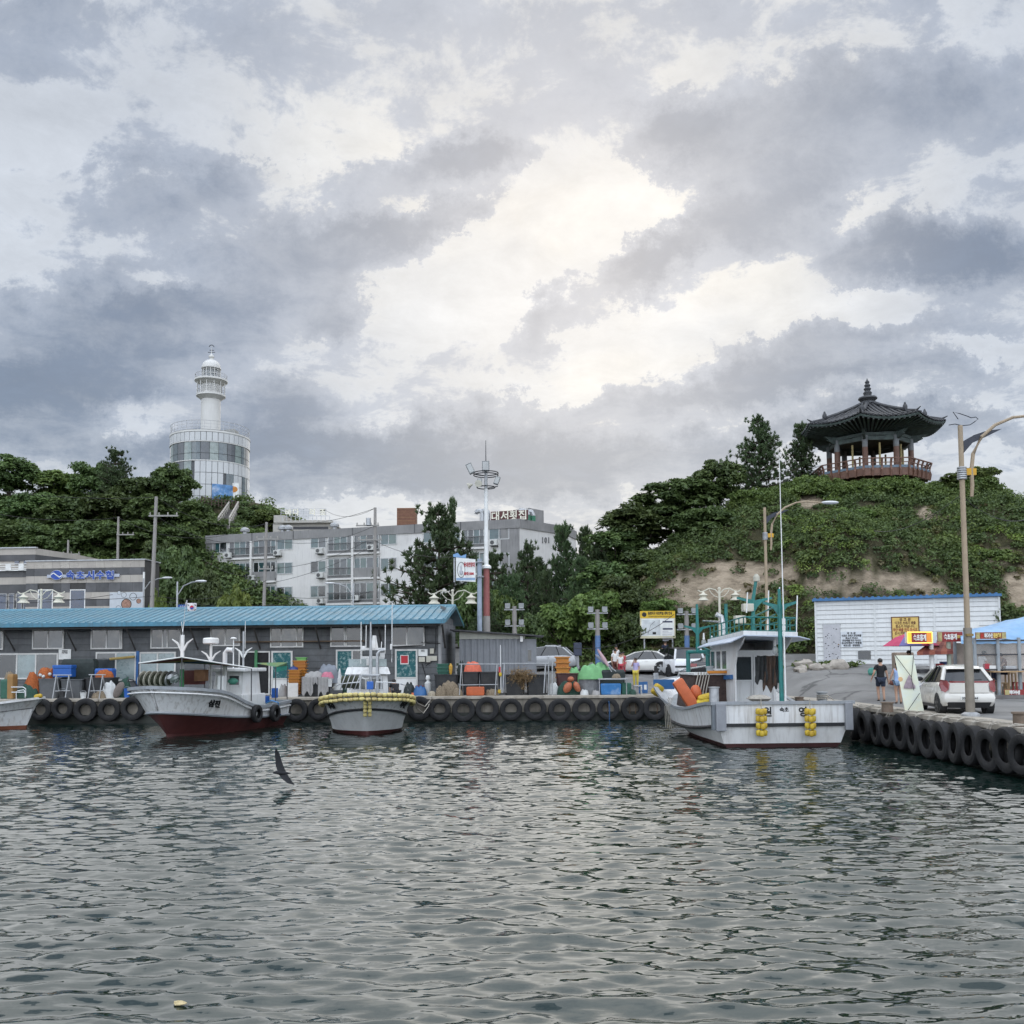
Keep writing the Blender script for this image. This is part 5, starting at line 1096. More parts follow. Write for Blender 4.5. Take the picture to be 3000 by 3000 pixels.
# ================================================================== BOATS
WL = WATER
HW = mat('hull_white', (.74, .745, .74), .4, var=.07, scale=.8, streak=.55, dirt=(.34, .25, .17), dirt_amt=.32, coat=.1)
HG = mat('hull_pale_grey', (.70, .70, .69), .45, var=.1, scale=.9, streak=.3, dirt=(.3, .26, .2), dirt_amt=.25)
HR2 = mat('antifoul_red', (.088, .024, .022), .55, var=.3, scale=1.2, dirt=(.06, .02, .02), dirt_amt=.5); HR3 = mat('antifoul_dark', (.055, .018, .018), .6, var=.3, scale=1.5)
RUB = mat('rub_strake', (.016, .018, .02), .6, var=.3); BWG = mat('bulwark_grey', (.30, .32, .34), .5, var=.15, scale=1.5, streak=.3, dirt=(.15, .13, .11), dirt_amt=.3)
DECK = mat('deck_grey', (.33, .35, .36), .7, var=.2, scale=2); DECKG = mat('deck_green', (.03, .10, .06), .7, var=.3, scale=2); BTRIM = mat('blue_trim', (.03, .12, .30), .45, var=.2)
TEAL = mat('teal_paint', (.015, .17, .155), .4, var=.25, scale=4, dirt=(.05, .09, .08), dirt_amt=.4); CABW = mat('cabin_white', (.70, .705, .70), .45, var=.08, scale=1.2, streak=.35, dirt=(.40, .32, .24), dirt_amt=.3)
CHROME = mat('stainless', (.55, .56, .57), .25, .9, var=.1); FLY = mat('float_yellow', (.55, .38, .03), .6, var=.2, scale=6, dirt=(.22, .15, .04), dirt_amt=.4, rnd=.12); FLP = mat('float_pale', (.60, .50, .20), .6, var=.2, scale=6, dirt=(.10, .09, .04), dirt_amt=.5, rnd=.15)
ORG = mat('orange_fender', (.52, .12, .04), .55, var=.2, scale=4, dirt=(.3, .08, .03), dirt_amt=.4); ROPE = mat('rope', (.38, .35, .30), .9, var=.3, scale=12); BROWN = mat('brown_net', (.055, .035, .03), .9, var=.4, scale=6, bump=.5)
GLASSB = glass_mat('cabin_glass', (.05, .06, .065), .08)
SS = np.array([0, .06, .14, .24, .34, .44, .54, .64, .72, .79, .85, .90, .94, .97, .99, 1.0])
def lvl(Lw, y0, sb, b, sz, z):
 """one waterline/knuckle/sheer curve: half breadths b at sb, heights z at sz"""
 s = SS; bb = np.interp(s, sb, b); k = np.ones(3)/3
 bs = bb.copy(); bs[1:-1] = np.convolve(bb, k, 'valid'); zz = np.interp(s, sz, z); z2 = zz.copy(); z2[1:-1] = np.convolve(zz, k, 'valid')
 return np.stack([bs, y0+s*Lw, z2], 1)
def strip(a, b, mid=None):
 """skin between two level curves, both sides"""
 m = MB()
 for sg in (1, -1):
  rings = [[(sg*p[0], p[1], p[2]) for p in c] for c in ([a]+([mid] if mid is not None else [])+[b])]
  m.loft(rings, closed=False, cap=False)
 p, q = a[-1], b[-1]; m.quad((-p[0], p[1], p[2]), (p[0], p[1], p[2]), (q[0], q[1], q[2]), (-q[0], q[1], q[2]))
 return m
def flare(a, b, f):
 return (a+b)/2+np.c_[f*np.abs(b[:, 0]-a[:, 0]), np.zeros(len(a)), np.zeros(len(a))]
def tube_c(c, r, off=(0, 0), n=5):
 """closed-round-the-bow tube along a level curve"""
 pts = [(p[0]+off[0], p[1], p[2]+off[1]) for p in c]+[(-p[0]-off[0], p[1], p[2]+off[1]) for p in c[::-1]]
 return MB().tube(pts, r, n)
def hull(root, keel, boot, kn, sh, bottom, side, lower, deckz, deckm, cap, rubm, rr=.06, fl=-.15, transom=None, caph=.10, capw=.09, inner=None):
 strip(keel, boot).build('hull_bottom', bottom, root, smooth=True, lc=1); strip(boot, kn, flare(boot, kn, -.12)).build('hull_lower_side', lower, root, smooth=True, lc=1)
 hs = strip(kn, sh, flare(kn, sh, fl)).build('hull_side', side, root, smooth=True, lc=1)
 tube_c(kn, rr*1.15, (.03, 0)).build('rub_strake', rubm, root, smooth=True, lc=1)
 q = kn[0]; MB().bb((-q[0]-.02, q[1]-.04, q[2]-rr), (q[0]+.02, q[1]+.02, q[2]+rr)).build('transom_strake', rubm, root, lc=1)
 for nm, a, b, mt in (('transom', kn, sh, transom or side), ('transom_lower', boot, kn, lower), ('transom_bottom', keel, boot, bottom)):
  p, q = a[0], b[0]; MB().quad((-p[0], p[1], p[2]), (p[0], p[1], p[2]), (q[0], q[1], q[2]), (-q[0], q[1], q[2])).build(nm, mt, root, lc=1)
 ins = sh.copy(); ins[:, 0] = np.maximum(ins[:, 0]-.12, .0); ins[:, 1] = np.minimum(ins[:, 1], sh[-1, 1]-.12); dz = np.full(len(SS), deckz) if not hasattr(deckz, '__len__') else np.interp(SS, *deckz); fr_ = np.clip((dz-kn[:, 2])/np.maximum(sh[:, 2]-kn[:, 2], .05), 0, .95)[:, None]; dk = kn+(sh-kn)*fr_**1.5; dk[:, 0] = np.maximum(dk[:, 0]-.14, 0); dk[:, 1] = np.minimum(dk[:, 1], sh[-1, 1]-.3); dk[:, 2] = dz
 strip(dk, ins).build('bulwark_inner', inner or side, root, smooth=True, lc=1)
 m = MB(); m.loft([[(p[0], p[1], p[2]) for p in dk], [(-p[0], p[1], p[2]) for p in dk]], closed=False, cap=False); m.build('deck', deckm, root, lc=1)
 m = MB(); rings = []
 for sgn, rr_ in ((1, sh), (-1, sh[::-1])):
  for p in rr_:
   o_b = sgn*(p[0]+capw*.6); i_b = sgn*max(0, p[0]-capw*1.3)
   rings.append([(o_b, p[1]+(0 if p[0]>.2 else .03), p[2]-caph*.6), (o_b, p[1]+(0 if p[0]>.2 else .03), p[2]+caph*.4), (i_b, p[1]-(0 if p[0]>.2 else .1), p[2]+caph*.4), (i_b, p[1]-(0 if p[0]>.2 else .1), p[2]-caph*.6)])
 m.loft(rings, closed=True); m.build('capping_rail', cap, root, lc=1)
 q = sh[0]; MB().bb((-q[0]-capw*.6, q[1]-.06, q[2]-caph*.6-.002), (q[0]+capw*.6, q[1]+.08, q[2]+caph*.4+.003)).build('transom_rail', cap, root, lc=1)
 return hs
def W2L(root, p): return ROOTM[root.name] @ Vector(p)
def float_mb(c, r, l, axis): 
 m = Vector(axis).to_track_quat('Z', 'Y').to_matrix(); b = MB(); k = .72
 return b.lathe([(r*.25, -l/2), (r*k, -l*.46), (r*.98, -l*.30), (r, 0), (r*.98, l*.30), (r*k, l*.46), (r*.25, l/2)], c, 9, m)
# ---------------- boat C: white boat moored stern towards the camera at the right quay
RZC = R(2.6); OC = Vector((9.02, 31.75, WL))
bc = thing('fishing_boat', 'white fishing boat with teal masts and lettered transom, stern towards the viewer', 'boat', OC, RZC)
kC = lvl(9.4, .25, [0, .6, .85, 1], [1.5, 1.4, .6, .02], [0, 1], [-.5, -.45]); bC = lvl(9.6, .1, [0, .5, .75, .92, 1], [1.98, 2.0, 1.65, .7, .04], [0, .6, 1], [.14, .15, .22])
nC = lvl(10.5, .0, [0, .4, .7, .88, .96, 1], [2.2, 2.33, 2.3, 1.6, .8, .06], [0, .1, .4, .75, 1], [.76, .62, .40, .52, .85]); sC = lvl(11.3, -.02, [0, .4, .7, .86, .95, 1], [2.38, 2.45, 2.62, 2.48, 1.7, .1], [0, .10, .17, .38, .6, .8, 1], [1.50, 1.50, 1.36, 1.03, 1.25, 1.85, 2.25])
hull(bc, kC, bC, nC, sC, HR3, HW, HG, ([0, .15, .4, .75, 1], [1.0, .95, .72, 1.0, 1.7]), DECK, BWG, RUB, .055, -.12)
ZC = lambda z: z-WL            # scene height -> boat height
def C(px, py, Y): return W2L(bc, P(px, py, Y))
for sx, w in ((-2.12, .34), (2.2, .26)):
 MB().box((sx, -.10, 1.03), (w, .14, .92)).build('rubber_bumper', mat('bumper_grey', (.26, .27, .29), .6, var=.15), bc, lc=1, bevel=.03)
part_box('transom_corner_post', mat('post_grey', (.16, .18, .20), .5), bc, (-2.40, -.07, .6), (-2.292, .1, 1.46))
for t, px, sz in (('원', 2247, .34), ('속초', 2297, .17), ('영', 2352, .34)):
 p = C(px, 2079 if sz<.3 else 2085, 31.75); text_on(t, sz, (0, 0, 0), INK, bc, 'name_letter', depth=.012, bold=.012 if sz>.3 else .006).data.transform(Matrix.Translation((p.x, -.012, p.z)) @ ROOTM[bc.name].inverted())
MB().loft([[(-2.05, 4.5, .75), (-.6, 4.5, .75), (-.6, 7.2, .75), (-2.05, 7.2, .75)], [(-1.85, 4.6, 2.36), (-.62, 4.6, 2.36), (-.62, 7.1, 2.36), (-1.85, 7.1, 2.36)]]).build('net_bin', BROWN, bc, lc=1, bevel=.04); part_box('bin_lid', CABW, bc, (-1.9, 4.52, 2.362), (-.58, 7.15, 2.44)); part_box('orange_plank', mat('orange_plank', (.60, .22, .02), .5), bc, (-1.35, 4.44, 2.42), (-.55, 4.66, 2.52))
for k in range(5):
 x = -1.92+k*.11; m = MB(); m.tube([(x+.2, 4.5, 2.46), (x+.02, 4.40, 1.8), (x-.12, 4.3, .95)], .022, 5); m.build('lashing', ROPE, bc, lc=1)
for k in range(4): m = MB(); m.tube([(-2.45-.02*k, 6.5-.35*k, 1.45), (-2.62-.02*k, 6.5-.35*k, 1.1), (-2.6, 6.5-.35*k, .25)], .014, 4); m.build('hanging_line', ROPE, bc, lc=1)
wx0, wx1 = C(2163, 1950, 34.6).x, C(2306, 1950, 34.6).x; wy0, wy1 = 3.5, 6.6; zr0 = ZC(2.42)
wh = thing('tmp', None, None) if False else None
m = MB(); m.bb((wx0, wy0, .9), (wx0+.07, wy1, zr0)); m.build('cabin_side', CABW, bc, lc=1); MB().bb((wx1-.07, wy0+.6, .9), (wx1, wy1, zr0)).build('cabin_side', CABW, bc, lc=1)
MB().bb((wx0+.07, wy0+.55, .9), (wx1-.07, wy0+.62, zr0-.35)).build('cabin_back', CABW, bc, lc=1); MB().bb((wx0+.07, wy1-.07, .9), (wx1-.07, wy1, zr0)).build('cabin_front', CABW, bc, lc=1)
for a, b in ((wx0+.09, (wx0+wx1)/2-.02), ((wx0+wx1)/2+.02, wx1-.09)):
 d = frame_mb(a, b, 1.0, zr0-.55, wy0+.50, wy0+.548, .05, (), (.55,)).build('cabin_door', CABW, bc, lc=1); part_box('pane', GLASSB, d, (a+.05, wy0+.52, 1.0+(zr0-1.55)*.56), (b-.05, wy0+.54, zr0-.6))
for k in range(3):
 y0 = wy0+.8+k*.85; w = frame_mb(y0, y0+.72, zr0-1.1, zr0-.32, -.02, .02, .05).xform(Matrix.Translation((wx0-.02, 0, 0)) @ Matrix.Rotation(math.pi/2, 4, 'Z')).build('cabin_window', CABW, bc, lc=1); part_box('pane', GLASSB, w, (wx0-.03, y0+.04, zr0-1.07), (wx0-.004, y0+.68, zr0-.35))
m = MB(); m.prism([(wy0+.1, zr0-1.42), (wy1+2.2, zr0-1.62), (wy1+2.2, zr0-1.52), (wy0+.1, zr0-1.26)], wx0-.10, wx0-.004, 'x'); m.build('blue_band', BTRIM, bc, lc=1)
MB().bb((wx0-.03, wy1+.002, .9), (wx1-.2, wy1+2.0, zr0-1.62)).build('fore_trunk', CABW, bc, lc=1, bevel=.04); part_box('trunk_opening', DGLASS, bc, (wx0-.036, wy1+.9, 1.0), (wx0-.031, wy1+1.3, zr0-1.75))
ry0, ry1 = wy0-1.5, wy1+.5; rx0, rx1 = wx0-.05, wx1+.15
MB().loft([[(rx0, ry0, zr0+.16), (rx1, ry0, zr0+.10), (rx1, ry0, zr0+.27), (rx0, ry0, zr0+.33)], [(rx0, ry1, zr0-.02), (rx1, ry1, zr0-.04), (rx1, ry1, zr0+.12), (rx0, ry1, zr0+.14)]]).build('roof', CABW, bc, lc=1, bevel=.03)
MB().loft([[(rx0-.40, ry0+.3, zr0-.10), (rx0, ry0-.12, zr0+.14), (rx1, ry0-.12, zr0+.08), (rx1+.55, ry0+.3, zr0+.0), (rx1+.55, ry0+.3, zr0+.03), (rx1, ry0-.12, zr0+.12), (rx0, ry0-.12, zr0+.18), (rx0-.40, ry0+.3, zr0-.06)], [(rx0-.40, ry1+.1, zr0-.22), (rx0, ry1+.1, zr0-.05), (rx1, ry1+.1, zr0-.07), (rx1+.55, ry1, zr0-.14), (rx1+.55, ry1, zr0-.11), (rx1, ry1+.1, zr0-.03), (rx0, ry1+.1, zr0-.01), (rx0-.40, ry1+.1, zr0-.18)]]).build('roof_brim', mat('brim_blue_white', (.50, .56, .66), .4), bc, lc=1)
for x, sg in ((wx0, 1), (wx1, -1)):       # curved wing supports under the overhang
 m = MB(); m.prism([(wy0+.02, .95), (wy0+.02, zr0), (ry0+.1, zr0+.1), (ry0+.35, zr0-.1), (wy0-.45, zr0-.45), (wy0-.18, zr0-.9), (wy0-.12, .95)], x, x+sg*.05, 'x'); m.build('wing_support', CABW, bc, lc=1)
def pole(parent, pts, r, name='mast', m=TEAL, n=8): return MB().tube(pts, r, n).build(name, m, parent, lc=1, smooth=True)
def wing(parent, c, w, h, m=TEAL, axis='x', th=.05):
 """mast cross-arm with webbed, curved lower edge"""
 for s in (1, -1):
  p = [(0.0, -h), (s*w*.18, -h*.55), (s*w*.45, -h*.12), (s*w, .12*h), (s*w, .30*h), (0.0, .0)]
  b = MB(); b.prism(p, -th/2, th/2, 'y'); b.xform(Matrix.Translation(c)).build('cross_arm', m, parent, lc=1)
mm = C(2289, 2000, 33.3); pole(bc, [(mm.x, mm.y, 1.0), (mm.x, mm.y, ZC(3.55)), (mm.x, mm.y, ZC(4.2))], [.085, .075, .05]); wing(bc, (mm.x, mm.y, ZC(3.62)), .60, .50)
an = C(2298, 2000, 33.3); pole(bc, [(an.x, an.y-.1, 1.1), (an.x-.02, an.y-.1, ZC(8.9))], [.03, .012], 'whip_antenna', WHITEP, 6)
for px, y0, y1 in ((2333, 1855, 1745), (2281, 1850, 1720), (2249, 1850, 1730), (2187, 1795, 1735)): a, b = C(px, y0, 35), C(px+3, y1, 35); pole(bc, [a, b], .025, 'aerial', WHITEP, 5)
m2 = C(2205, 1850, 37.2); pole(bc, [(m2.x, m2.y, zr0+.1), (m2.x+.05, m2.y, ZC(4.1)), (m2.x+.2, m2.y, ZC(4.95))], [.09, .07, .06], 'rear_mast'); wing(bc, (m2.x+.1, m2.y, ZC(4.05)), .70, .45)
ml = C(2216, 1695, 37.2); MB().lathe([(.09, -.12), (.13, -.1), (.13, .08), (.1, .1), (.06, .18)], ml, 10).build('mast_lamp', CREAM, bc, lc=1)
for px, y in ((2190, 1780), (2167, 1815)): p = C(px, y, 37); MB().box(p, (.42, .35, .30)).build('flood_lamp', CREAM, bc, lc=1, bevel=.04)
for a, b in (((2275, 1775), (2195, 1812)), ((2270, 1800), (2225, 1825))): pole(bc, [C(*a, 34), C(*b, 36.5)], .03, 'stay_tube')
RT_ = MB
gz0, gz1 = zr0+.30, zr0+.82
def rail_run(parent, a, b, n, name='roof_railing'):
 m = MB(); a, b = Vector(a), Vector(b); up = Vector((0, 0, gz1-gz0))
 m.tube([a+up, b+up], .028, 5); m.tube([a+up*.5, b+up*.5], .018, 4); m.tube([a+up*.08, b+up*.08], .018, 4)
 for k in range(n+1): c = a.lerp(b, k/n); m.cyl(c, c+up, .022, n=5)
 m.build(name, TEAL, parent, lc=1)
rail_run(bc, (rx0+.05, ry0+.1, gz0), (rx1-.05, ry0+.1, gz0-.04), 6); rail_run(bc, (rx0+.05, ry0+.1, gz0), (rx0+.05, ry1-.3, gz0-.16), 8); rail_run(bc, (rx1-.05, ry0+.1, gz0-.04), (rx1-.05, ry1-.3, gz0-.2), 8)
MB().cyl((rx1-.35, ry0+.6, gz0-.03), (rx1-.35, ry0+.6, gz0+.48), .11, n=12).build('life_raft_canister', WHITEP, bc, lc=1, smooth=True)
ex = C(2120, 1900, 38.0); pole(bc, [(ex.x, ex.y, zr0), (ex.x, ex.y, ZC(3.1)), (ex.x-.06, ex.y, ZC(3.45)), (ex.x-.28, ex.y, ZC(3.55))], [.10, .10, .10, .10], 'exhaust_pipe', CHROME, 10)
g0, g1 = C(2017, 1985, 40.2), C(2075, 1990, 39.2); gt = ZC(1.72+(1932-1905)*39.7/F)
for g in (g0, g1): pole(bc, [(g.x, g.y, 1.1), (g.x, g.y, gt)], .09, 'gantry_post')
pole(bc, [(g0.x, g0.y, gt-.05), (g1.x, g1.y, gt-.05)], .08, 'gantry_beam'); gm = (g0+g1)/2; pole(bc, [(gm.x, gm.y, gt-.02), (gm.x, gm.y, gt+1.2), (gm.x, gm.y, gt+1.95)], [.08, .07, .05], 'gantry_mast'); wing(bc, (gm.x, gm.y, gt+.95), .55, .38)
g3 = C(2128, 1850, 38.6); pole(bc, [(g3.x, g3.y, zr0-.1), (g3.x, g3.y, ZC(4.0))], .07, 'gantry_mast')
for a, b in (((2050, 1905), (2110, 1938)), ((2050, 1893), (2140, 1930)), ((2060, 1819), (2118, 1822))): pole(bc, [C(*a, 39.6), C(*b, 38.4)], .035, 'gantry_stay', CHROME if a[1]==1819 else TEAL)
BULB = glass_mat('bulb_glass', (.5, .52, .52), .03, .45)
for px, py, Y in ((2062, 1884, 39.5), (2086, 1892, 39.2), (2271, 1905, 34.3)):
 p = C(px, py, Y); MB().ell(p, (.11, .11, .17), 12, 8).build('fishing_lamp', BULB, bc, lc=1, smooth=True); MB().cyl((p.x, p.y, p.z+.15), (p.x, p.y, p.z+.42), .045, .03, 8).build('lamp_cap', WHITEP, bc, lc=1)
bo = C(2084, 1965, 38.2); MB().lathe([(.16, -.3), (.2, -.28), (.2, .1), (.23, .12), (.23, .18), (.05, .2)], bo, 12).build('winch_drum', DECK, bc, lc=1, smooth=True)
st = C(2092, 2035, 33.2); MB().lathe([(.17, -.55), (.17, .22), (.2, .24), (.2, .27), (.02, .28)], st, 14).build('stern_bollard', STEEL, bc, lc=1, smooth=True)
p = C(1921, 1985, 41.2); MB().cyl((p.x, p.y, p.z-.35), (p.x, p.y, p.z+.2), .12, n=10).build('bow_bollard', STEEL, bc, lc=1)
pole(bc, [C(1985, 1985, 41), C(1990, 1966, 41), C(2010, 1960, 41), C(2110, 1945, 38.6)], .03, 'bow_rail', CHROME, 6)
p = C(1945, 2005, 40.8); MB().box(p, (.9, .08, .42)).build('blue_fish_hatch', BTRIM, bc, lc=1)
p = C(2225, 2050, 32.2); MB().ell((p.x, p.y, p.z+.04), (.42, .3, .12), 14, 6, jit=.2).build('net_heap', ROPE, bc, lc=1, smooth=True)
CLO = mat('dark_cloth', (.022, .024, .024), .85, var=.4, scale=5); CLB = mat('brown_cloth', (.065, .04, .028), .85, var=.4, scale=5)
for k, (px, w, h, mt) in enumerate(((2230, .42, .95, CLO), (2255, .5, 1.2, CLB), (2277, .34, 1.1, CLO))):
 t = C(px, 1922, 34.3); m = MB(); nu, nv = 10, 7; g = []
 for i in range(nv+1):
  f = i/nv; ww = w*(.75+.35*f+.08*math.sin(f*9+k)); g.append([(t.x+ww*(j/nu-.5), t.y+.05*math.sin(j*1.7+k+f*2)+.03*k, t.z-h*f*(1+.12*math.sin(j*1.1+k*2))+.05*abs(j/nu-.5)) for j in range(nu+1)])
 m.loft(g, closed=False, cap=False); tag(m.xform(ROOTM[bc.name].inverted()).build('hung_clothes', mt, None, smooth=True), ['black oilskins hung under the boat roof, leftmost', 'brown oilskins hung under the boat roof in the middle', 'dark oilskins hung under the boat roof beside the mast'][k], 'clothes', 'oilskins hung to dry')
fd = C(2010, 2035, 35.0)
q = Matrix.Rotation(R(-32), 3, 'Y'); m = MB(); m.box(tuple(ROOTM[bc.name].inverted() @ fd), (.42, .38, 1.25), 0, q); f1 = m.build('orange_fender', ORG, None, bevel=.09, smooth=True); tag(f1, 'big orange strapped fender leaning on the brown net bin', 'fender')
for k, (px, py, col, lb) in enumerate(((2038, 2030, ORG, 'red-orange float bag right of the big orange fender'), (2030, 2058, mat('salmon_buoy', (.60, .22, .10), .5), 'salmon buoy at the foot of the orange fenders'))):
 p = P(px, py, 35.2); o = MB().ell(p, (.22, .2, .3 if k==0 else .15), 12, 8, jit=.03).build('float_bag', col, None, smooth=True); tag(o, lb, 'buoy')
for k, (px, py, ln, lb) in enumerate(((2065, 2042, .55, 'upper yellow float roll beside the stern bollard'), (2058, 2055, .5, 'lower yellow float roll beside the stern bollard'), (1930, 2015, .45, 'upper yellow float on the boat bow'), (1922, 2028, .45, 'lower yellow float on the boat bow'))):
 p = P(px, py, 34.9 if k<2 else 40.6); o = float_mb(p, .12 if k<2 else .15, ln, (1, .1, .25) if k<2 else (.8, .2, -.5)).build('yellow_float', FLY, None, smooth=True); tag(o, lb, 'float', 'loose yellow floats')
for px, lb in ((2230, 'string of yellow floats hung on the transom left of centre'), (2373, 'string of yellow floats hung on the transom at the right')):
 p = P(px, 2072, 31.55); t = thing('float_string', lb, 'floats', (p.x, p.y, p.z-1.0), 0, 'float strings on the transom')
 for r_ in range(4):
  for c_ in range(2): float_mb((p.x+(c_-.5)*.19, p.y, p.z-.14-r_*.235), .095, .21, (.05, 0, 1)).build('float', FLY, t, smooth=True)
  float_mb((p.x+random.uniform(-.03, .03), p.y-.13, p.z-.16-r_*.235), .08, .2, (0, .05, 1)).build('float', FLY, t, smooth=True)
 MB().tube([(p.x, p.y+.02, p.z+.28), (p.x, p.y, p.z-.05)], .02, 5).build('hanger_rope', ROPE, t)
# ---------------- boat A: grey-white boat with red bottom, bow left of centre
RZA = R(167); OA = Vector((-12.15, 45.75, WL)); ba = thing('fishing_boat', 'white fishing boat with red bottom and striped awning, bow towards the viewer', 'boat', OA, RZA)
kA = lvl(7.3, .3, [0, .6, .85, 1], [1.2, 1.1, .5, .02], [0, 1], [-.4, -.4]); bA = lvl(7.5, .2, [0, .5, .75, .92, 1], [1.3, 1.35, 1.05, .5, .04], [0, .6, 1], [.05, .05, .10])
nA = lvl(8.3, .05, [0, .45, .7, .86, .95, 1], [1.48, 1.6, 1.62, 1.3, .8, .05], [0, .4, .7, 1], [.48, .55, .72, 1.0]); sA = lvl(8.9, 0, [0, .45, .7, .84, .93, 1], [1.55, 1.68, 1.95, 1.92, 1.5, .10], [0, .3, .45, .58, .72, 1], [1.12, .98, 1.02, 1.45, 1.75, 2.02])
hull(ba, kA, bA, nA, sA, HR2, HW, HR2, ([0, .5, .62, 1], [.75, .72, 1.2, 1.6]), DECKG, BWG, BWG, .05, -.16, caph=.13, inner=DECKG)
def A(px, py, Y): return W2L(ba, P(px, py, Y))
tube_c(sA-np.array([0, 0, .20]), .035, (.015, 0)).build('cove_moulding', CABW, ba, lc=1, smooth=True)
def hull_text(root, la, lb_, fl, f, side, s_, size, z0=.5):
 """letters moulded onto the flared bow between knuckle la and sheer lb_; centred at f along the hull on one side"""
 mid = flare(la, lb_, fl); d = np.linalg.norm(np.diff(mid, axis=0), axis=1); cum = np.r_[0, np.cumsum(d)]; c0 = np.interp(f, SS, cum)
 mb = text_mb(s_, size, .03, .012); a = np.array(mb.v); a -= (a.min(0)+a.max(0))/2; out = []
 ev = lambda C_, t: np.array([np.interp(t, cum, C_[:, k]) for k in range(3)])
 for x, y, z in a:
  t = c0+side*x; p0, p1, p2 = ev(la, t), ev(mid, t), ev(lb_, t); h = np.linalg.norm(p2-p0); v = z0+z/h
  p = p0+(p1-p0)*v*2 if v<.5 else p1+(p2-p1)*(v-.5)*2; tn = ev(mid, t+.05)-ev(mid, t-.05); n = np.cross(tn, p2-p0); n /= np.linalg.norm(n)+1e-9
  if n[0]<0: n = -n
  p = p+n*(.03-y); out.append((p[0]*side, p[1], p[2]))
 mb.v = out; mb.build('name_letter', INK, root, lc=1, fix=False)
hull_text(ba, nA, sA, -.16, .80, -1, '삼진', .36); hull_text(ba, nA, sA, -.16, .88, 1, '호', .34)
cw = A(740, 2000, 42.6); 
MB().bb((-1.0, 1.4, .7), (.75, 3.6, 1.55)).build('cabin_trunk', CABW, ba, lc=1, bevel=.05)
MB().loft([[(-.85, 1.6, 1.552), (.62, 1.6, 1.552), (.62, 3.3, 1.552), (-.85, 3.3, 1.552)], [(-.8, 1.7, 2.55), (.58, 1.7, 2.55), (.58, 3.12, 2.55), (-.8, 3.12, 2.55)]]).build('cabin', CABW, ba, lc=1)
MB().bb((-1.05, 1.4, 2.555), (.8, 3.5, 2.72)).build('cabin_roof', CABW, ba, lc=1, bevel=.05)
for a, b in ((-.7, -.12), (-.04, .5)): w = frame_mb(a, b, 1.75, 2.42, 0, .05, .05).xform(Matrix.Translation((0, 3.19, 0))).build('cabin_window', CABW, ba, lc=1); part_box('pane', GLASSB, w, (a+.04, 3.20, 1.78), (b-.04, 3.225, 2.39))
for y0 in (1.8, 2.5): w = MB().bb((.595, y0, 1.8), (.635, y0+.55, 2.4)).build('cabin_window', CABW, ba, lc=1); part_box('pane', GLASSB, w, (.62, y0+.05, 1.85), (.642, y0+.5, 2.35))
part_box('trunk_window', DGLASS, ba, (.752, 2.0, .95), (.757, 2.4, 1.4)); part_box('trunk_window', DGLASS, ba, (.752, 2.8, .95), (.757, 3.3, 1.4)); part_box('trunk_window', DGLASS, ba, (-.2, 3.602, .95), (.35, 3.607, 1.4))
WM = WHITEP
fm = A(533, 2000, 40.0); pole(ba, [(fm.x, fm.y, 1.5), (fm.x, fm.y, 2.7)], .09, 'green_mast', mat('mast_green', (.03, .16, .06), .5)); pole(ba, [(fm.x, fm.y, 2.702), (fm.x, fm.y, ZC(P(533, 1860, 40).z))], .08, 'white_mast', WM); pole(ba, [(fm.x, fm.y, ZC(P(533, 1862, 40).z)), (fm.x-.12, fm.y, ZC(P(545, 1765, 40).z))], .012, 'flag_staff', CHROME, 5)
for s in (1, -1): pole(ba, [(fm.x, fm.y, ZC(P(533, 1852, 40).z)), (fm.x+s*.06, fm.y, ZC(P(540, 1822, 40).z))], .014, 'fork_antenna', WM, 5)
def vwing(parent, c, w, h, mt=WM):
 for s in (1, -1):
  b = MB(); b.prism([(0.0, -h), (s*.06, -h*.95), (s*w*.5, -h*.26), (s*w, h*.13), (s*w, h*.19), (s*w*.45, -h*.10), (s*.05, -h*.62), (0.0, -h*.6)], -.02, .02, 'y'); b.xform(Matrix.Translation(c) @ Matrix.Rotation(R(-13), 4, 'Z')).build('mast_wing', mt, parent, lc=1)
vwing(ba, (fm.x, fm.y, ZC(P(533, 1878, 40).z)), .58, .52)
rm = A(617, 2000, 42.2); pole(ba, [(rm.x, rm.y, 1.6), (rm.x, rm.y, ZC(P(617, 1892, 42.2).z))], .06, 'radar_mast', WM); vwing(ba, (rm.x, rm.y, ZC(P(617, 1912, 42.2).z)), .55, .42)
MB().lathe([(.04, -.05), (.30, -.04), (.345, .0), (.345, .18), (.30, .23), (.02, .25)], A(618, 1884, 42.2), 20).build('radar_dome', WM, ba, lc=1, smooth=True)
am = A(713, 1930, 43.2); pole(ba, [(am.x, am.y, 2.7), (am.x, am.y, ZC(P(713, 1850, 43.2).z))], .045, 'aft_mast', STEEL); vwing(ba, (am.x, am.y, ZC(P(713, 1902, 43.2).z)), .50, .40); pole(ba, [(am.x-.08, am.y, ZC(P(713, 1900, 43.2).z)), (am.x-.08, am.y, ZC(P(716, 1820, 43.2).z))], .012, 'aerial', WM, 5)
ga = A(684, 1900, 43.0); pole(ba, [(ga.x, ga.y, 2.7), (ga.x, ga.y, ZC(P(684, 1872, 43).z))], .025, 'gps_post', WM); MB().lathe([(.13, 0), (.15, .03), (.08, .07), (.01, .08)], A(684, 1872, 43), 12).build('gps_mushroom', WM, ba, lc=1)
fn = A(659, 1950, 41.6); pole(ba, [(fn.x, fn.y, 1.3), (fn.x, fn.y, ZC(P(659, 1912, 41.6).z)), (fn.x-.12, fn.y, ZC(P(668, 1903, 41.6).z)), (fn.x-.38, fn.y, ZC(P(680, 1905, 41.6).z))], [.10, .10, .10, .11], 'funnel', CABW, 10)
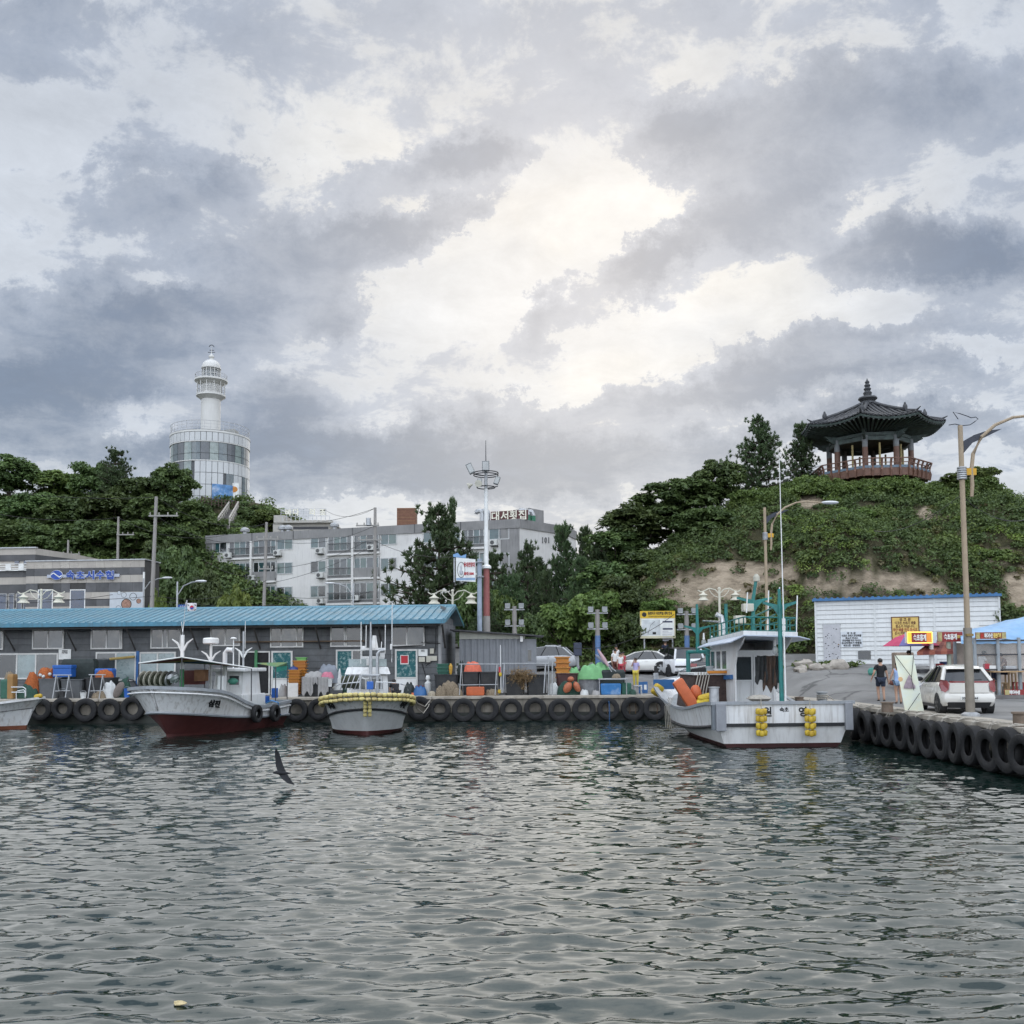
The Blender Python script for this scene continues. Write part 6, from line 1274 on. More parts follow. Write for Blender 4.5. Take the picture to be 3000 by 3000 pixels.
aw = [A(407, 1943, 39.6), A(533, 1925, 38.6), A(737, 1957, 41.0), A(600, 1938, 43.0)]
STR = mat('awning_canvas', (.16, .15, .12), .8, var=.2)
n_ = 7; top = []
for i in range(n_):
 f = i/n_; g = (i+1)/n_
 a0_, a1_ = aw[0].lerp(aw[3], f), aw[0].lerp(aw[3], g); b0_, b1_ = aw[1].lerp(aw[2], f), aw[1].lerp(aw[2], g); d = Vector((0, 0, -.03))
 MB().add([a0_, b0_, b1_, a1_, a0_+d, b0_+d, b1_+d, a1_+d], [(0, 1, 2, 3), (4, 7, 6, 5), (0, 4, 5, 1), (1, 5, 6, 2), (2, 6, 7, 3), (3, 7, 4, 0)]).build('awning_strip', [mat('awning_red', (.22, .03, .03), .8), mat('awning_ochre', (.28, .16, .04), .8), mat('awning_blue', (.03, .06, .14), .8), mat('awning_green', (.04, .11, .06), .8)][i % 4], ba, lc=1)
for p in aw+[aw[1].lerp(aw[2], .55)]: pole(ba, [(p.x, p.y, 1.3), (p.x, p.y, p.z-.03)], .025, 'awning_pole', DSTEEL, 5)
pole(ba, [aw[0], aw[1], aw[2]], .03, 'awning_edge', WM, 5)
for k in range(6):
 c = A(418+16*k, 1990, 40.4); MB().lathe([(.24, -.02), (.36, -.015), (.36, .015), (.24, .02), (.24, -.02)], c, 20, Matrix.Rotation(R(80), 3, 'Y') @ Matrix.Rotation(0, 3, 'X'), cap=False).build('hauler_ring', CREAM if k != 5 else STEEL, ba, lc=1)
a, b = A(415, 1990, 40.4), A(500, 1990, 40.4); MB().cyl(a, b, .25, n=14).build('line_drum', mat('line_drum', (.045, .05, .03), .85, var=.4), ba, lc=1, smooth=True)
c = A(510, 1985, 40.2); MB().ell(c, (.28, .24, .22), 10, 7, jit=.18).build('foil_bundle', mat('foil', (.55, .57, .58), .35, .5, var=.3), ba, lc=1)
pole(ba, [A(374, 1998, 39.6), A(377, 1990, 39.6), A(390, 1992, 39.7), A(405, 2015, 39.8)], .035, 'bow_roller', DSTEEL, 6)
part_box('red_bin', mat('dull_red', (.14, .035, .03), .6, var=.2), ba, tuple(A(570, 2005, 41.5)+Vector((-.35, -.3, 0))), tuple(A(570, 1965, 41.5)+Vector((.35, .3, .02))))
part_box('brown_bag', mat('tan_cloth', (.26, .13, .07), .9, var=.3), ba, tuple(A(590, 1995, 41.0)+Vector((-.25, -.15, 0))), tuple(A(590, 1962, 41.0)+Vector((.25, .15, 0))))
c = A(650, 2005, 40.6); MB().box(c, (.3, .3, .75)).build('grey_hauler_case', CABW, ba, lc=1, bevel=.05)
c = A(683, 1996, 41.0); MB().ell(c, (.24, .16, .14), 10, 6, jit=.1).build('green_net', mat('green_net', (.06, .22, .16), .8), ba, lc=1)
c = A(735, 2035, 43.5); MB().box(c, (.3, .4, .4)).build('cream_crate', CREAM, ba, lc=1, bevel=.03); c = A(770, 2055, 44.4); MB().box((c.x, c.y, c.z+.1), (.5, .4, .3)).build('blue_crate', mat('blue_plastic', (.015, .10, .38), .45, var=.15), ba, lc=1, bevel=.03)
s4 = [A(752, 1942, 43.4), A(840, 1940, 45.0), A(842, 1948, 45.6), A(808, 1952, 44.4)]
MB().add(s4+[p-Vector((0, 0, .03)) for p in s4], [(0, 1, 2, 3), (4, 7, 6, 5), (0, 4, 5, 1), (1, 5, 6, 2), (2, 6, 7, 3), (3, 7, 4, 0)]).build('sun_sail', mat('sail_green', (.10, .32, .22), .7, var=.3, col2=(.45, .42, .12)), ba, lc=1)
MB().quad(s4[3], s4[2], s4[2]-Vector((0, 0, .22)), s4[3]-Vector((0, 0, .28))).build('sail_flap', mat('sail_flap', (.03, .26, .20), .7), ba, lc=1)
for p in (s4[2], s4[3]): pole(ba, [(p.x, p.y, .9), (p.x, p.y, p.z)], .025, 'sail_pole', DSTEEL, 5)
c = A(805, 2030, 44.6); MB().box(c, (.22, .22, .45)).build('blue_pump', mat('blue_plastic', (.015, .10, .38)), ba, lc=1)
pole(ba, [A(780, 2060, 43.8), A(795, 2052, 43.6), A(815, 2058, 43.6), A(822, 2095, 43.8)], .035, 'blue_hose', mat('hose_blue', (.05, .22, .50), .4), 6)
# ---------------- boat B: bow straight on, garlanded with floats
RZB = R(188.6); OB = Vector((-7.0, 45.85, WL)); bb_ = thing('fishing_boat', 'white fishing boat bow-on with a garland of pale yellow floats', 'boat', OB, RZB)
kB = lvl(7.2, .3, [0, .6, .85, 1], [1.1, 1.1, .5, .02], [0, 1], [-.4, -.4]); bB = lvl(7.35, .2, [0, .6, .8, .93, 1], [1.4, 1.55, 1.35, .75, .05], [0, .7, 1], [.14, .14, .17])
nB = lvl(8.1, .05, [0, .5, .75, .9, .97, 1], [1.5, 1.66, 1.62, 1.2, .6, .05], [0, .5, .75, 1], [.62, .66, .74, 1.08]); sB = lvl(8.7, 0, [0, .5, .75, .88, .95, 1], [1.6, 1.75, 1.88, 1.68, 1.2, .08], [0, .45, .75, 1], [1.12, 1.15, 1.40, 1.66])
hull(bb_, kB, bB, nB, sB, HR2, HW, mat('hull_chine_grey', (.62, .63, .62), .5, var=.12, scale=1, streak=.2, dirt=(.3, .28, .25), dirt_amt=.3), ([0, .6, 1], [.8, .85, 1.3]), DECK, BWG, RUB, .045, -.12)
MB().loft([[(-.03, 7.0, .16), (.03, 7.0, .16), (0, 6.9, .5)], [(-.28, 7.3, .20), (.28, 7.3, .20), (0, 7.75, .86)]]).build('stem_wedge', CABW, bb_, lc=1)
def Bp(px, py, Y): return W2L(bb_, P(px, py, Y))
gr = thing('float_garland', 'garland of pale yellow floats round the bow rail of the middle boat', 'floats', tuple(ROOTM[bb_.name].inverted() @ Vector((0, 8.4, 1.3))))
WB = ROOTM[bb_.name].inverted(); ring = [Vector((p[0]+.10, p[1]+(.0 if p[0]>.5 else .1), p[2])) for p in sB[6:]]+[Vector((-p[0]-.10, p[1]+(.0 if p[0]>.5 else .1), p[2])) for p in sB[6:][::-1]]
cum = [0]
for i in range(1, len(ring)): cum.append(cum[-1]+(ring[i]-ring[i-1]).length)
nfl = int(cum[-1]/.235)
for row, dz, r_ in ((0, .02, .085), (1, -.16, .075)):
 for k in range(nfl):
  s = (k+.5+.13*row)*cum[-1]/nfl; x = np.interp(s, cum, [p.x for p in ring]); y = np.interp(s, cum, [p.y for p in ring]); z = np.interp(s, cum, [p.z for p in ring]); s2 = min(s+.1, cum[-1]); d = Vector((np.interp(s2, cum, [p.x for p in ring])-x, np.interp(s2, cum, [p.y for p in ring])-y, 0))
  if d.length<1e-4: d = Vector((0, -1, 0))
  float_mb(WB @ Vector((x, y, z+dz+random.uniform(-.015, .015))), r_, .225, WB.to_3x3() @ d).build('float', FLP, gr, smooth=True)
for c_ in (-1, 1):
 for k in range(4): float_mb(WB @ Vector((c_*.09, 8.55-k*.09-.02, 1.34-k*.16)), .08, .16, (0, .2, 1)).build('float', FLP, gr, smooth=True)
hull_text(bb_, nB, sB, -.12, .86, 1, '부길', .34); hull_text(bb_, nB, sB, -.12, .86, -1, '부길', .34)
MB().loft([[(-.95, 1.6, .8), (.95, 1.6, .8), (.95, 3.6, .8), (-.95, 3.6, .8)], [(-.88, 1.7, 2.38), (.88, 1.7, 2.38), (.88, 3.42, 2.38), (-.88, 3.42, 2.38)]]).build('cabin', CABW, bb_, lc=1, bevel=.04)
MB().loft([[(-1.02, 1.5, 2.39), (1.02, 1.5, 2.39), (1.02, 3.68, 2.39), (-1.02, 3.68, 2.39)], [(-.9, 1.6, 2.72), (.9, 1.6, 2.72), (.9, 3.5, 2.72), (-.9, 3.5, 2.72)]]).build('cabin_roof', CABW, bb_, lc=1, bevel=.05)
for a, b in ((-.72, -.06), (.06, .72)): w = frame_mb(a, b, 1.68, 2.25, 0, .05, .05).xform(Matrix.Translation((0, 3.47, 0))).build('cabin_window', CABW, bb_, lc=1); part_box('pane', GLASSB, w, (a+.04, 3.485, 1.7), (b-.04, 3.51, 2.22))
MB().bb((-.9, 3.62, .8), (.9, 4.0, 1.42)).build('fore_trunk', CABW, bb_, lc=1, bevel=.04); part_box('trunk_vent', GLASSB, bb_, (-.75, 4.002, 1.0), (-.3, 4.008, 1.3))
MB().bb((-.75, 1.7, 2.73), (.3, 2.9, 3.2)).build('roof_locker', CABW, bb_, lc=1, bevel=.05); part_box('screen', FROST, bb_, (-.85, 3.0, 2.74), (.85, 3.03, 3.08))
mx = Bp(1086, 1950, 42.0); zt_ = ZC(P(1086, 1822, 42).z)
pole(bb_, [(mx.x, mx.y, 1.2), (mx.x, mx.y, 3.3), (mx.x, mx.y, zt_)], [.075, .07, .03], 'main_mast', STEEL); e_ = Bp(1106, 1950, 42.0); pole(bb_, [(e_.x, e_.y, 1.2), (e_.x, e_.y, ZC(P(1106, 1915, 42).z)), (e_.x-.1, e_.y, ZC(P(1114, 1906, 42).z)), (e_.x-.3, e_.y, ZC(P(1124, 1904, 42).z))], [.075, .075, .07, .07], 'exhaust', STEEL, 8)
t = Bp(1098, 1880, 42.6); MB().loft([[(t.x-.16, t.y-.1, t.z-.35), (t.x+.16, t.y-.1, t.z-.35), (t.x+.16, t.y+.1, t.z-.35), (t.x-.16, t.y+.1, t.z-.35)], [(t.x-.06, t.y-.06, t.z+.28), (t.x+.10, t.y-.06, t.z+.28), (t.x+.10, t.y+.06, t.z+.28), (t.x-.06, t.y+.06, t.z+.28)]]).build('mast_head', CABW, bb_, lc=1)
part_box('spreader', CABW, bb_, tuple(Bp(1062, 1905, 42.3)-Vector((0, .05, 0))), tuple(Bp(1130, 1898, 42.3)+Vector((0, .05, 0))))
for px, y0, y1 in ((1057, 1945, 1822), (1072, 1900, 1832), (1128, 1915, 1830), (1148, 1940, 1765), (1117, 1900, 1880)): pole(bb_, [Bp(px, y0, 42.6), Bp(px+1, y1, 42.6)], .018, 'aerial', WHITEP if px != 1148 else CHROME, 5)
for px, py, d in ((1064, 1900, (.2, .2, .22)), (1120, 1920, (.22, .25, .25)), (1146, 1895, (.1, .1, .26)), (1080, 1940, (.2, .2, .3))): MB().box(Bp(px, py, 42.5), d).build('lamp_housing', CABW, bb_, lc=1, bevel=.03)
pole(bb_, [Bp(1055, 2020, 41), Bp(1056, 1982, 41), Bp(1062, 1978, 41), Bp(1112, 1978, 41), Bp(1118, 1985, 41), Bp(1117, 2020, 41)], .05, 'goal_post_rail', STEEL, 8)
pole(bb_, [Bp(975, 2015, 40.5), Bp(1000, 2003, 40), Bp(1056, 1998, 39.6)], .025, 'bow_rail', CHROME, 6); pole(bb_, [Bp(1100, 2018, 39.6), Bp(1101, 1998, 39.6), Bp(1160, 2000, 40), Bp(1190, 2008, 40.4), Bp(1196, 2022, 40.5)], .025, 'bow_rail', CHROME, 6)
for k in range(4):
 c = Bp(1005+14*k, 1998, 41.3); MB().lathe([(.28, -.02), (.36, -.015), (.36, .015), (.28, .02), (.28, -.02)], c, 20, Matrix.Rotation(R(70), 3, 'Y'), cap=False).build('hauler_ring', STEEL, bb_, lc=1)
a, b = Bp(1002, 1998, 41.3), Bp(1050, 1998, 41.3); MB().cyl(a, b, .27, n=14).build('line_drum', mat('line_drum', (.045, .05, .03)), bb_, lc=1, smooth=True)
c = Bp(1084, 2008, 40.2); MB().box(c, (.28, .3, .34)).build('blue_bin', mat('blue_plastic', (.015, .10, .38)), bb_, lc=1, bevel=.03)
c = Bp(1209, 2045, 40.6); MB().box(c, (.10, .1, .45)).build('orange_corner', ORG, bb_, lc=1)
m = MB(); m.tube([(.22*math.cos(t), 0, .22*math.sin(t)) for t in np.linspace(0, 6.28, 16, endpoint=False)], .018, 5, closed=True); m.xform(Matrix.Translation(Bp(1072, 1975, 42.0))).build('hoop', WHITEP, bb_, lc=1)
# ---------------- boat D: only its bow reaches into the picture at the left
OD = Vector((P(95, 2100, 43.6).x-7.2, 43.7, WL)); bd = thing('fishing_boat', 'white boat at the left edge, only its bow in view', 'boat', OD, R(-90))
hull(bd, lvl(6.6, .2, [0, .7, 1], [1.1, 1.0, .02], [0, 1], [-.4, -.4]), lvl(6.7, .2, [0, .6, .85, 1], [1.4, 1.35, .8, .04], [0, 1], [.16, .16]), lvl(7.1, .1, [0, .6, .85, 1], [1.5, 1.5, 1.1, .06], [0, .6, 1], [.5, .6, .95]), lvl(7.6, 0, [0, .6, .85, 1], [1.6, 1.7, 1.4, .15], [0, .6, 1], [.9, 1.0, 1.42]), mat('keel_orange', (.18, .06, .03), .6), HW, HW, .8, DECK, CABW, RUB, .012)
float_mb(W2L(bd, P(112, 2040, 43.5)), .11, .35, (0, 1, .2)).build('bow_float', FLY, bd, smooth=True, lc=1)
def Dp(px, py): return W2L(bd, P(px, py, 43.0))
for q in ([(33, 2013), (68, 2013), (75, 2018), (76, 2040)], [(48, 2050), (48, 2026), (52, 2024), (70, 2021), (73, 2026), (74, 2044)], [(34, 2028), (72, 2028)]): pole(bd, [Dp(*a) for a in q], .022, 'bow_ladder', CHROME, 6)
TYRE = mat('tyre_rubber', (.011, .011, .012), .75, var=.35, scale=6, bump=.25, dirt=(.028, .026, .023), dirt_amt=.45, rnd=.25)
# ================================================================== QUAY FITTINGS, POLES, SIGNS
def tyre_mb(R0=.575, w=.27, r_in=.30, n=28):
 prof = [(r_in, -w*.36), (r_in+.03, -w*.46), (R0*.80, -w*.52), (R0*.95, -w*.44), (R0, -w*.30), (R0*1.005, 0), (R0, w*.30), (R0*.95, w*.44), (R0*.80, w*.52), (r_in+.03, w*.46), (r_in, w*.36), (r_in+.04, w*.30), (R0*.90, w*.34), (R0*.93, 0), (R0*.90, -w*.34), (r_in+.04, -w*.30), (r_in, -w*.36)]
 return MB().lathe(prof, (0, 0, 0), n, Matrix.Rotation(math.pi/2, 3, 'X'), cap=False)
TM = mb_mesh(tyre_mb(), 'tyre', TYRE)
ORD = 'first second third fourth fifth sixth seventh eighth ninth tenth eleventh twelfth thirteenth fourteenth fifteenth sixteenth seventeenth eighteenth nineteenth twentieth'.split()
def tyre(p, rz, label, group, sc=(1, 1, 1), tilt=0.0):
 o = bpy.data.objects.new('tyre_fender', TM); COL.objects.link(o); o.location = p; o.rotation_euler = (tilt, random.uniform(0, 6), rz); o.scale = sc; tag(o, label, 'tyre', group); return o
for iq, px in enumerate((118, 183, 250, 320, 388, 868, 934, 1228, 1288, 1358, 1427, 1497, 1568, 1639, 1711, 1782, 1854, 1918)):
 p = P(px, 2078+random.uniform(-3.5, 3.5), QY-.17); o = tyre(p, random.uniform(-.05, .05), 'black tyre on the far quay wall, '+ORD[iq]+' from the left', 'tyre fenders of the far quay', (lambda q: (q, random.uniform(.9, 1.1), q))(random.uniform(.93, 1.04)), random.uniform(-.08, .08))
 o.location.y += .03*random.random()
for i, px in enumerate((2506, 2537, 2573, 2607, 2644, 2682, 2723, 2762, 2805, 2849, 2901, 2953, 3002, 3060)):
 X = QX-.19; Y = X/ray(px, 2150).x*ray(px, 2150).y; o = tyre((X, Y, -.62+random.uniform(-.06, .05)), math.pi/2+random.uniform(-.14, .10), 'black tyre on the right quay wall, '+ORD[i]+' from the lettered boat', 'tyre fenders of the right quay', (.87, 1.15, 1.02), random.uniform(-.05, .05))
 m = MB(); a = Vector((X+.02, Y, -.1))
 for k in range(2):
  d = random.uniform(-.12, .12); m.tube([a+Vector((-.10, d, -.12)), a+Vector((.0, d*.5, .10)), a+Vector((.22, d+.05, .13+.04*k)), a+Vector((.42, d-.1, .145)), a+Vector((.55, d+.12+.1*k, .125)), a+Vector((.35, d+.25, .135)), a+Vector((.12, d+.1, .16))], .02, 5)
 tag(m.build('lashing_rope', ROPE, None), 'knotted rope on the coping over the '+ORD[i]+' tyre from the lettered boat', 'rope', 'lashings on the right quay coping')
for f_, lb in ((.43, 'nearer tyre hung on the side of the red-bottomed boat'), (.22, 'farther tyre hung on the side of the red-bottomed boat')):
 ps = np.array([np.interp(f_, SS, sA[:, k]) for k in range(3)]); p = ROOTM[ba.name].inverted() @ Vector((-ps[0]-.16, ps[1], ps[2]-.38)); tyre(p, RZA+math.pi/2, lb, 'tyres on the boat side', (.68, .8, .68))
CHN = mat('rusty_chain', (.16, .10, .06), .8, var=.4, scale=20)
for px, wh_ in ((1845, 'left one inside the last tyre but one'), (1862, 'right one inside the last tyre but one'), (1780, 'inside the tyre with the blue rope'), (1925, 'inside the tyre beside the white bow')):
 a = P(px, 2052, QY-.02); m = MB(); m.tube([a+Vector((.02*math.sin(k*2), 0, -k*.11)) for k in range(7)], .022, 5); tag(m.build('chain', CHN, None), 'rusty chain on the far quay wall, '+wh_, 'chain', 'chains on the far quay wall')
RUST = mat('rusty_steel', (.20, .15, .11), .8, var=.4, scale=4, dirt=(.10, .05, .03), dirt_amt=.6, streak=.4)
for px, py, lb, r_, h_, mt in ((2600, 2086, 'rusty round bollard beside the walking couple', .18, .32, RUST), (2992, 2128, 'rusty bollard at the right edge of the quay', .19, .36, RUST), (2409, 2056, 'grey mooring bollard with coiled rope behind the lettered stern', .19, .40, DECK), (2342, 2056, 'low bollard just left of the roped one', .17, .2, RUST)):
 p = G(px, py, 0); m = MB(); m.lathe([(r_, 0), (r_*.96, h_*.85), (r_*1.15, h_*.87), (r_*1.15, h_), (.02, h_+.01)], p, 16); b = m.build('bollard', mt, None, smooth=True); tag(b, lb, 'bollard')
 if 'coiled' in lb:
  m = MB(); m.tube([p+Vector((.21*math.cos(t), .21*math.sin(t), .08+.022*t/2)) for t in np.linspace(0, 18, 60)]+[p+Vector((.5, -.1, .02)), p+Vector((.7, -.5, .02))], .022, 5); tag(m.build('mooring_rope', ROPE, None), 'rope coiled round the grey mooring bollard', 'rope')
for pts, lb in (([P(1212, 2040, 40.8), P(1222, 2075, 43), P(1240, 2090, 45), P(1255, 2070, 46.5), P(1262, 2045, 47.2)], 'slack white mooring line of the middle boat'), ([P(1212, 2045, 40.8), P(1226, 2062, 43.5), P(1245, 2070, 46), P(1264, 2046, 47.2)], 'second mooring line of the middle boat'), ([P(2500, 2068, 32.2), P(2530, 2075, 32), P(2560, 2066, 31.5)], 'mooring line from the lettered stern to the right quay')):
 tag(MB().tube(pts, .022, 5).build('mooring_line', ROPE, None, smooth=True), lb, 'rope')
# ---------------- poles
CONCP = mat('pole_concrete', (.30, .28, .26), .85, var=.12, scale=2, streak=.2)
def utility_pole(px, ytop, Y, lb, r=.17, arms=(), base=None, mt=CONCP, lean=0):
 t = P(px, ytop, Y); b = RZ(t.x, Y) if base is None else base; o = thing('utility_pole', lb, 'pole', (t.x-lean, Y, b))
 MB().cyl((t.x-lean, Y, b), (t.x, Y, t.z), r, r*.6, 10).build('shaft', mt, o, smooth=True)
 for py, w, sh_ in arms:
  z = P(px, py, Y).z; a = MB().box((t.x+sh_, Y-.12, z), (w, .09, .11)).build('cross_arm', mat('arm_steel', (.30, .29, .27), .6, .3), o)
  for k in range(4): MB().lathe([(.03, 0), (.06, .05), (.04, .1), (.06, .14), (.02, .2)], (t.x+sh_+w*(k/3-.5)*.9, Y-.12, z+.056), 7).build('insulator', mat('insulator', (.35, .33, .30), .3), a)
 return t
pA = utility_pole(458, 1455, 70, 'concrete utility pole right of the striped office', .19, ((1512, 2.2, .6),), 0, lean=.35); pB = utility_pole(347, 1514, 92, 'utility pole on the slope above the striped office', .17, ((1567, 1.7, .75),), 5.5); pC = utility_pole(200, 1582, 96, 'short pole on the slope behind the office roof', .16, ((1624, 2.6, 0),), 6)
pD = utility_pole(781, 1530, 78, 'leaning utility pole in front of the apartments, left', .18, ((1580, 1.9, .1), (1667, 1.2, .0)), 0, lean=.3); pE = utility_pole(1099, 1487, 77, 'tall utility pole in front of the apartments, right', .19, ((1540, 1.9, -.6), (1582, 2.0, -.4)), 0)
m = MB(); z = P(1092, 1530, 77).z; m.cyl((pE.x-.5, 76.7, z-.3), (pE.x-.5, 76.7, z+.3), .2, n=10); tag(m.build('pole_transformer', STEEL, None, smooth=True), 'grey transformer on the right utility pole', 'transformer')
WIRE = mat('black_wire', (.02, .02, .02), .6)
def wire(a, b, lb, sag=.6, r=.018, n=10):
 a, b = Vector(a), Vector(b); pts = [a.lerp(b, k/n)-Vector((0, 0, sag*4*(k/n)*(1-k/n))) for k in range(n+1)]
 tag(MB().tube(pts, r, 4).build('overhead_wire', WIRE, None), lb, 'wire', 'overhead wires')
wp = lambda px, py, Y: P(px, py, Y)
WN = {(0, 1438): 'the left edge high over the trees', (458, 1456): 'the office-side pole top', (0, 1507): 'the left edge lower over the trees', (347, 1516): 'the slope pole', (350, 1518): 'the slope pole arm', (781, 1532): 'the leaning pole tip', (458, 1457): 'the office-side pole tip', (781, 1535): 'the leaning pole head', (1099, 1489): 'the right pole tip', (458, 1512): 'the office-side pole arm', (781, 1580): 'the leaning pole arm', (1099, 1540): 'the right pole arm', (455, 1745): 'low on the office-side pole', (781, 1700): 'low on the leaning pole', (781, 1665): 'the leaning pole lower arm', (1080, 1582): 'the right pole lower arm', (781, 1710): 'the foot of the leaning pole', (1092, 1600): 'the middle of the right pole', (781, 1740): 'the leaning pole by the roof', (1099, 1730): 'low on the right pole', (0, 1745): 'the left edge by the office windows', (458, 1745): 'the foot of the office-side pole', (1099, 1585): 'the right pole shaft', (1420, 1620): 'the floodlight mast', (455, 1760): 'the office-side pole near the roof', (900, 1768): 'the small bright tree', (781, 1770): 'the leaning pole near the roof', (1250, 1775): 'the big pine', (781, 1690): 'the leaning pole middle', (597, 1640): 'the left corner of the apartments', (0, 1766): 'the left edge near the blue roof', (330, 1742): 'the food poster', (950, 1492): 'the penthouse'}
for a, b, s_ in [((0, 1438, 74), (458, 1456, 70), .3), ((0, 1507, 80), (347, 1516, 92), .4), ((350, 1518, 92), (781, 1532, 78), 1.6), ((458, 1457, 70), (781, 1535, 78), 1.0), ((781, 1535, 78), (1099, 1489, 77), .5), ((458, 1512, 70), (781, 1580, 78), 1.0), ((781, 1580, 78), (1099, 1540, 77), .8), ((455, 1745, 70), (781, 1700, 78), .8), ((781, 1665, 78), (1080, 1582, 77), .6), ((781, 1710, 78), (1092, 1600, 77), .4), ((781, 1740, 78), (1099, 1730, 77), .5),
               ((0, 1745, 66), (458, 1745, 70), .3), ((1099, 1585, 77), (1420, 1620, 57), .7), ((455, 1760, 70), (900, 1768, 76), .3), ((781, 1770, 78), (1250, 1775, 70), .4), ((781, 1690, 78), (597, 1640, 105), .6), ((0, 1766, 66), (330, 1742, 74), .2), ((1099, 1489, 77), (950, 1492, 115), .8)]:
 wire(wp(*a), wp(*b), 'wire from '+WN[a[:2]]+' to '+WN[b[:2]], s_)
wire(P(1975, 1800, 55), P(1560, 1868, 52), 'slack cable from the container hut past the notice board', 1.2, .015); wire(P(2815, 1450, 28.2), P(2560, 1555, 45), 'cable from the tall lamp post down across the hill', .4, .012); wire(P(2820, 1455, 28.2), P(3040, 1508, 33), 'cable from the tall lamp post out to the right', .45, .014)
TAN = mat('lamp_tan', (.36, .28, .19), .55, var=.12, scale=3, streak=.15, dirt=(.2, .15, .1)); FIN = mat('fin_black', (.025, .03, .045), .5); YEL = mat('lamp_yellow', (.60, .33, .02), .5)
def harbour_lamp(px, ytop, ybase, Y, lb, dirn=1, gull=True, zb=None, k=1.0):
 t = P(px, ytop, Y); b = RZ(t.x, Y) if zb is None else zb; H = t.z-b; o = thing('harbour_lamp', lb, 'street lamp', (t.x+.05, Y, b)); x, y = t.x+.05, Y
 lp = .30*H
 MB().cyl((x, y, b), (x, y, b+lp), .13*k, .12*k, 16).build('base_tube', mat('weathered_steel', (.25, .22, .18), .5, .3, var=.2, scale=3, streak=.4) if gull else TAN, o, smooth=True); MB().cyl((x, y, b+lp+.002), (x, y, t.z), .082*k, .070*k, 16).build('shaft', TAN, o, smooth=True); MB().lathe([(.26*k, 0), (.26*k, .06), (.17*k, .12)], (x, y, b), 16).build('foot_plate', STEEL, o)
 z0 = b+.815*H
 for i in range(6): MB().lathe([(.10*k, -.03), (.135*k, -.022), (.14*k, 0), (.135*k, .022), (.10*k, .03)], (x, y, z0+i*.065*k), 14, cap=False).build('collar_ring', STEEL, o, smooth=True)
 MB().bb((x+dirn*.12*k, y-.05, z0+.10), (x+dirn*.42*k, y+.05, z0+.30)).build('yellow_box', YEL, o)
 s = H/8.7; arm = [(.27, -.55), (.30, -.2), (.29, .25), (.36, .75), (.62, 1.25), (1.05, 1.62), (1.6, 1.85), (2.1, 1.9), (2.6, 1.86), (3.0, 1.82)]
 MB().tube([(x+dirn*a*s*1.0, y, z0+c*s) for a, c in arm], [.05, .06, .06, .06, .055, .05, .045, .04, .04, .04], 8).build('swept_arm', TAN, o, smooth=True)
 f = [(.08, .78), (.35, 1.08), (.8, 1.28), (1.25, 1.5), (.8, 1.45), (.4, 1.32), (.08, 1.14)]; MB().prism([(x+dirn*a*s, z0+c*s) for a, c in f], y-.012, y+.012, 'y').build('black_fin', FIN, o)
 hx = x+dirn*3.0*s; MB().ell((hx+dirn*.3*s, y, z0+1.84*s), (.46*s, .16*s, .09*s), 14, 8).build('lamp_head', mat('lamp_shell', (.62, .63, .64), .4), o, smooth=True)
 MB().bb((x-.1, y-.02, b+lp-.25), (x+.1, y-.155*k, b+lp-.18)).build('band', mat('ochre_band', (.25, .17, .05), .5), o)
 if gull:
  g = [(-.34, .02), (-.15, .05), (.05, .0), (.3, .02), (.45, .12), (.55, .2), (.48, .26), (.34, .24), (.2, .3), (0, .37), (-.2, .42), (-.05, .2)]
  MB().tube([(x+a, y, t.z+c) for a, c in g], .014, 5).build('gull_outline', FIN, o)
 return o
harbour_lamp(2808, 1247, 2100, 28.2, 'tall tan street lamp with a gull outline beside the hatchback', zb=0.0)
harbour_lamp(2237, 1487, 1990, 48.2, 'tan street lamp with swept arm in front of the hill', gull=False)
PALE = mat('pale_enamel', (.60, .57, .47), .5, var=.12)
def scroll_lamp(px, ytop, Y, lb, s=1.0, zb=None):
 t = P(px, ytop, Y); b = RZ(t.x, Y) if zb is None else zb; o = thing('scroll_lamp', lb, 'street lamp', (t.x, Y, b)); MB().cyl((t.x, Y, b), (t.x, Y, t.z), .09, .07, 10).build('shaft', PALE, o, smooth=True); MB().ell((t.x, Y, t.z+.05), .1, 8, 6).build('knob', PALE, o)
 for d in (1, -1):
  a = [(.05, -.28), (.3, .0), (.7, .08), (1.05, -.10), (1.3, -.16), (1.5, -.04)]; MB().tube([(t.x+d*u*s, Y, t.z+v*s) for u, v in a], .035, 6).build('scroll_arm', PALE, o, smooth=True)
  a = [(.05, -.55), (.35, -.45), (.6, -.2), (.7, .02)]; MB().tube([(t.x+d*u*s, Y, t.z+v*s) for u, v in a], .022, 5).build('scroll_brace', PALE, o)
  c = (t.x+d*1.12*s, Y, t.z-.75*s); MB().lathe([(.36*s, 0), (.34*s, .05*s), (.22*s, .17*s), (.2*s, .24*s), (.34*s, .36*s), (.12*s, .48*s), (.04, .62*s)], c, 14).build('lamp_shade', PALE, o, smooth=True)
 return o
scroll_lamp(1326, 1733, 60, 'scroll-armed double lamp above the right end of the blue roof', 1.05); scroll_lamp(121, 1732, 60, 'scroll-armed double lamp in front of the striped office', 1.0); scroll_lamp(2107, 1727, 56, 'scroll-armed double lamp behind the boat masts', .85)
Y = 57.0; t = P(1424, 1460, Y); fm_ = thing('floodlight_mast', 'tall white mast with red lower shaft, lamp rings and floodlights', 'light mast', (t.x, Y, 0)); zz = lambda y: P(1424, y, Y).z
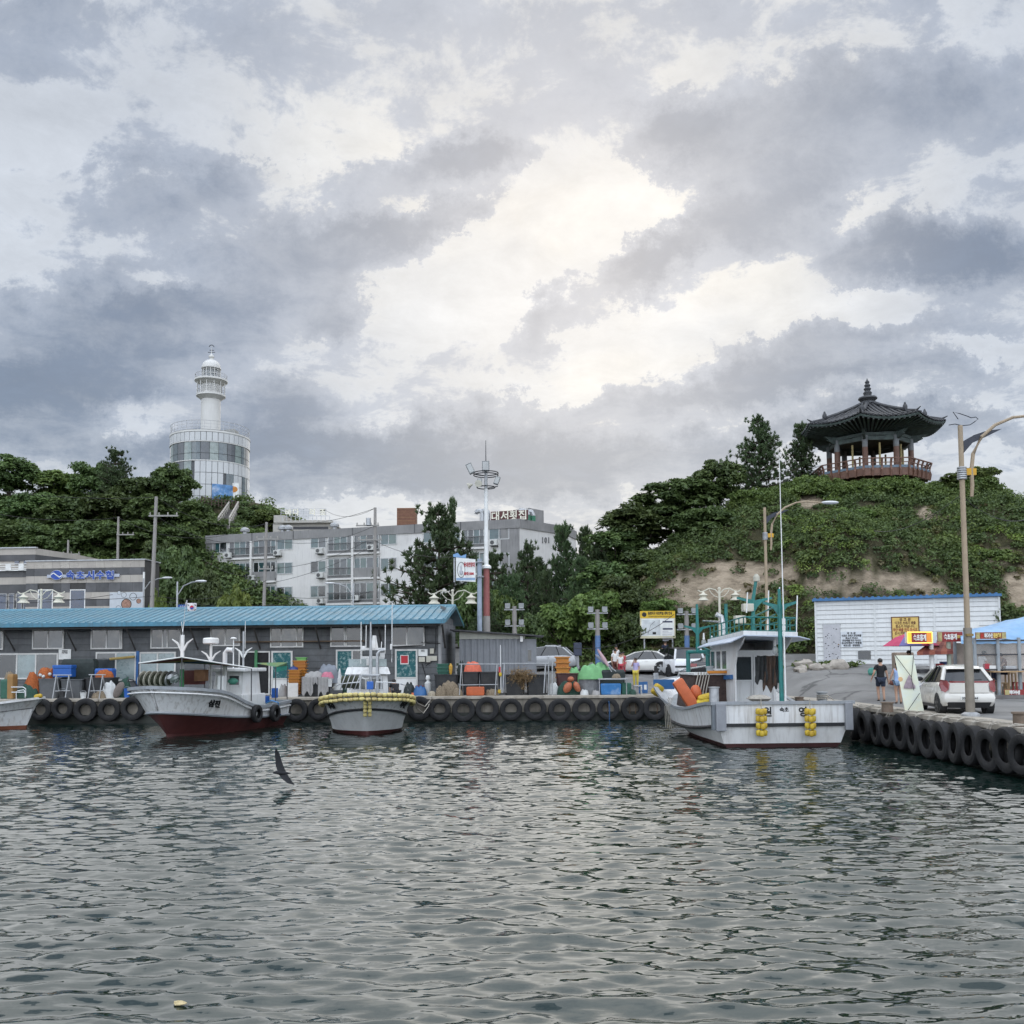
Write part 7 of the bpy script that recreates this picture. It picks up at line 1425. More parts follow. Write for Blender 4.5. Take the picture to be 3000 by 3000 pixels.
MB().cyl((t.x, Y, 0), (t.x, Y, zz(1805)), .22, .21, 14).build('base', CONCP, fm_, smooth=True); MB().cyl((t.x, Y, zz(1805)+.002), (t.x, Y, zz(1660)), .20, .18, 14).build('red_shaft', mat('faded_red', (.30, .10, .09), .6, var=.15, streak=.3), fm_, smooth=True); MB().cyl((t.x, Y, zz(1660)+.002), (t.x, Y, zz(1432)), .13, .115, 14).build('white_shaft', WHITEP, fm_, smooth=True); MB().lathe([(.30, -.12), (.30, 0), (.2, .1)], (t.x, Y, zz(1660)), 14).build('flange', WHITEP, fm_); MB().cyl((t.x, Y, zz(1432)), (t.x, Y, zz(1375)), .10, n=10).build('head_tube', STEEL, fm_)
MB().cyl((t.x, Y, zz(1375)), (t.x, Y, zz(1290)), .035, .015, 6).build('lightning_rod', DSTEEL, fm_)
for y, r in ((1386, .75), (1392, .75), (1428, .55)): MB().tube([(t.x+r*math.cos(k), Y+r*math.sin(k), zz(y)) for k in np.linspace(0, 6.283, 20, endpoint=False)], .035, 5, closed=True).build('lamp_ring', DSTEEL, fm_)
for px, y, w, h, ry in ((1378, 1373, .36, .65, -25), (1423, 1366, .44, .62, 0), (1456, 1408, .3, .5, 20), (1405, 1412, .3, .4, 0)):
 c = P(px, y, Y-.3); f = MB().box(c, (w, .25, h), 0, Matrix.Rotation(R(ry), 3, 'Y')).build('floodlight', mat('flood_case', (.20, .21, .21), .5), fm_, bevel=.03); MB().box((c.x, c.y-.135, c.z), (w*.8, .01, h*.8), 0, Matrix.Rotation(R(ry), 3, 'Y')).build('lens', glass_mat('flood_lens', (.35, .36, .35), .1), f)
for px, y in ((1385, 1419), (1402, 1418)): c = P(px, y, Y-.4); MB().lathe([(.04, 0), (.07, .1), (.2, .3), (.22, .32)], c, 12, Matrix.Rotation(R(-110 if px<1390 else 95), 3, 'Y' if px<1390 else 'X')).build('loud_hailer', CREAM, fm_)
for dx, y in ((-.4, 1388), (.4, 1425)): MB().tube([(t.x, Y, zz(y+6)), (t.x+dx*1.8, Y, zz(y))], .03, 5).build('ring_arm', DSTEEL, fm_)
Y = 56.6; t = P(1405, 1700, Y); sp = thing('banner_post', 'pale blue post carrying a small white and red sign board', 'sign', (t.x, Y, 0)); MB().cyl((t.x, Y, 0), (t.x, Y, P(1405, 1638, Y).z), .16, .14, 12).build('post', mat('pale_blue_post', (.30, .35, .42), .5), sp, smooth=True)
sfc = Face((P(1336, 1700, Y-.15).x, Y-.15), (P(1393, 1700, Y-.15).x, Y-.15)); u0, u1, z0, z1 = sfc.rect(1336, 1634, 1393, 1705); x0 = sfc.a.x
bd_ = MB().add([(x0, Y-.17, z0+.08), (x0+u1, Y-.17, z0), (x0+u1, Y-.17, z1-.1), (x0, Y-.17, z1+.02), (x0, Y-.12, z0+.08), (x0+u1, Y-.12, z0), (x0+u1, Y-.12, z1-.1), (x0, Y-.12, z1+.02)], [(0, 1, 2, 3), (4, 7, 6, 5), (0, 4, 5, 1), (1, 5, 6, 2), (2, 6, 7, 3), (3, 7, 4, 0)]).build('board', WPL, sp)
MB().bb((x0+.02, Y-.176, z0+.1), (x0+u1-.02, Y-.171, z0+.25)).build('sea_strip', mat('sea_print', (.25, .35, .5), .5), bd_); RL = mat('red_letter', (.42, .02, .03), .5)
text_on('등대전망대', .3, (x0+u1*.68, Y-.18, z1-.42), RL, bd_, wfit=u1*.56, depth=.01, bold=.01); text_on('등대 50M', .2, (x0+u1*.66, Y-.18, z0+.5), RL, bd_, wfit=u1*.5, depth=.01, bold=.01)
MB().tube([(x0+u1*.27+u1*.19*math.cos(k), Y-.176, (z0+z1)/2+.46*math.sin(k)) for k in np.linspace(0, 6.283, 24, endpoint=False)], .015, 4, closed=True).build('oval_line', INK, bd_); MB().lathe([(.10, -.25), (.10, -.05), (.05, -.04), (.05, .2), (.02, .28)], (x0+u1*.27, Y-.175, (z0+z1)/2), 8).build('lighthouse_print', mat('grey_print', (.45, .45, .48), .6), bd_)
MB().prism([(x0-.15, z1+.05), (x0+.6, z1-.02), (x0+.62, z1+.22), (x0+.3, z1+.1), (x0+.1, z1+.3), (x0-.18, z1+.2)], Y-.16, Y-.13, 'y').build('blue_crest', mat('crest_blue', (.18, .33, .55), .5), bd_)
for y in (1648, 1690): MB().tube([(t.x+.25*math.cos(k), Y+.25*math.sin(k), P(1405, y, Y).z) for k in np.linspace(0, 6.283, 12, endpoint=False)], .04, 5, closed=True).build('clamp', STEEL, sp)
MB().tube([(x0-.1, Y, z0), (x0-.1, Y, z1)], .06, 6).build('board_stay', STEEL, sp)
def flood_post(px, ytop, Y, lb, blue=False, rows=(0, .95)):
 t = P(px, ytop, Y); b = RZ(t.x, Y); o = thing('floodlight_post', lb, 'lamp post', (t.x, Y, b)); MB().cyl((t.x, Y, b), (t.x, Y, t.z), .15, .14, 10).build('shaft', CONCP, o, smooth=True)
 if blue: MB().cyl((t.x, Y, b+.6), (t.x, Y, P(px, 1862, Y).z), .162, n=10).build('blue_wrap', mat('blue_wrap', (.10, .18, .35), .6), o)
 for dz in rows:
  MB().bb((t.x-.62, Y-.1, t.z-dz-.25), (t.x+.62, Y-.02, t.z-dz-.18)).build('arm', STEEL, o)
  for d in (-.42, .42): f = MB().box((t.x+d, Y-.2, t.z-dz), (.32, .22, .3), 0, Matrix.Rotation(R(-18), 3, 'X')).build('floodlight', mat('flood_case', (.2, .21, .21)), o, bevel=.02); MB().box((t.x+d, Y-.32, t.z-dz-.05), (.26, .012, .2), 0, Matrix.Rotation(R(-18), 3, 'X')).build('lens', glass_mat('flood_lens', (.35, .36, .35)), f)
flood_post(1507, 1776, 58, 'floodlight post behind the container hut', rows=(0, 1.0)); flood_post(1750, 1786, 57, 'blue-wrapped floodlight post beside the folded parasols', True); flood_post(2011, 1790, 59, 'floodlight post right of the yellow notice board', True)
Y = 41.0; t = P(2021, 1800, 40.6)
for px, y0, Y, lb, side in ((520, 1700, 66, 'grey street lamp with a long arm beside the young tree', 1), (421, 1690, 73, 'white lamp fixed at the corner of the striped office', 1), (1035, 1705, 74, 'street lamp in front of the apartment block', -1)):
 t = P(px, y0+4, Y); o = thing('street_lamp', lb, 'street lamp', (t.x, Y, 0)); MB().cyl((t.x, Y, 0), (t.x, Y, t.z), .08, .06, 8).build('shaft', STEEL, o, smooth=True); L_ = side*60*Y/F
 MB().tube([(t.x, Y, t.z-1.0), (t.x+L_*.3, Y, t.z-.3), (t.x+L_*.7, Y, t.z-.05), (t.x+L_, Y, t.z)], .04, 6).build('arm', STEEL, o, smooth=True); MB().ell((t.x+L_*1.15, Y, t.z+.02), (.42, .15, .09), 12, 6).build('lamp_head', mat('lamp_shell', (.62, .63, .64)), o, smooth=True)
Y = 66.2; a, b = P(517, 1783, Y), P(545, 1771, Y); o = thing('direction_sign', 'small blue direction sign behind the flag', 'sign', (a.x-.05, Y, 0)); MB().prism([(a.x, (a.z+b.z)/2), (a.x+.15, a.z), (b.x, a.z), (b.x, b.z), (a.x+.15, b.z)], Y, Y+.04, 'y').build('plate', mat('sign_blue_plate', (.02, .09, .33), .4), o); MB().cyl((b.x+.02, Y+.1, 0), (b.x+.02, Y+.1, b.z+.3), .06, n=8).build('post', STEEL, o); text_on('속초시', .16, ((a.x+b.x)/2+.1, Y-.012, (a.z+b.z)/2), WPL, o, depth=.01)
fx = P(548, 1768, 40); o = thing('flag', 'white flag with a red and blue disc on the boat staff', 'flag', tuple(P(549, 1792, 40))); w_, h_ = 27*40/F, 25*40/F
m = MB(); g = [[(fx.x+w_*i/6, 40+.05*math.sin(i*1.3+j*.4), fx.z+.02-h_*j/5-.03*i/6*math.sin(j)) for i in range(7)] for j in range(6)]; m.loft(g, closed=False, cap=False); m.build('cloth', mat('flag_white', (.78, .77, .78), .8), o, smooth=True)
for nm, mt, a0, a1 in (('red_half', mat('flag_red', (.55, .03, .04), .7), .1, 3.24), ('blue_half', mat('flag_blue', (.02, .06, .32), .7), 3.24, 6.38)):
 m = MB(); c = Vector((fx.x+w_*.58, 39.93, fx.z-h_*.48)); m.add([c]+[c+Vector((.085*math.cos(t), 0, .085*math.sin(t))) for t in np.linspace(a0, a1, 9)], [(0, i+1, i+2) for i in range(8)]); m.build(nm, mt, o)
for dx, dz in ((.2, -.2), (.95, -.2), (.2, -.8), (.93, -.78)): MB().box((fx.x+w_*dx, 39.935, fx.z+h_*dz), (.07, .004, .04), 0, Matrix.Rotation(R(35 if dx*-dz<.3 else -35), 3, 'Y')).build('trigram', INK, o)
# ---------------- evacuation notice board
Y = 61.0; nf = Face((P(1875, 1830, Y).x, Y), (P(1978, 1830, Y).x, Y)); x0 = nf.a.x; gz = RZ(x0, Y)
nb_ = thing('notice_board', 'yellow-headed white information board with a map on two posts', 'sign', (x0+nf.len/2, Y, gz)); u0, u1, z0, z1 = nf.rect(1875, 1790, 1978, 1870); zh = nf.uz(1920, 1811)[1]
pn = MB().bb((x0, Y-.05, z0), (x0+u1, Y+.05, z1)).build('panel', mat('board_cream', (.62, .58, .40), .5), nb_); MB().bb((x0+.005, Y-.058, zh), (x0+u1-.005, Y-.051, z1)).build('yellow_header', mat('board_yellow', (.62, .40, .02), .5), pn); MB().bb((x0+.08, Y-.056, z0+.15), (x0+u1-.08, Y-.051, zh-.04)).build('white_field', WPL, pn)
MB().bb((x0+.14, Y-.060, z0+.2), (x0+u1*.57, Y-.0565, zh-.10)).build('map_field', mat('map_print', (.58, .60, .60), .6, var=.25, scale=2.5, dirt=(.35, .4, .42), dirt_amt=.5), pn)
text_on('동명지구 지진해일 대피 안내', .22, (x0+u1*.57, Y-.062, (zh+z1)/2+.08), INK, pn, wfit=u1*.68, depth=.006, bold=.008); text_on('TSUNAMI EVACUATION INFORMATION', .11, (x0+u1*.57, Y-.062, zh+.1), INK, pn, wfit=u1*.66, depth=.006)
c = (x0+u1*.12, Y-.06, (zh+z1)/2); MB().cyl(c, (c[0], c[1]-.004, c[2]), .15, n=16).build('wave_emblem', INK, pn)
for k, zc in enumerate((zh-.22, zh-.68)): MB().bb((x0+u1*.64, Y-.062, zc-.07), (x0+u1*.92, Y-.057, zc+.03)).build('dark_title', NAVY, pn)
for k in range(7): MB().bb((x0+u1*.63, Y-.061, zh-.84-k*.10), (x0+u1*(.90 if k % 3 else .80), Y-.057, zh-.87-k*.10)).build('text_line', mat('grey_print', (.45, .45, .48)), pn)
MB().tube([(x0+u1*.22, Y-.063, z0+.3), (x0+u1*.30, Y-.063, z0+.85), (x0+u1*.42, Y-.063, zh-.2)], .012, 4).build('route_line', INK, pn); MB().bb((x0+u1*.35, Y-.064, z0+.25), (x0+u1*.45, Y-.060, z0+.4)).build('map_mark', INK, pn)
for px in (1888, 1971): x = P(px, 1900, Y+.1).x; MB().cyl((x, Y+.1, gz-.1), (x, Y+.1, z1-.1), .06, n=10).build('post', STEEL, nb_, smooth=True)
for px, y0, y1, w, mt, lb in ((1692, 1883, 1921, 22, mat('bin_navy', (.045, .055, .085), .6), 'dark blue bin on the post behind the parasols'), (1620, 1890, 1905, 46, STEEL, 'grey metal cabinet behind the silver car')):
 a, b = P(px-w/2, y1, 59.5), P(px+w/2, y0, 59.5); o = thing('street_box', lb, 'bin', (a.x, 59.5, RZ(a.x, 59.5))); MB().bb((a.x, 59.2, a.z), (b.x, 59.8, b.z)).build('body', mt, o, bevel=.03); MB().bb(((a.x+b.x)/2-.08, 59.4, RZ(a.x, 59.5)), ((a.x+b.x)/2+.08, 59.6, a.z)).build('leg', STEEL, o)
BLD = mat('boulder', (.40, .36, .31), .9, var=.3, scale=3, bump=.7, bscale=8)
for k, (px, py, r) in enumerate(((2355, 1957, .48), (2383, 1962, .26), (2345, 1972, .3), (2392, 1972, .34), (2350, 1982, .2), (2455, 1965, .5), (2425, 1968, .3))):
 Yb = 49.5-(py-1957)*.05; p = P(px, py, Yb); gz_ = RZ(p.x, Yb); o = MB().ell((p.x, Yb, gz_+r*.25), (r*1.15, r*.8, r*.7), 8, 6, jit=.26).build('boulder', BLD, None, smooth=60); tag(o, ['largest', 'small upper', 'lower left', 'round middle', 'smallest', 'long right-hand', 'flat right-hand'][k]+' pale boulder below the white hut', 'boulder', 'boulders below the white hut')
def weeds(name, lb, pts, n, leaf, mt, seed, spread=(.5, .4), hgt=.35):
 rg = np.random.default_rng(seed); C_ = []
 for (x, y) in pts: 
  for k in range(n): xx_, yy_ = x+rg.normal()*spread[0], y+rg.normal()*spread[1]; C_.append((xx_, yy_, max(RZ(xx_, yy_), 0)+rg.random()*hgt*.5))
 C_ = np.array(C_); V, Fq, tn = clump_cards(C_, rg.uniform(.1, .3, len(C_)), 26, leaf, seed, .8, .5); tag(np_mesh(name, V, Fq, mt, smooth=False, tone=tn), lb, 'weeds', kind='stuff')
weeds('weeds', 'green weeds growing among the boulders by the white hut', [(P(x, 1960, 50).x, 50-.3*(i % 2)) for i, x in enumerate((2325, 2345, 2365, 2385, 2410, 2430, 2450, 2470, 2480))], 9, .09, LEAF_M, 81)
weeds('weeds', 'weeds along the road edge at the foot of the hill', [(P(x, 1930, 60).x, 60.2-max(0, (x-2150))*.012) for x in range(1600, 2330, 22)], 6, .11, LEAF_M, 83, (.6, .5), .7)
vine = np.random.default_rng(84); C_ = []
for k in range(70): u_v = hf.len-.1+abs(vine.normal())*.9; zz_ = hz+vine.uniform(.3, 2.9); p = hf.a+hf.u*u_v; C_.append((p.x, p.y+.3, zz_))
V, Fq, tn = clump_cards(np.array(C_), vine.uniform(.2, .45, 70), 40, .11, 85, .9, .3); tag(np_mesh('vine', V, Fq, LEAF_D, smooth=False, tone=tn), 'dark vine hanging over the right end of the white hut', 'vine')
# ================================================================== GEAR ON THE FAR QUAY
TUBD = mat('tub_black', (.022, .023, .025), .55, var=.3, scale=3, dirt=(.07, .07, .065), dirt_amt=.4); TUBG = mat('tub_grey', (.095, .10, .105), .6, var=.2, scale=3, dirt=(.05, .05, .05), dirt_amt=.35)
CRO = mat('crate_orange', (.47, .19, .03), .5, var=.15, scale=5, dirt=(.22, .09, .02), dirt_amt=.35, rnd=.1); CRG = mat('crate_green', (.025, .11, .075), .5, var=.2, scale=5); BLP = mat('blue_plastic', (.015, .10, .38)); NETM = mat('net_tan', (.24, .19, .13), .95, var=.5, scale=22, bump=.9, bscale=30)
NETG = mat('net_green_dark', (.03, .075, .055), .9, var=.4, scale=18, bump=.7); NETO = mat('net_orange', (.40, .11, .03), .9, var=.4, scale=18, bump=.8); CLG = mat('cloth_grey', (.33, .32, .31), .9, var=.2, scale=5); CLP = mat('cloth_pink', (.50, .17, .23), .9, var=.2, scale=6); TARPK = mat('tarp_dark', (.02, .03, .028), .6, var=.4, scale=4); TARPG = mat('tarp_bright_green', (.17, .40, .17), .7, var=.2, scale=4); TARPS = mat('tarp_silver', (.15, .155, .16), .45, .2, var=.3, scale=5, bump=.5); SACK = mat('sack_white', (.55, .56, .55), .8, var=.15, scale=5)
def px_box(x0, y0, x1, y1, Y):
 a, b = P(x0, y1, Y), P(x1, y0, Y); return a.x, b.x, max(a.z, 0.0), b.z
def tub(x0, y0, x1, y1, Y, mt, lb, d=.9, ground=True):
 a, b, z0, z1 = px_box(x0, y0, x1, y1, Y); z0 = RZ((a+b)/2, Y) if ground else z0; c = (a+b)/2; w = b-a; o = thing('fish_tub', lb, 'tub', (c, Y+d/2, z0), 0, 'plastic fish tubs on the quay')
 def rr(w_, d_, z): return [(c+w_/2*k[0], Y+d/2+d_/2*k[1], z) for k in ((-1, -.8), (-.85, -1), (.85, -1), (1, -.8), (1, .8), (.85, 1), (-.85, 1), (-1, .8))]
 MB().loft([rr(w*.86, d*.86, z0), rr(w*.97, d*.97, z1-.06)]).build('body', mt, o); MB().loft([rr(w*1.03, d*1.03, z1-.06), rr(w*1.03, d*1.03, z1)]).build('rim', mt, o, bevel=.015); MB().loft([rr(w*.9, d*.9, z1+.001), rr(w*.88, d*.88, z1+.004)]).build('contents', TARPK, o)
 return o
def crate(c, w, d, h, mt, parent):
 m = MB(); x, y, z = c; m.loft([[(x-w*.42, y-d*.40, z), (x+w*.42, y-d*.40, z), (x+w*.42, y+d*.40, z), (x-w*.42, y+d*.40, z)], [(x-w*.45, y-d*.42, z+h*.72), (x+w*.45, y-d*.42, z+h*.72), (x+w*.45, y+d*.42, z+h*.72), (x-w*.45, y+d*.42, z+h*.72)]])
 o = m.build('crate', mt, parent); MB().bb((x-w*.53, y-d*.53, z+h*.721), (x+w*.53, y+d*.53, z+h*.98)).build('crate_rim', mt, o); return o
def crate_stack(x0, x1, y0, y1, n, Y, mt, lb, d=.5, z0=None, grp='stacked fish crates', pitch=None):
 a, b, zb, zt = px_box(x0, y0, x1, y1, Y); zb = zb if z0 is None else z0; h = (zt-zb)/n
 for k in range(n):
  t = thing('fish_crate', lb % ORD[k], 'crate', ((a+b)/2, Y+d/2, zb+k*h), 0, grp); crate(((a+b)/2+random.uniform(-.02, .02), Y+d/2, zb+k*h), (b-a)*.93, d, h, mt, t)
def heap(x0, y0, x1, y1, Y, mt, lb, cat, name='net_heap', n=7, seed=1, d=.5, z0=None, smooth=True, jit=.14):
 a, b, zb, zt = px_box(x0, y0, x1, y1, Y); rg_ = random.Random(seed); zb = zb if z0 is None else z0
 mb = MB(); w, h = b-a, zt-zb; o = thing(name, lb, cat, ((a+b)/2, Y+d/2, zb))
 nu, nv = 22, 12; g = []
 ph = [rg_.uniform(0, 6) for _ in range(6)]
 for j in range(nv+1):
  v = j/nv*2-1; row = []
  for i in range(nu+1):
   u = i/nu*2-1; r = min(1, math.sqrt(u*u+v*v)); e = max(0, 1-r**2.6)
   f = .84+.12*abs(math.sin(u*5.3+ph[4]+v))+.10*math.sin(u*3.3+ph[0])*math.cos(v*2.3+ph[1])+.05*math.sin(u*8+ph[2]+v*4)+.03*math.sin(v*11+u*13+ph[3])
   k = 1 if max(abs(u), abs(v))<.99 else 0
   s_ = 1/max(1, math.sqrt(u*u+v*v)); row.append((a+w/2+u*s_*w/2, Y+d/2+v*s_*d/2, zb+h*min(1.05, e**.5*f*1.06)*k))
  g.append(row)
 mb.loft(g, closed=False, cap=False); mb.build('mound', mt, o, smooth=80); return o
def sagbox(x0, y0, x1, y1, Y, mt, lb, cat, name, d=.5, bev=.04, z0=None, grp=None):
 a, b, zb, zt = px_box(x0, y0, x1, y1, Y); zb = zb if z0 is None else z0; c = (a+b)/2; w = b-a
 o = MB().loft([[(c+w*.47*i, Y+d/2+d*.47*j, zb) for i, j in ((-1, -1), (1, -1), (1, 1), (-1, 1))], [(c+w*.5*i, Y+d/2+d*.5*j, zb+(zt-zb)*.9) for i, j in ((-1, -1), (1, -1), (1, 1), (-1, 1))], [(c+w*.45*i, Y+d/2+d*.45*j, zt) for i, j in ((-1, -1), (1, -1), (1, 1), (-1, 1))]]).build(name, mt, None, bevel=bev); tag(o, lb, cat, grp); return o
def trestle(xs, ytop, ybot, Y, lb, brace=True, mt=STEEL, posts=True):
 o = thing('pipe_trestle', lb, 'rack', tuple(P((xs[0]+xs[-1])/2, ybot, Y)))
 a, b = P(xs[0]-8, ytop, Y), P(xs[-1]+8, ytop, Y); MB().tube([a, b], .028, 6).build('top_rail', mt, o, smooth=True)
 for x in xs:
  t = P(x, ytop, Y); zb = max(0, P(x, ybot, Y).z)
  for dy in (-.14, .35): MB().tube([t, (t.x-.1 if dy<0 else t.x+.06, Y+dy, zb)], .026, 6).build('leg', mt, o, smooth=True)
 if brace: a, b = P(xs[0]-3, ytop+(ybot-ytop)*.68, Y-.1), P(xs[-1]+3, ytop+(ybot-ytop)*.66, Y-.1); MB().tube([a, b], .022, 6).build('lower_rail', mt, o)
 return o
# -- left stretch
Y0 = 47.95
tub(108, 1988, 169, 2047, Y0, TUBG, 'grey rounded fish tub left of the steel trestles'); tub(173, 1990, 239, 2047, Y0+.15, TUBG, 'grey fish tub behind the left trestle'); tub(243, 1985, 330, 2042, Y0+.35, TUBD, 'black fish tub behind the right trestle')
zc = P(180, 1990, 48.3).z
c_ = thing('cool_box', 'blue cool box standing on the grey fish tubs', 'box', tuple(P(182, 1984, 48.2))); a, b, z0, z1 = px_box(154, 1948, 209, 1984, 48.2); MB().bb((a, 48.2, z0), (b, 48.75, z0+(z1-z0)*.72)).build('body', BLP, c_, bevel=.03); MB().bb((a-.02, 48.18, z0+(z1-z0)*.722), (b+.02, 48.77, z1)).build('lid', BLP, c_, bevel=.03)
trestle((165, 202), 1978, 2047, 47.55, 'white steel trestle in front of the grey tubs, left'); trestle((268, 301), 1977, 2047, 47.6, 'white steel trestle in front of the black tub, right')
heap(102, 1953, 152, 1990, 48.3, NETO, 'red-orange net with white floats heaped on the tub', 'net', seed=3, d=.6, z0=zc); heap(60, 1972, 112, 2000, 48.0, NETO, 'orange net folded beside the left tub', 'net', seed=4, d=.6, z0=.0)
for k, (px, py) in enumerate(((118, 1978), (127, 1982), (146, 1975))): tag(MB().ell(P(px, py, 48.25), .085, 10, 8).build('net_float', SACK, None, smooth=True), 'white net float on the red-orange net, '+['left', 'middle', 'right'][k], 'float', 'floats on the orange net')
heap(0, 1968, 40, 1998, 48.2, NETM, 'brown net at the left picture edge', 'net', seed=5, z0=.4); sagbox(0, 1990, 36, 2010, 48.0, CRG, 'dark green basket at the left picture edge', 'basket', 'basket', z0=0); sagbox(20, 1975, 38, 2002, 47.7, mat('box_tan', (.30, .17, .06), .7), 'tan box beside the green basket', 'box', 'cardboard_box', z0=0)
heap(40, 2005, 108, 2046, 47.9, NETG, 'dark green net bundle beside the left tub', 'net', seed=6, z0=0); sagbox(178, 1930, 276, 1990, 49.3, TARPK, 'dark tarpaulin-covered box against the shed wall', 'box', 'covered_box', .6, z0=.0); sagbox(276, 1958, 330, 1985, 49.0, BLP, 'blue tray behind the black tub', 'tray', 'blue_tray', .5, z0=.55)
heap(272, 1962, 328, 1985, 48.6, NETO, 'rust-coloured net on the black tub', 'net', seed=8, z0=P(300, 1985, 48.6).z, d=.5); heap(292, 1996, 336, 2046, 47.75, SACK, 'white sack slumped on the quay edge', 'sack', 'sack', seed=9, z0=0); heap(262, 2026, 305, 2047, 47.5, NETM, 'tan net heap under the right trestle', 'net', seed=10, z0=0)
p = P(345, 2045, 47.6); q = Matrix.Rotation(R(28), 3, 'Y'); tag(MB().ell((p.x, 47.7, .42), (.22, .1, .45), 12, 8, m=q).build('old_fender_pad', mat('pad_grey', (.17, .145, .13), .9, var=.3, scale=4, bump=.5), None, smooth=True), 'oval grey-brown pad leaning on the white sack', 'pad')
def bucket(px, y0, y1, w, Y, mt, lb):
 p = P(px, y1, Y); h = (y1-y0)*Y/F; r = w*Y/F/2; z = max(p.z, 0); o = thing('bucket', lb, 'bucket', (p.x, Y, z)); MB().lathe([(r*.8, 0), (r, h), (r*1.06, h), (r*1.06, h*.94), (r*.99, h*.9)], (p.x, Y, z), 14, cap=True).build('pail', mt, o, smooth=True); MB().tube([(p.x+r*math.cos(t), Y-.02, z+h+r*.55*math.sin(t)) for t in np.linspace(0, math.pi, 8)], .01, 4).build('handle', STEEL, o)
bucket(372, 2017, 2043, 18, 47.7, BLP, 'blue bucket beside the grey pad'); bucket(244, 2029, 2047, 18, 47.45, SACK, 'white bucket between the trestles'); bucket(184, 2024, 2047, 22, 47.6, TUBD, 'black bucket under the left trestle')
# -- middle: crate stacks, draped tub
crate_stack(841, 881, 1962, 2036, 9, 48.6, CRO, 'orange fish crate of the front stack, %s from below'); crate_stack(856, 898, 1935, 2030, 11, 49.3, CRO, 'orange fish crate of the rear stack, %s from below', grp='rear stack of fish crates')
a, b, z0, z1 = px_box(866, 1926, 896, 1935, 49.3); t = thing('fish_crate', 'light green crate on top of the rear crate stack', 'crate', ((a+b)/2, 49.5, z0)); crate(((a+b)/2, 49.55, z0+.005), b-a, .4, z1-z0, mat('crate_lime', (.16, .42, .12), .5), t)
p = P(860, 1962, 48.85); tag(MB().lathe([(.24, 0), (.22, .08), (.12, .16), (.01, .18)], p, 16).build('basin', mat('navy_basin', (.02, .04, .16), .4), None, smooth=True), 'dark blue basin upturned on the front crate stack', 'basin')
a, b, z0, z1 = px_box(841, 2001, 873, 2042, 48.0); tag(MB().bb((a, 48.0, 0), (b, 48.08, z1)).build('white_board', mat('stained_board', (.62, .60, .57), .7, var=.15, dirt=(.3, .27, .25), dirt_amt=.4), None), 'stained white board leaning against the front crate stack', 'board')
tub(886, 1985, 962, 2043, 47.9, TUBD, 'black tub draped with grey cloths')
for k, (x0, x1, yb_, lb) in enumerate(((884, 917, 2040, 'grey cloth hanging over the left of the black tub'), (912, 930, 2006, 'short grey cloth in the middle of the black tub'), (931, 962, 2042, 'long grey cloth hanging over the right of the black tub'))):
 m = MB(); g = []
 for j in range(8):
  f = j/7; row = []
  for i in range(13):
   u = i/12; x = x0+(x1-x0)*u; yy_ = 1984+(yb_-1984)*f*(.72+.28*math.sin(u*5.0+k*2+.8)**2); q = P(x, yy_, 47.84-.05*f); row.append((q.x, 47.84-.05*f+.035*math.sin(u*19+k), q.z))
  g.append(row)
 g.insert(0, [(r[0], 48.5, r[2]+.03) for r in g[0]]); m.loft(g, closed=False, cap=False); tag(m.build('draped_cloth', CLG, None, smooth=True), lb, 'cloth', 'cloths drying on the black tub')
ztub = P(920, 1985, 47.9).z
heap(888, 1966, 945, 1986, 48.0, CLG, 'grey folded net on the draped tub', 'net', seed=12, z0=ztub, d=.6); heap(925, 1944, 992, 1980, 48.5, mat('tarp_greyblue', (.20, .22, .25), .7, var=.25), 'grey-blue bundle behind the pink cloth', 'bundle', 'bundle', seed=13, d=.5, z0=ztub-.3); heap(938, 1968, 976, 1994, 47.95, CLP, 'pink cloth lying on the draped tub', 'cloth', 'pink_cloth', seed=14, z0=ztub-.05, d=.45); heap(970, 1962, 1002, 1990, 48.6, SACK, 'cream sack right of the pink cloth', 'sack', 'sack', seed=15, z0=.3)
bucket(967, 1988, 2012, 13, 47.85, SACK, 'white can hanging right of the draped tub')
# -- right stretch
tub(1272, 1976, 1342, 2034, 48.2, TUBD, 'black tub carrying the dark green crates'); zt1 = P(1300, 1976, 48.2).z
crate_stack(1278, 1316, 1944, 1975, 3, 48.4, CRG, 'dark green crate on the black tub, %s from below', z0=zt1+.01, grp='green crates on the black tub')
t = P(1320, 1975, 48.15); tag(MB().lathe([(.04, -.02), (.07, .05), (.10, .38), (.10, .42), (.06, .45), (.05, .52), (.01, .54)], (t.x, 48.3, zt1+.02), 12).build('yellow_flask', mat('yellow_can', (.55, .32, .05), .5), None, smooth=True), 'yellow flask standing beside the green crates', 'flask')
heap(1338, 1934, 1362, 1976, 48.7, TARPK, 'black cloth bundle by the orange buoy bag', 'bundle', 'bundle', seed=16, z0=.6, d=.4)
tub(1354, 1968, 1404, 2036, 48.3, TUBD, 'black tub under the coral buoy bag'); tub(1404, 1968, 1466, 2036, 48.3, TUBD, 'black tub behind the orange float block'); zt2 = P(1380, 1968, 48.3).z
heap(1358, 1938, 1411, 1966, 48.3, mat('coral_bag', (.62, .14, .08), .7, var=.25, scale=6, bump=.4), 'coral red buoy bag on the black tub', 'bag', 'buoy_bag', seed=17, z0=zt2, d=.55)
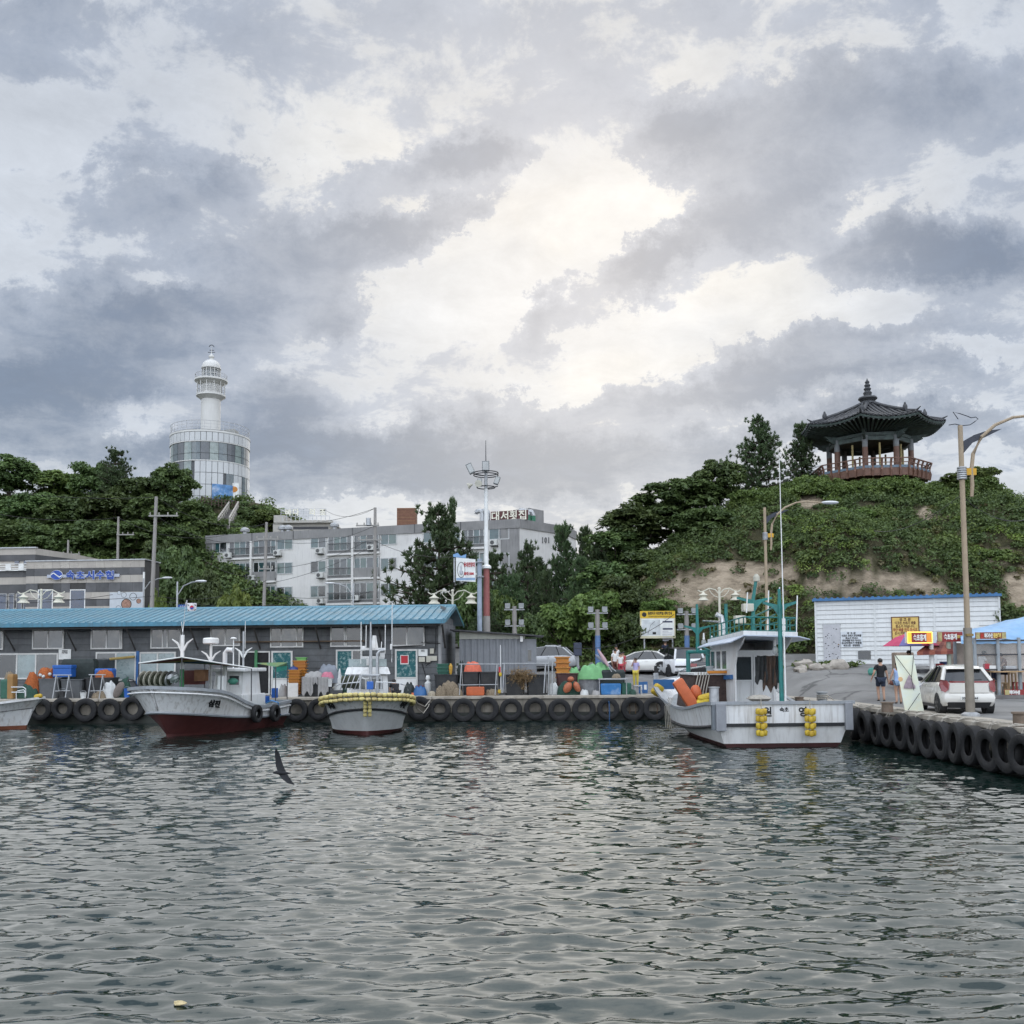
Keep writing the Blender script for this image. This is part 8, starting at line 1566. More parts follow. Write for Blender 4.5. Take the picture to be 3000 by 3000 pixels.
heap(1290, 1994, 1345, 2036, 47.7, NETM, 'tall tan rope heap at the quay edge', 'net', seed=18, z0=0); heap(1274, 2010, 1306, 2038, 47.4, NETM, 'small tan rope heap left of the tall one', 'net', seed=19, z0=0, d=.4); heap(1325, 2016, 1356, 2038, 47.35, NETM, 'tan rope heap beside the trestle leg', 'net', seed=20, z0=0, d=.4); heap(1252, 2024, 1276, 2038, 47.4, mat('net_cream', (.38, .33, .25), .9, var=.4, scale=20, bump=.7), 'cream net pile left of the rope heaps', 'net', seed=21, z0=0, d=.35)
a, b, z0, z1 = px_box(1366, 2012, 1419, 2037, 47.55); tag(MB().bb((a, 47.55, .005), (b, 47.95, z1)).build('float_block', ORG, None, bevel=.07, smooth=True), 'orange strapped float block under the right-hand trestle', 'float')
trestle((1352, 1456), 1946, 2036, 47.5, 'grey steel trestle over the orange float block'); trestle((1478, 1598), 1944, 2030, 47.45, 'long steel trestle in front of the big black tubs', False)
p0, p1 = P(1466, 1890, 47.5), P(1468, 2030, 47.5); t = thing('marker_pole', 'white marker pole with yellow floats beside the trestle', 'pole', tuple(p1)); MB().tube([p0, p1], .022, 6).build('staff', WHITEP, t); float_mb(P(1466, 1976, 47.45), .075, .2, (0, 0, 1)).build('float', FLY, t, smooth=True); float_mb(P(1463, 2026, 47.45), .08, .2, (0, 0, 1)).build('float', FLY, t, smooth=True); MB().box(P(1464, 1962, 47.48), (.1, .04, .28)).build('red_flag', RL, t)
tub(1476, 1976, 1540, 2032, 48.0, TUBD, 'large black tub under the dry plants, left', 1.1); tub(1541, 1976, 1606, 2032, 48.0, TUBD, 'large black tub under the dry plants, right', 1.1)
def dry_plants():
 rg_ = np.random.default_rng(91); n = 1500; px = rg_.normal(1528, 17, n); py = 1978+rg_.normal(0, 10, n)+np.where(rg_.random(n)<.45, rg_.random(n)*42*np.clip(1-np.abs(px-1532)/22, 0, 1), 0)
 C_ = np.array([tuple(P(a, b, 47.92+rg_.normal()*.12)) for a, b in zip(px, py)]); N_ = rg_.normal(size=(n, 3)); V, Fq = cards(C_, N_, rg_.uniform(.05, .12, n), .3, rg_); tag(np_mesh('dry_plants', V, Fq, leaf_mat('straw', (.16, .10, .05), (.40, .28, .15)), smooth=False, tone=rg_.random(n)), 'tan dried plants spilling over the large black tubs', 'plants')
dry_plants()
crate_stack(1627, 1672, 1923, 1970, 5, 49.4, CRO, 'orange basket of the nested stack by the trestle end, %s from below', z0=.62, grp='nested orange baskets', d=.55)
tg = thing('plank_table', 'dark plank table under the nested orange baskets', 'table', (P(1650, 1975, 49.4).x, 49.6, 0)); a, b, _, _ = px_box(1622, 1970, 1690, 1976, 49.4); MB().bb((a, 49.2, .56), (b, 50.1, .617)).build('top', DSTEEL, tg)
for x in (a+.05, b-.05):
 for y in (49.3, 50.0): MB().bb((x-.03, y-.03, 0), (x+.03, y+.03, .559)).build('leg', DSTEEL, tg)
for k, px in enumerate((1618, 1607)): 
 p = P(px, 2036, 47.55+.3*k); t = P(px, 1935-10*k, 47.55+.3*k); tag(MB().cyl((p.x, p.y, 0), (t.x, t.y, t.z), .035, n=8).build('steel_post', STEEL, None, smooth=True), ['galvanised post at the end of the long trestle', 'dark post behind the galvanised one'][k], 'post')
tub(1630, 1972, 1694, 2022, 48.9, mat('tub_brown', (.075, .03, .028), .6, var=.25), 'dull red-brown tub behind the netted buoys'); heap(1632, 1994, 1702, 2038, 47.75, NETG, 'dark green net holding orange buoys', 'net', seed=23, z0=0, d=.6)
for k, (px, py, rx, rz_r, lb) in enumerate(((1672, 1990, .17, .14, 'round orange buoy on top of the dark net'), (1663, 2014, .2, .3, 'long orange buoy leaning on the dark net'), (1690, 2012, .16, .28, 'orange buoy at the right of the dark net'))):
 c = P(px, py, 47.65-.0*k); tag(MB().ell(c, (rx, rx, rz_r), 12, 9, m=Matrix.Rotation(R([0, 30, -25][k]), 3, 'Y')).build('orange_buoy', mat('buoy_orange', (.42, .13, .06), .6, var=.3, scale=5, dirt=(.16, .07, .04), dirt_amt=.5), None, smooth=True), lb, 'buoy', 'orange buoys in the dark net')
heap(1694, 1945, 1768, 2037, 47.75, TARPS, 'tall pile wrapped in silver-grey tarpaulin', 'pile', 'covered_pile', seed=24, z0=0, d=.75); heap(1697, 1945, 1768, 1992, 47.70, TARPG, 'bright green sheet over the silver-grey pile', 'tarpaulin', 'green_sheet', seed=24, d=.85, z0=P(1730, 1990, 47.8).z); heap(1738, 1938, 1792, 1974, 49.2, TARPG, 'bright green sheet on the black load behind', 'tarpaulin', 'green_sheet', seed=26, d=.8, z0=.75); heap(1662, 1956, 1704, 1968, 49.2, TARPG, 'flat green sheet on the plank table', 'tarpaulin', 'green_sheet', seed=27, d=.5, z0=.62); sagbox(1762, 1962, 1832, 1986, 49.2, TARPK, 'black covered load behind the blue crate', 'load', 'covered_box', .8, z0=.0)
for k, (x0, y0, x1, y1, mt, lb) in enumerate(((1751, 1902, 1782, 1952, mat('parasol_pink', (.45, .30, .32), .8, var=.25), 'folded pale pink parasol leaning by the post'), (1744, 1918, 1790, 1955, mat('parasol_grey', (.20, .21, .26), .8, var=.25), 'folded blue-grey parasol lying across the load'))):
 a, b = P(x0, y0, 49.6), P(x1, y1, 49.2); o = thing('folded_parasol', lb, 'parasol', tuple(b)); MB().tube([a, a.lerp(b, .15), a.lerp(b, .6), b], [.03, .07, .11, .05], 8).build('canopy', mt, o, smooth=True); MB().tube([b, b+(b-a).normalized()*.35], .02, 6).build('pole', STEEL, o)
tb = thing('work_table', 'steel work table over the blue crate', 'table', (P(1795, 2038, 47.8).x, 47.9, 0)); a, b, _, zt = px_box(1752, 1987, 1838, 1994, 47.7); MB().bb((a, 47.55, zt-.06), (b, 48.35, zt)).build('top', STEEL, tb)
for x in (a+.06, b-.06):
 for y in (47.62, 48.28): MB().cyl((x, y, 0), (x, y, zt-.06), .025, n=6).build('leg', STEEL, tb)
heap(1793, 1974, 1820, 1988, 47.7, NETM, 'tan net bag on the work table', 'net', seed=28, z0=zt, d=.35); sagbox(1760, 2002, 1820, 2039, 47.6, mat('blue_worn', (.03, .17, .42), .55, var=.2, scale=3, dirt=(.45, .5, .52), dirt_amt=.55), 'worn blue crate under the work table', 'crate', 'blue_crate', .5, z0=.0); sagbox(1821, 2000, 1850, 2037, 47.8, CRG, 'dark green crate right of the blue crate', 'crate', 'green_crate', .45, z0=0)
def chair(px, y0, y1, Y, mt, lb):
 p = P(px, y1, Y); z = max(0, RZ(p.x, Y)); o = thing('plastic_stool', lb, 'stool', (p.x, Y, z)); MB().bb((p.x-.2, Y-.18, z+.40), (p.x+.2, Y+.18, z+.45)).build('seat', mt, o, bevel=.02)
 for i in (-1, 1):
  for j in (-1, 1): MB().cyl((p.x+i*.2, Y+j*.18, z), (p.x+i*.15, Y+j*.14, z+.40), .022, n=6).build('leg', mt, o)
chair(1868, 2008, 2038, 47.9, STEEL, 'grey stool beside the blue sign boards')
for k, (x0, x1, y0) in enumerate(((1872, 1884, 1998), (1884, 1897, 1997))): a, b, z0, z1 = px_box(x0, y0, x1, 2036, 48.4+.1*k); o = tag(MB().bb((a, 48.4+.1*k, .005), (b, 48.44+.1*k, z1)).build('sign_board', BTRIM, None), ['blue board leaning beside the stool', 'blue board next to the white bow'][k], 'board'); MB().bb((a+.05, 48.393+.1*k, z1*.35), (b-.05, 48.398+.1*k, z1*.75)).build('pale_patch', WPL, o)
p = P(1782, 2052, QY-.05); tag(MB().tube([p, p+Vector((0, -.33, -.05)), p+Vector((.02, -.36, -.5)), p+Vector((0, -.36, -1.15))], .02, 5).build('blue_rope', BTRIM, None), 'blue rope hanging down the far quay wall', 'rope')
for k, (x0, y0, x1, y1, Y, mt, lb) in enumerate(((392, 2020, 420, 2046, 47.6, NETM, 'brown rope coil heap left of the red-bottomed bow'), (338, 1985, 380, 2010, 48.9, NETG, 'green net bundle behind the blue bucket'), (400, 1990, 430, 2042, 49.2, TARPK, 'black net sack against the shed, behind the line drum'), (812, 2005, 842, 2040, 48.9, CLG, 'grey sack left of the white board'), (1000, 1990, 1040, 2036, 49.0, NETG, 'green net heap behind the middle boat'), (1180, 2000, 1215, 2036, 49.1, TARPK, 'black bag by the shed door'), (1345, 1985, 1360, 2030, 49.3, NETM, 'tan net behind the trestle leg'), (1605, 2000, 1640, 2036, 48.2, SACK, 'white net bundle beside the steel post'), (1700, 2020, 1726, 2038, 47.45, SACK, 'small white heap in front of the silver pile'), (1735, 2022, 1760, 2038, 47.4, CLG, 'grey rag heap in front of the silver pile'), (1846, 2020, 1866, 2038, 47.5, NETG, 'small green net by the stool'), (1420, 2018, 1462, 2037, 47.7, NETM, 'brown net under the right-hand trestle'))): heap(x0, y0, x1, y1, Y, mt, lb, 'net', 'gear_heap', seed=60+k, z0=RZ(0, 47), d=.5)
t = P(1254, 2030, 48.9); o = thing('water_can', 'white water can on the quay right of the shed door', 'can', (t.x, 48.9, 0)); MB().lathe([(.17, 0), (.18, .1), (.18, .62), (.08, .72), (.07, .8)], (t.x, 48.9, 0), 14).build('body', SACK, o, smooth=True); MB().lathe([(.10, .80), (.13, .86), (.10, 1.0), (.03, 1.02)], (t.x, 48.9, 0), 12).build('cap', WHITEP, o, smooth=True)
heap(1208, 2010, 1250, 2036, 48.3, BTRIM, 'blue crumpled sheet on the quay by the bow', 'sheet', 'blue_sheet', seed=30, z0=0); sagbox(1216, 2008, 1240, 2022, 48.6, mat('maroon_box', (.10, .02, .03), .5), 'maroon box behind the blue sheet', 'box', 'box', z0=0)
# ================================================================== VEHICLES
def car_paint(n, c): return mat(n, c, .28, 0, .02, 1.0, coat=.8)
CGL = glass_mat('car_glass', (.012, .014, .016), .05); RED_L = glass_mat('tail_red', (.22, .01, .012), .12); BLKP = mat('black_plastic', (.02, .02, .021), .55); ALU = mat('alloy', (.38, .39, .40), .35, .7); DALU = mat('dark_alloy', (.07, .07, .075), .35, .6)
def wheel(o, x, y, r, side, rim):
 w = MB().lathe([(r*.62, -.09), (r*.90, -.10), (r, -.06), (r, .06), (r*.90, .10), (r*.62, .09)], (x, y, r), 22, Matrix.Rotation(math.pi/2, 3, 'Y'), cap=False).build('wheel', BLACKR, o, lc=1, smooth=True)
 MB().cyl((x+side*.01, y, r), (x+side*.075, y, r), r*.64, n=20).build('rim_disc', BLKP, w, lc=1); m = MB()
 for k in range(5):
  a = k*2*math.pi/5+.3; d = Vector((0, math.cos(a), math.sin(a))); e = Vector((0, -math.sin(a), math.cos(a))); c = Vector((x+side*.085, y, r)); m.add([c+d*r*.08+e*.05, c+d*r*.62+e*.035, c+d*r*.62-e*.035, c+d*r*.08-e*.05]+[q+Vector((side*.015, 0, 0)) for q in (c+d*r*.08+e*.05, c+d*r*.62+e*.035, c+d*r*.62-e*.035, c+d*r*.08-e*.05)], [(0, 1, 2, 3), (4, 7, 6, 5), (0, 4, 5, 1), (1, 5, 6, 2), (2, 6, 7, 3), (3, 7, 4, 0)])
 m.cyl((x+side*.08, y, r), (x+side*.11, y, r), r*.16, n=10); m.build('rim_spokes', rim, w, lc=1)
def car(label, loc, rz, L, Wd, H, belt, prof, green, paint, wheel_r=.30, axles=(.18, .80), rim=ALU, roof=None, group='parked cars'):
 """local frame: y forward (0 = rear bumper), x right. prof: (t, z_low, z_top, width factor); green: (t, half width factor, z) outline of the glasshouse"""
 o = thing('parked_car', label, 'car', loc, rz, group); hw = Wd/2; rings = []
 for t, zl, zt, wf in prof:
  w = hw*wf; y = t*L; zm = zl+(zt-zl)*.48; rings.append([(-w*.90, y, zl), (-w*.985, y, zl+.10), (-w, y, zm), (-w*.985, y, zt-(zt-zl)*.22), (-w*.93, y, zt-.05), (-w*.80, y, zt), (w*.80, y, zt), (w*.93, y, zt-.05), (w*.985, y, zt-(zt-zl)*.22), (w, y, zm), (w*.985, y, zl+.10), (w*.90, y, zl)])
 body = MB().loft(rings).build('body', paint, o, lc=1, smooth=50)
 g0 = [(t, hw*.885, belt(t)) for t in np.linspace(green['b0'], green['b1'], 9)]; rt0, rt1 = green['r0'], green['r1']; n = 9; lo, hi = [], []
 for i in range(n):
  f = i/(n-1); tb = green['b0']+(green['b1']-green['b0'])*f; tr = rt0+(rt1-rt0)*f; lo.append((hw*.90, tb*L, belt(tb)-.02)); zr = H-.02-.26*abs(f-.48)**1.7; hi.append((hw*green.get('rw', .70), tr*L, zr))
 for nm, sx in (('side_glass', 1), ('side_glass', -1)): MB().loft([[(sx*a[0], a[1], a[2]) for a in lo], [(sx*a[0], a[1], a[2]) for a in hi]], closed=False, cap=False).build(nm, CGL, o, lc=1, smooth=True)
 for nm, i in (('rear_window', 0), ('windscreen', n-1)): MB().loft([[(s*lo[i][0], lo[i][1]+(-.03 if i==0 else .08)*(1-abs(s)**2), lo[i][2]) for s in np.linspace(-1, 1, 7)], [(s*hi[i][0], hi[i][1]+(-.02 if i==0 else .05)*(1-abs(s)**2), hi[i][2]+.015*(1-abs(s))) for s in np.linspace(-1, 1, 7)]], closed=False, cap=False).build(nm, CGL, o, lc=1, smooth=True)
 rr = [[(s*h[0]*1.03, h[1]+(-.04 if j==0 else .03 if j==n-1 else 0), h[2]+.012+.035*(1-abs(s)**2.2)) for s in np.linspace(-1, 1, 9)] for j, h in enumerate(hi)]; rr2 = [[(p[0], p[1], p[2]-.035) for p in r[::-1]] for r in rr]; MB().loft([a+b for a, b in zip(rr, rr2)]).build('roof', roof or paint, o, lc=1, smooth=60)
 for sx in (1, -1):
  for i, th in ((0, .055), (3 if green.get('hatch') else 2, .03), (5, .03), (n-1, .04)): MB().tube([(sx*(lo[i][0]+.006), lo[i][1], lo[i][2]), (sx*(hi[i][0]+.012), hi[i][1], hi[i][2])], th*(1.15 if i==0 else 1), 6).build('pillar', paint if i in (0, n-1) else BLKP, o, lc=1, smooth=True)
  MB().ell((sx*(hw+.06), green['b1']*L-.42, belt(.6)+.08), (.11, .07, .08), 10, 7).build('mirror', paint if paint.name != 'car_cream' else BLKP, o, lc=1, smooth=True)
  for t in axles:
   MB().cyl((sx*(hw*.72), t*L, wheel_r), (sx*(hw*.992+.006), t*L, wheel_r), wheel_r*1.16, n=24).build('wheel_arch', BLKP, o, lc=1); wheel(o, sx*(hw-.085), t*L, wheel_r, sx, rim)
  for t in (.36, .58): MB().tube([(sx*(hw+.005), t*L, belt(.5)-.12), (sx*(hw+.02), t*L+.08, belt(.5)-.115), (sx*(hw+.005), t*L+.17, belt(.5)-.11)], .014, 5).build('door_handle', paint, o, lc=1)
  MB().bb((sx*hw*.93, axles[0]*L+wheel_r*1.3, .17), (sx*hw*1.0, axles[1]*L-wheel_r*1.3, .25)).build('sill', BLKP, o, lc=1)
 return o
def pos(px, py, zoff=0):
 """ground point below a pixel on the sloping road"""
 d = ray(px, py); t = 10.0
 for _ in range(4000):
  p = Vector((0, 0, CAMZ))+d*t
  if p.z <= RZ(p.x, p.y): break
  t += .02
 return p
PW = car_paint('car_cream', (.70, .68, .63)); hb_belt = lambda t: .93+.07*(1-t)
hp = Vector((14.08, 29.3, 0)); hr = R(-10.5)
hb = car('cream white hatchback seen from behind beside the tall lamp post', (hp.x, hp.y, RZ(hp.x, hp.y+1)+.0), hr, 3.6, 1.6, 1.49, hb_belt, [(0.0, .32, .86, .86), (.02, .24, .93, .95), (.08, .22, 1.0, .99), (.3, .20, .99, 1.0), (.6, .20, .96, 1.0), (.72, .20, .93, .99), (.86, .22, .84, .97), (.95, .26, .74, .90), (1.0, .34, .62, .76)], dict(b0=.05, b1=.80, r0=.165, r1=.55, rw=.66, hatch=1), PW, .295, (.16, .83), DALU)
hwd = .8
def hbp(name, m, mt, **k): return m.build(name, mt, hb, lc=1, **k)
for sx in (-1, 1):
 hbp('tail_lamp', MB().add([(sx*.80, .06, 1.06), (sx*.62, -.045, 1.02), (sx*.56, -.055, .92), (sx*.60, -.06, .74), (sx*.70, -.05, .66), (sx*.79, .05, .72), (sx*.81, .2, .88), (sx*.80, .15, 1.0)], [(0, 1, 2, 3, 4, 5, 6, 7)]).add([(sx*.79, .10, 1.05), (sx*.60, .0, 1.0), (sx*.58, .0, .74), (sx*.78, .1, .7)], [(0, 1, 2, 3)]), RED_L)
 hbp('reflector', MB().bb((sx*.60, -.05, .36), (sx*.70, .02, .52)), RED_L)
hbp('lamp_bar', MB().bb((-.56, -.055, .955), (.56, .0, 1.01)), RED_L); hbp('tailgate', MB().loft([[(-.58, -.045, .64), (.58, -.045, .64), (.55, .04, .64), (-.55, .04, .64)], [(-.56, -.05, .95), (.56, -.05, .95), (.54, .04, .95), (-.54, .04, .95)]]), PW, bevel=.02)
hbp('rear_bumper', MB().loft([[(-.70, -.06, .34), (.70, -.06, .34), (.79, .12, .34), (-.79, .12, .34)], [(-.73, -.085, .5), (.73, -.085, .5), (.80, .15, .5), (-.80, .15, .5)], [(-.68, -.05, .63), (.68, -.05, .63), (.79, .12, .63), (-.79, .12, .63)]]), PW, bevel=.03, smooth=True); hbp('bumper_valance', MB().loft([[(-.55, .0, .18), (.55, .0, .18), (.62, .2, .18), (-.62, .2, .18)], [(-.62, -.085, .36), (.62, -.085, .36), (.7, .2, .36), (-.7, .2, .36)]]), BLKP)
pl = hbp('number_plate', MB().bb((-.26, -.105, .43), (.26, -.088, .545)), WPL); text_on('309허 5844', .105, (0, 0, 0), INK, pl, 'plate_number', depth=.006, bold=.002, wfit=.46).data.transform(Matrix.Translation((0, -.109, .487)) @ ROOTM[hb.name].inverted())
text_on('KIA', .075, (0, 0, 0), ALU, hb, 'badge', depth=.01, bold=.003, wfit=.17).data.transform(Matrix.Translation((.0, -.058, .86)) @ ROOTM[hb.name].inverted()); hbp('rear_wiper', MB().tube([(-.02, -.03, 1.02), (.02, -.01, 1.04), (.38, -.005, 1.05)], .014, 5), BLKP); hbp('roof_spoiler', MB().loft([[(-.50, .46, 1.37), (.50, .46, 1.37), (.52, .7, 1.43), (-.52, .7, 1.43)], [(-.46, .44, 1.385), (.46, .44, 1.385), (.50, .7, 1.46), (-.50, .7, 1.46)]]), PW)
def fit_car(label, px, py, rz, *a, **k): p = pos(px, py); return car(label, (p.x, p.y, p.z), rz, *a, **k), p
SED = [(0, .3, .82, .82), (.03, .22, .93, .94), (.2, .2, .95, 1), (.5, .2, .92, 1), (.68, .2, .90, .99), (.85, .22, .80, .96), (.96, .28, .68, .88), (1, .36, .55, .74)]
WHC = car_paint('car_white', (.74, .73, .69)); WHC2 = car_paint('car_white_cool', (.74, .75, .76)); BKC = car_paint('car_black', (.02, .02, .022)); SLV = car_paint('car_silver', (.42, .43, .44))
sed, p = fit_car('white four-door sedan with open-spoke wheels, nose to the left', 1992, 1975, R(72), 4.9, 1.85, 1.42, lambda t: .92, SED, dict(b0=.10, b1=.72, r0=.25, r1=.52), WHC, .36, (.2, .79), ALU)
suv, p = fit_car('white estate with a dark roof, its tailgate towards the quay', 2022, 1987, R(12), 4.8, 1.98, 1.78, lambda t: 1.10, [(0, .36, 1.08, .9), (.02, .28, 1.15, .97), (.2, .26, 1.14, 1), (.6, .26, 1.12, 1), (.75, .26, 1.08, .99), (.92, .3, .95, .95), (1, .4, .75, .82)], dict(b0=.015, b1=.74, r0=.05, r1=.58, rw=.76, hatch=1), WHC2, .38, (.18, .81), DALU, roof=BLKP)
for z0, z1, mt in ((.62, .72, BLKP), (.30, .40, BLKP)): MB().bb((-.9, -.03, z0), (.9, .05, z1)).build('tail_strip', mt, suv, lc=1)
MB().bb((-.75, -.04, .46), (-.35, -.015, .56)).build('number_plate', WPL, suv, lc=1)
blk, p = fit_car('black car with a red tail lamp right of the white estate', 2066, 1985, R(-18), 4.5, 1.85, 1.36, lambda t: .90, SED, dict(b0=.06, b1=.72, r0=.22, r1=.52), BKC, .36); MB().bb((-.88, -.03, .62), (-.45, .05, .80)).build('tail_lamp', RED_L, blk, lc=1)
wh2, p = fit_car('white car half hidden behind the boat wheelhouse', 2125, 1976, R(-30), 4.6, 1.85, 1.5, lambda t: .95, SED, dict(b0=.05, b1=.72, r0=.16, r1=.55), WHC2, .34); MB().bb((-.88, -.03, .72), (-.4, .05, .86)).build('tail_lamp', RED_L, wh2, lc=1)
slv = car('silver car behind the container hut, roof and side in view', (P(1690, 1950, 59.5).x, 59.5, RZ(P(1640, 1950, 59.5).x, 59.5)), R(80), 4.5, 1.8, 1.5, lambda t: .93, SED, dict(b0=.05, b1=.74, r0=.18, r1=.55), SLV, .34)
sc_p = P(1692, 1965, 52.5); so = thing('scooter', 'dark red scooter parked behind the plank table', 'scooter', (sc_p.x, 52.5, RZ(sc_p.x, 52.5))); z0 = RZ(sc_p.x, 52.5)
for dx in (-.55, .55): MB().lathe([(.12, -.05), (.22, -.05), (.24, 0), (.22, .05), (.12, .05)], (sc_p.x+dx, 52.5, z0+.24), 16, Matrix.Rotation(math.pi/2, 3, 'X'), cap=False).build('wheel', BLACKR, so, smooth=True)
MB().loft([[(sc_p.x-.55, 52.4, z0+.75), (sc_p.x-.55, 52.6, z0+.75), (sc_p.x-.6, 52.6, z0+1.02), (sc_p.x-.6, 52.4, z0+1.02)], [(sc_p.x-.25, 52.36, z0+.3), (sc_p.x-.25, 52.64, z0+.3), (sc_p.x-.3, 52.62, z0+.85), (sc_p.x-.3, 52.38, z0+.85)], [(sc_p.x+.1, 52.36, z0+.3), (sc_p.x+.1, 52.64, z0+.3), (sc_p.x+.1, 52.62, z0+.5), (sc_p.x+.1, 52.38, z0+.5)], [(sc_p.x+.7, 52.4, z0+.5), (sc_p.x+.7, 52.6, z0+.5), (sc_p.x+.75, 52.6, z0+.78), (sc_p.x+.75, 52.4, z0+.78)]]).build('body', car_paint('scooter_red', (.22, .012, .03)), so, bevel=.03, smooth=True); MB().bb((sc_p.x+.05, 52.36, z0+.72), (sc_p.x+.7, 52.64, z0+.82)).build('seat', BLKP, so, bevel=.03); MB().tube([(sc_p.x-.5, 52.15, z0+1.08), (sc_p.x-.55, 52.5, z0+1.02), (sc_p.x-.5, 52.85, z0+1.08)], .02, 5).build('handlebar', BLKP, so)
# ================================================================== PEOPLE
SKIN = mat('skin', (.42, .25, .17), .55, var=.08, scale=8); HAIR = mat('hair_black', (.012, .010, .009), .5, var=.3, scale=20)
def skin_mesh(V, E, Rr, root=0, sub=2):
 me = bpy.data.meshes.new('figure'); me.from_pydata(V, E, []); o = bpy.data.objects.new('figure', me); COL.objects.link(o)
 md = o.modifiers.new('s', 'SKIN'); md.use_smooth_shade = True
 for i, d in enumerate(me.skin_vertices[0].data): r = Rr[i]; d.radius = r if hasattr(r, '__len__') else (r, r); d.use_root = i==root
 ss = o.modifiers.new('u', 'SUBSURF'); ss.levels = sub; ss.render_levels = sub
 bpy.context.view_layer.update(); m = bpy.data.meshes.new_from_object(o.evaluated_get(bpy.context.evaluated_depsgraph_get())); bpy.data.objects.remove(o); m.shade_smooth(); return m
BASE = dict(pel=(0, 0, .525), bel=(0, .005, .60), che=(0, .0, .715), nb=(0, -.005, .81), nk=(0, .0, .855), hd=(0, .012, .905), ht=(0, .006, .955), hip=(.05, 0, .505), kn=(.055, .012, .285), an=(.055, -.01, .05), to=(.062, .075, .022), sh=(.098, 0, .795), el=(.125, -.015, .635), wr=(.135, .04, .495))
RAD = dict(pel=(.088, .062), bel=(.078, .056), che=(.092, .06), nb=(.05, .042), nk=.03, hd=(.046, .055), ht=(.036, .042), hip=.058, kn=.036, an=.022, to=.018, sh=.036, el=.025, wr=.017)
def person(label, loc, rz, H, shirt, legs, pose=None, cloth=None, sleeve=.6, trouser=1.0, hair='short', skirt=None, fem=False, hat=None, group=None, up=None):
 """pose: joint overrides such as elL=(x,y,z) in units of body height; faces +y"""
 o = thing('person', label, 'person', loc, rz, group); J = {}
 for k, v in BASE.items():
  if k in ('hip', 'kn', 'an', 'to', 'sh', 'el', 'wr'): J[k+'R'] = v; J[k+'L'] = (-v[0], v[1], v[2])
  else: J[k] = v
 if fem:
  for s in 'LR': J['sh'+s] = (J['sh'+s][0]*.88, *J['sh'+s][1:]); J['el'+s] = (J['el'+s][0]*.92, *J['el'+s][1:])
 J.update(pose or {}); r0 = lambda k: RAD[k if k in RAD else k[:-1]]
 def build(names, edges, k, nm, mt, cut=None, fingers=False, parent=o):
  V = [Vector(J[n])*H for n in names]; Rr = [(lambda r: tuple(q*k*H for q in r) if hasattr(r, '__len__') else (r*k*H,)*2)(r0(n)) for n in names]; E = [(names.index(a), names.index(b)) for a, b in edges]
  for a, b, f in cut or []:
   va, vb = Vector(J[a])*H, Vector(J[b])*H; V.append(va.lerp(vb, f)); ra, rb = r0(a), r0(b); ra = ra if not hasattr(ra, '__len__') else ra[0]; Rr.append(((ra+(rb-ra)*f)*k*H*1.06,)*2); E.append((names.index(a), len(V)-1))
  if fingers:
   for s, sg in (('L', -1), ('R', 1)):
    w = Vector(J['wr'+s]); d = (w-Vector(J['el'+s])).normalized(); ax = Vector((0, 1, 0)) if abs(d.y)<.8 else Vector((0, 0, 1)); ac = (ax-d*ax.dot(d)).normalized(); nr = d.cross(ac)*sg
    pm = w+d*.035; V.append(pm*H); Rr.append((.016*H, .011*H)); pi = len(V)-1; E.append((names.index('wr'+s), pi))
    for q, (of, ln) in enumerate(((-.014, .038), (-.005, .044), (.005, .041), (.013, .032), (.022, .026))):
     b0 = pm+ac*of+d*(.012 if q<4 else -.008); b1 = b0+d*ln*.55+(ac*.012 if q==4 else Vector()); b2 = b0+d*ln-nr*.012+(ac*.016 if q==4 else Vector())
     i0 = len(V); V += [b0*H, b1*H, b2*H]; Rr += [(.0055*H,)*2, (.005*H,)*2, (.004*H,)*2]; E += [(pi, i0), (i0, i0+1), (i0+1, i0+2)]
  me = skin_mesh([tuple(v) for v in V], E, Rr); me.materials.append(mt); p = bpy.data.objects.new(nm, me); COL.objects.link(p); p.parent = parent; return p
 LR = lambda *ks: [k+s for s in 'LR' for k in ks]
 build(['pel', 'bel', 'che', 'nb', 'nk', 'hd', 'ht']+LR('hip', 'kn', 'an', 'to', 'sh', 'el', 'wr'), [('pel', 'bel'), ('bel', 'che'), ('che', 'nb'), ('nb', 'nk'), ('nk', 'hd'), ('hd', 'ht')]+[e for s in 'LR' for e in (('pel', 'hip'+s), ('hip'+s, 'kn'+s), ('kn'+s, 'an'+s), ('an'+s, 'to'+s), ('nb', 'sh'+s), ('sh'+s, 'el'+s), ('el'+s, 'wr'+s))], 1.0, 'body', SKIN, fingers=True)
 sl = [] if sleeve==0 else ([('sh'+s, 'el'+s, sleeve) for s in 'LR'])
 build(['bel', 'pel', 'che', 'nb']+LR('sh'), [('pel', 'bel'), ('bel', 'che'), ('che', 'nb')]+([('nb', 'shL'), ('nb', 'shR')]), 1.17 if not fem else 1.13, 'shirt', shirt, sl)
 if legs is not None:
  if trouser >= 1: build(['pel']+LR('hip', 'kn', 'an'), [('pel', 'hip'+s) for s in 'LR']+[('hip'+s, 'kn'+s) for s in 'LR']+[('kn'+s, 'an'+s) for s in 'LR'], 1.22, 'trousers', legs)
  else: build(['pel']+LR('hip'), [('pel', 'hipL'), ('pel', 'hipR')], 1.22, 'shorts', legs, [('hip'+s, 'kn'+s, trouser) for s in 'LR'])
 if skirt: MB().lathe([(.085*H, .60*H), (.12*H, .5*H), (.19*H, .06*H), (.18*H, .05*H)], (0, 0, 0), 16, cap=False).build('skirt', skirt, o, lc=1, smooth=True)
 h = Vector(J['hd'])*H; t = Vector(J['ht'])*H; m = MB(); m.ell(tuple(h+Vector((0, -.012*H, .028*H))), (.056*H, .064*H, .052*H), 12, 8)
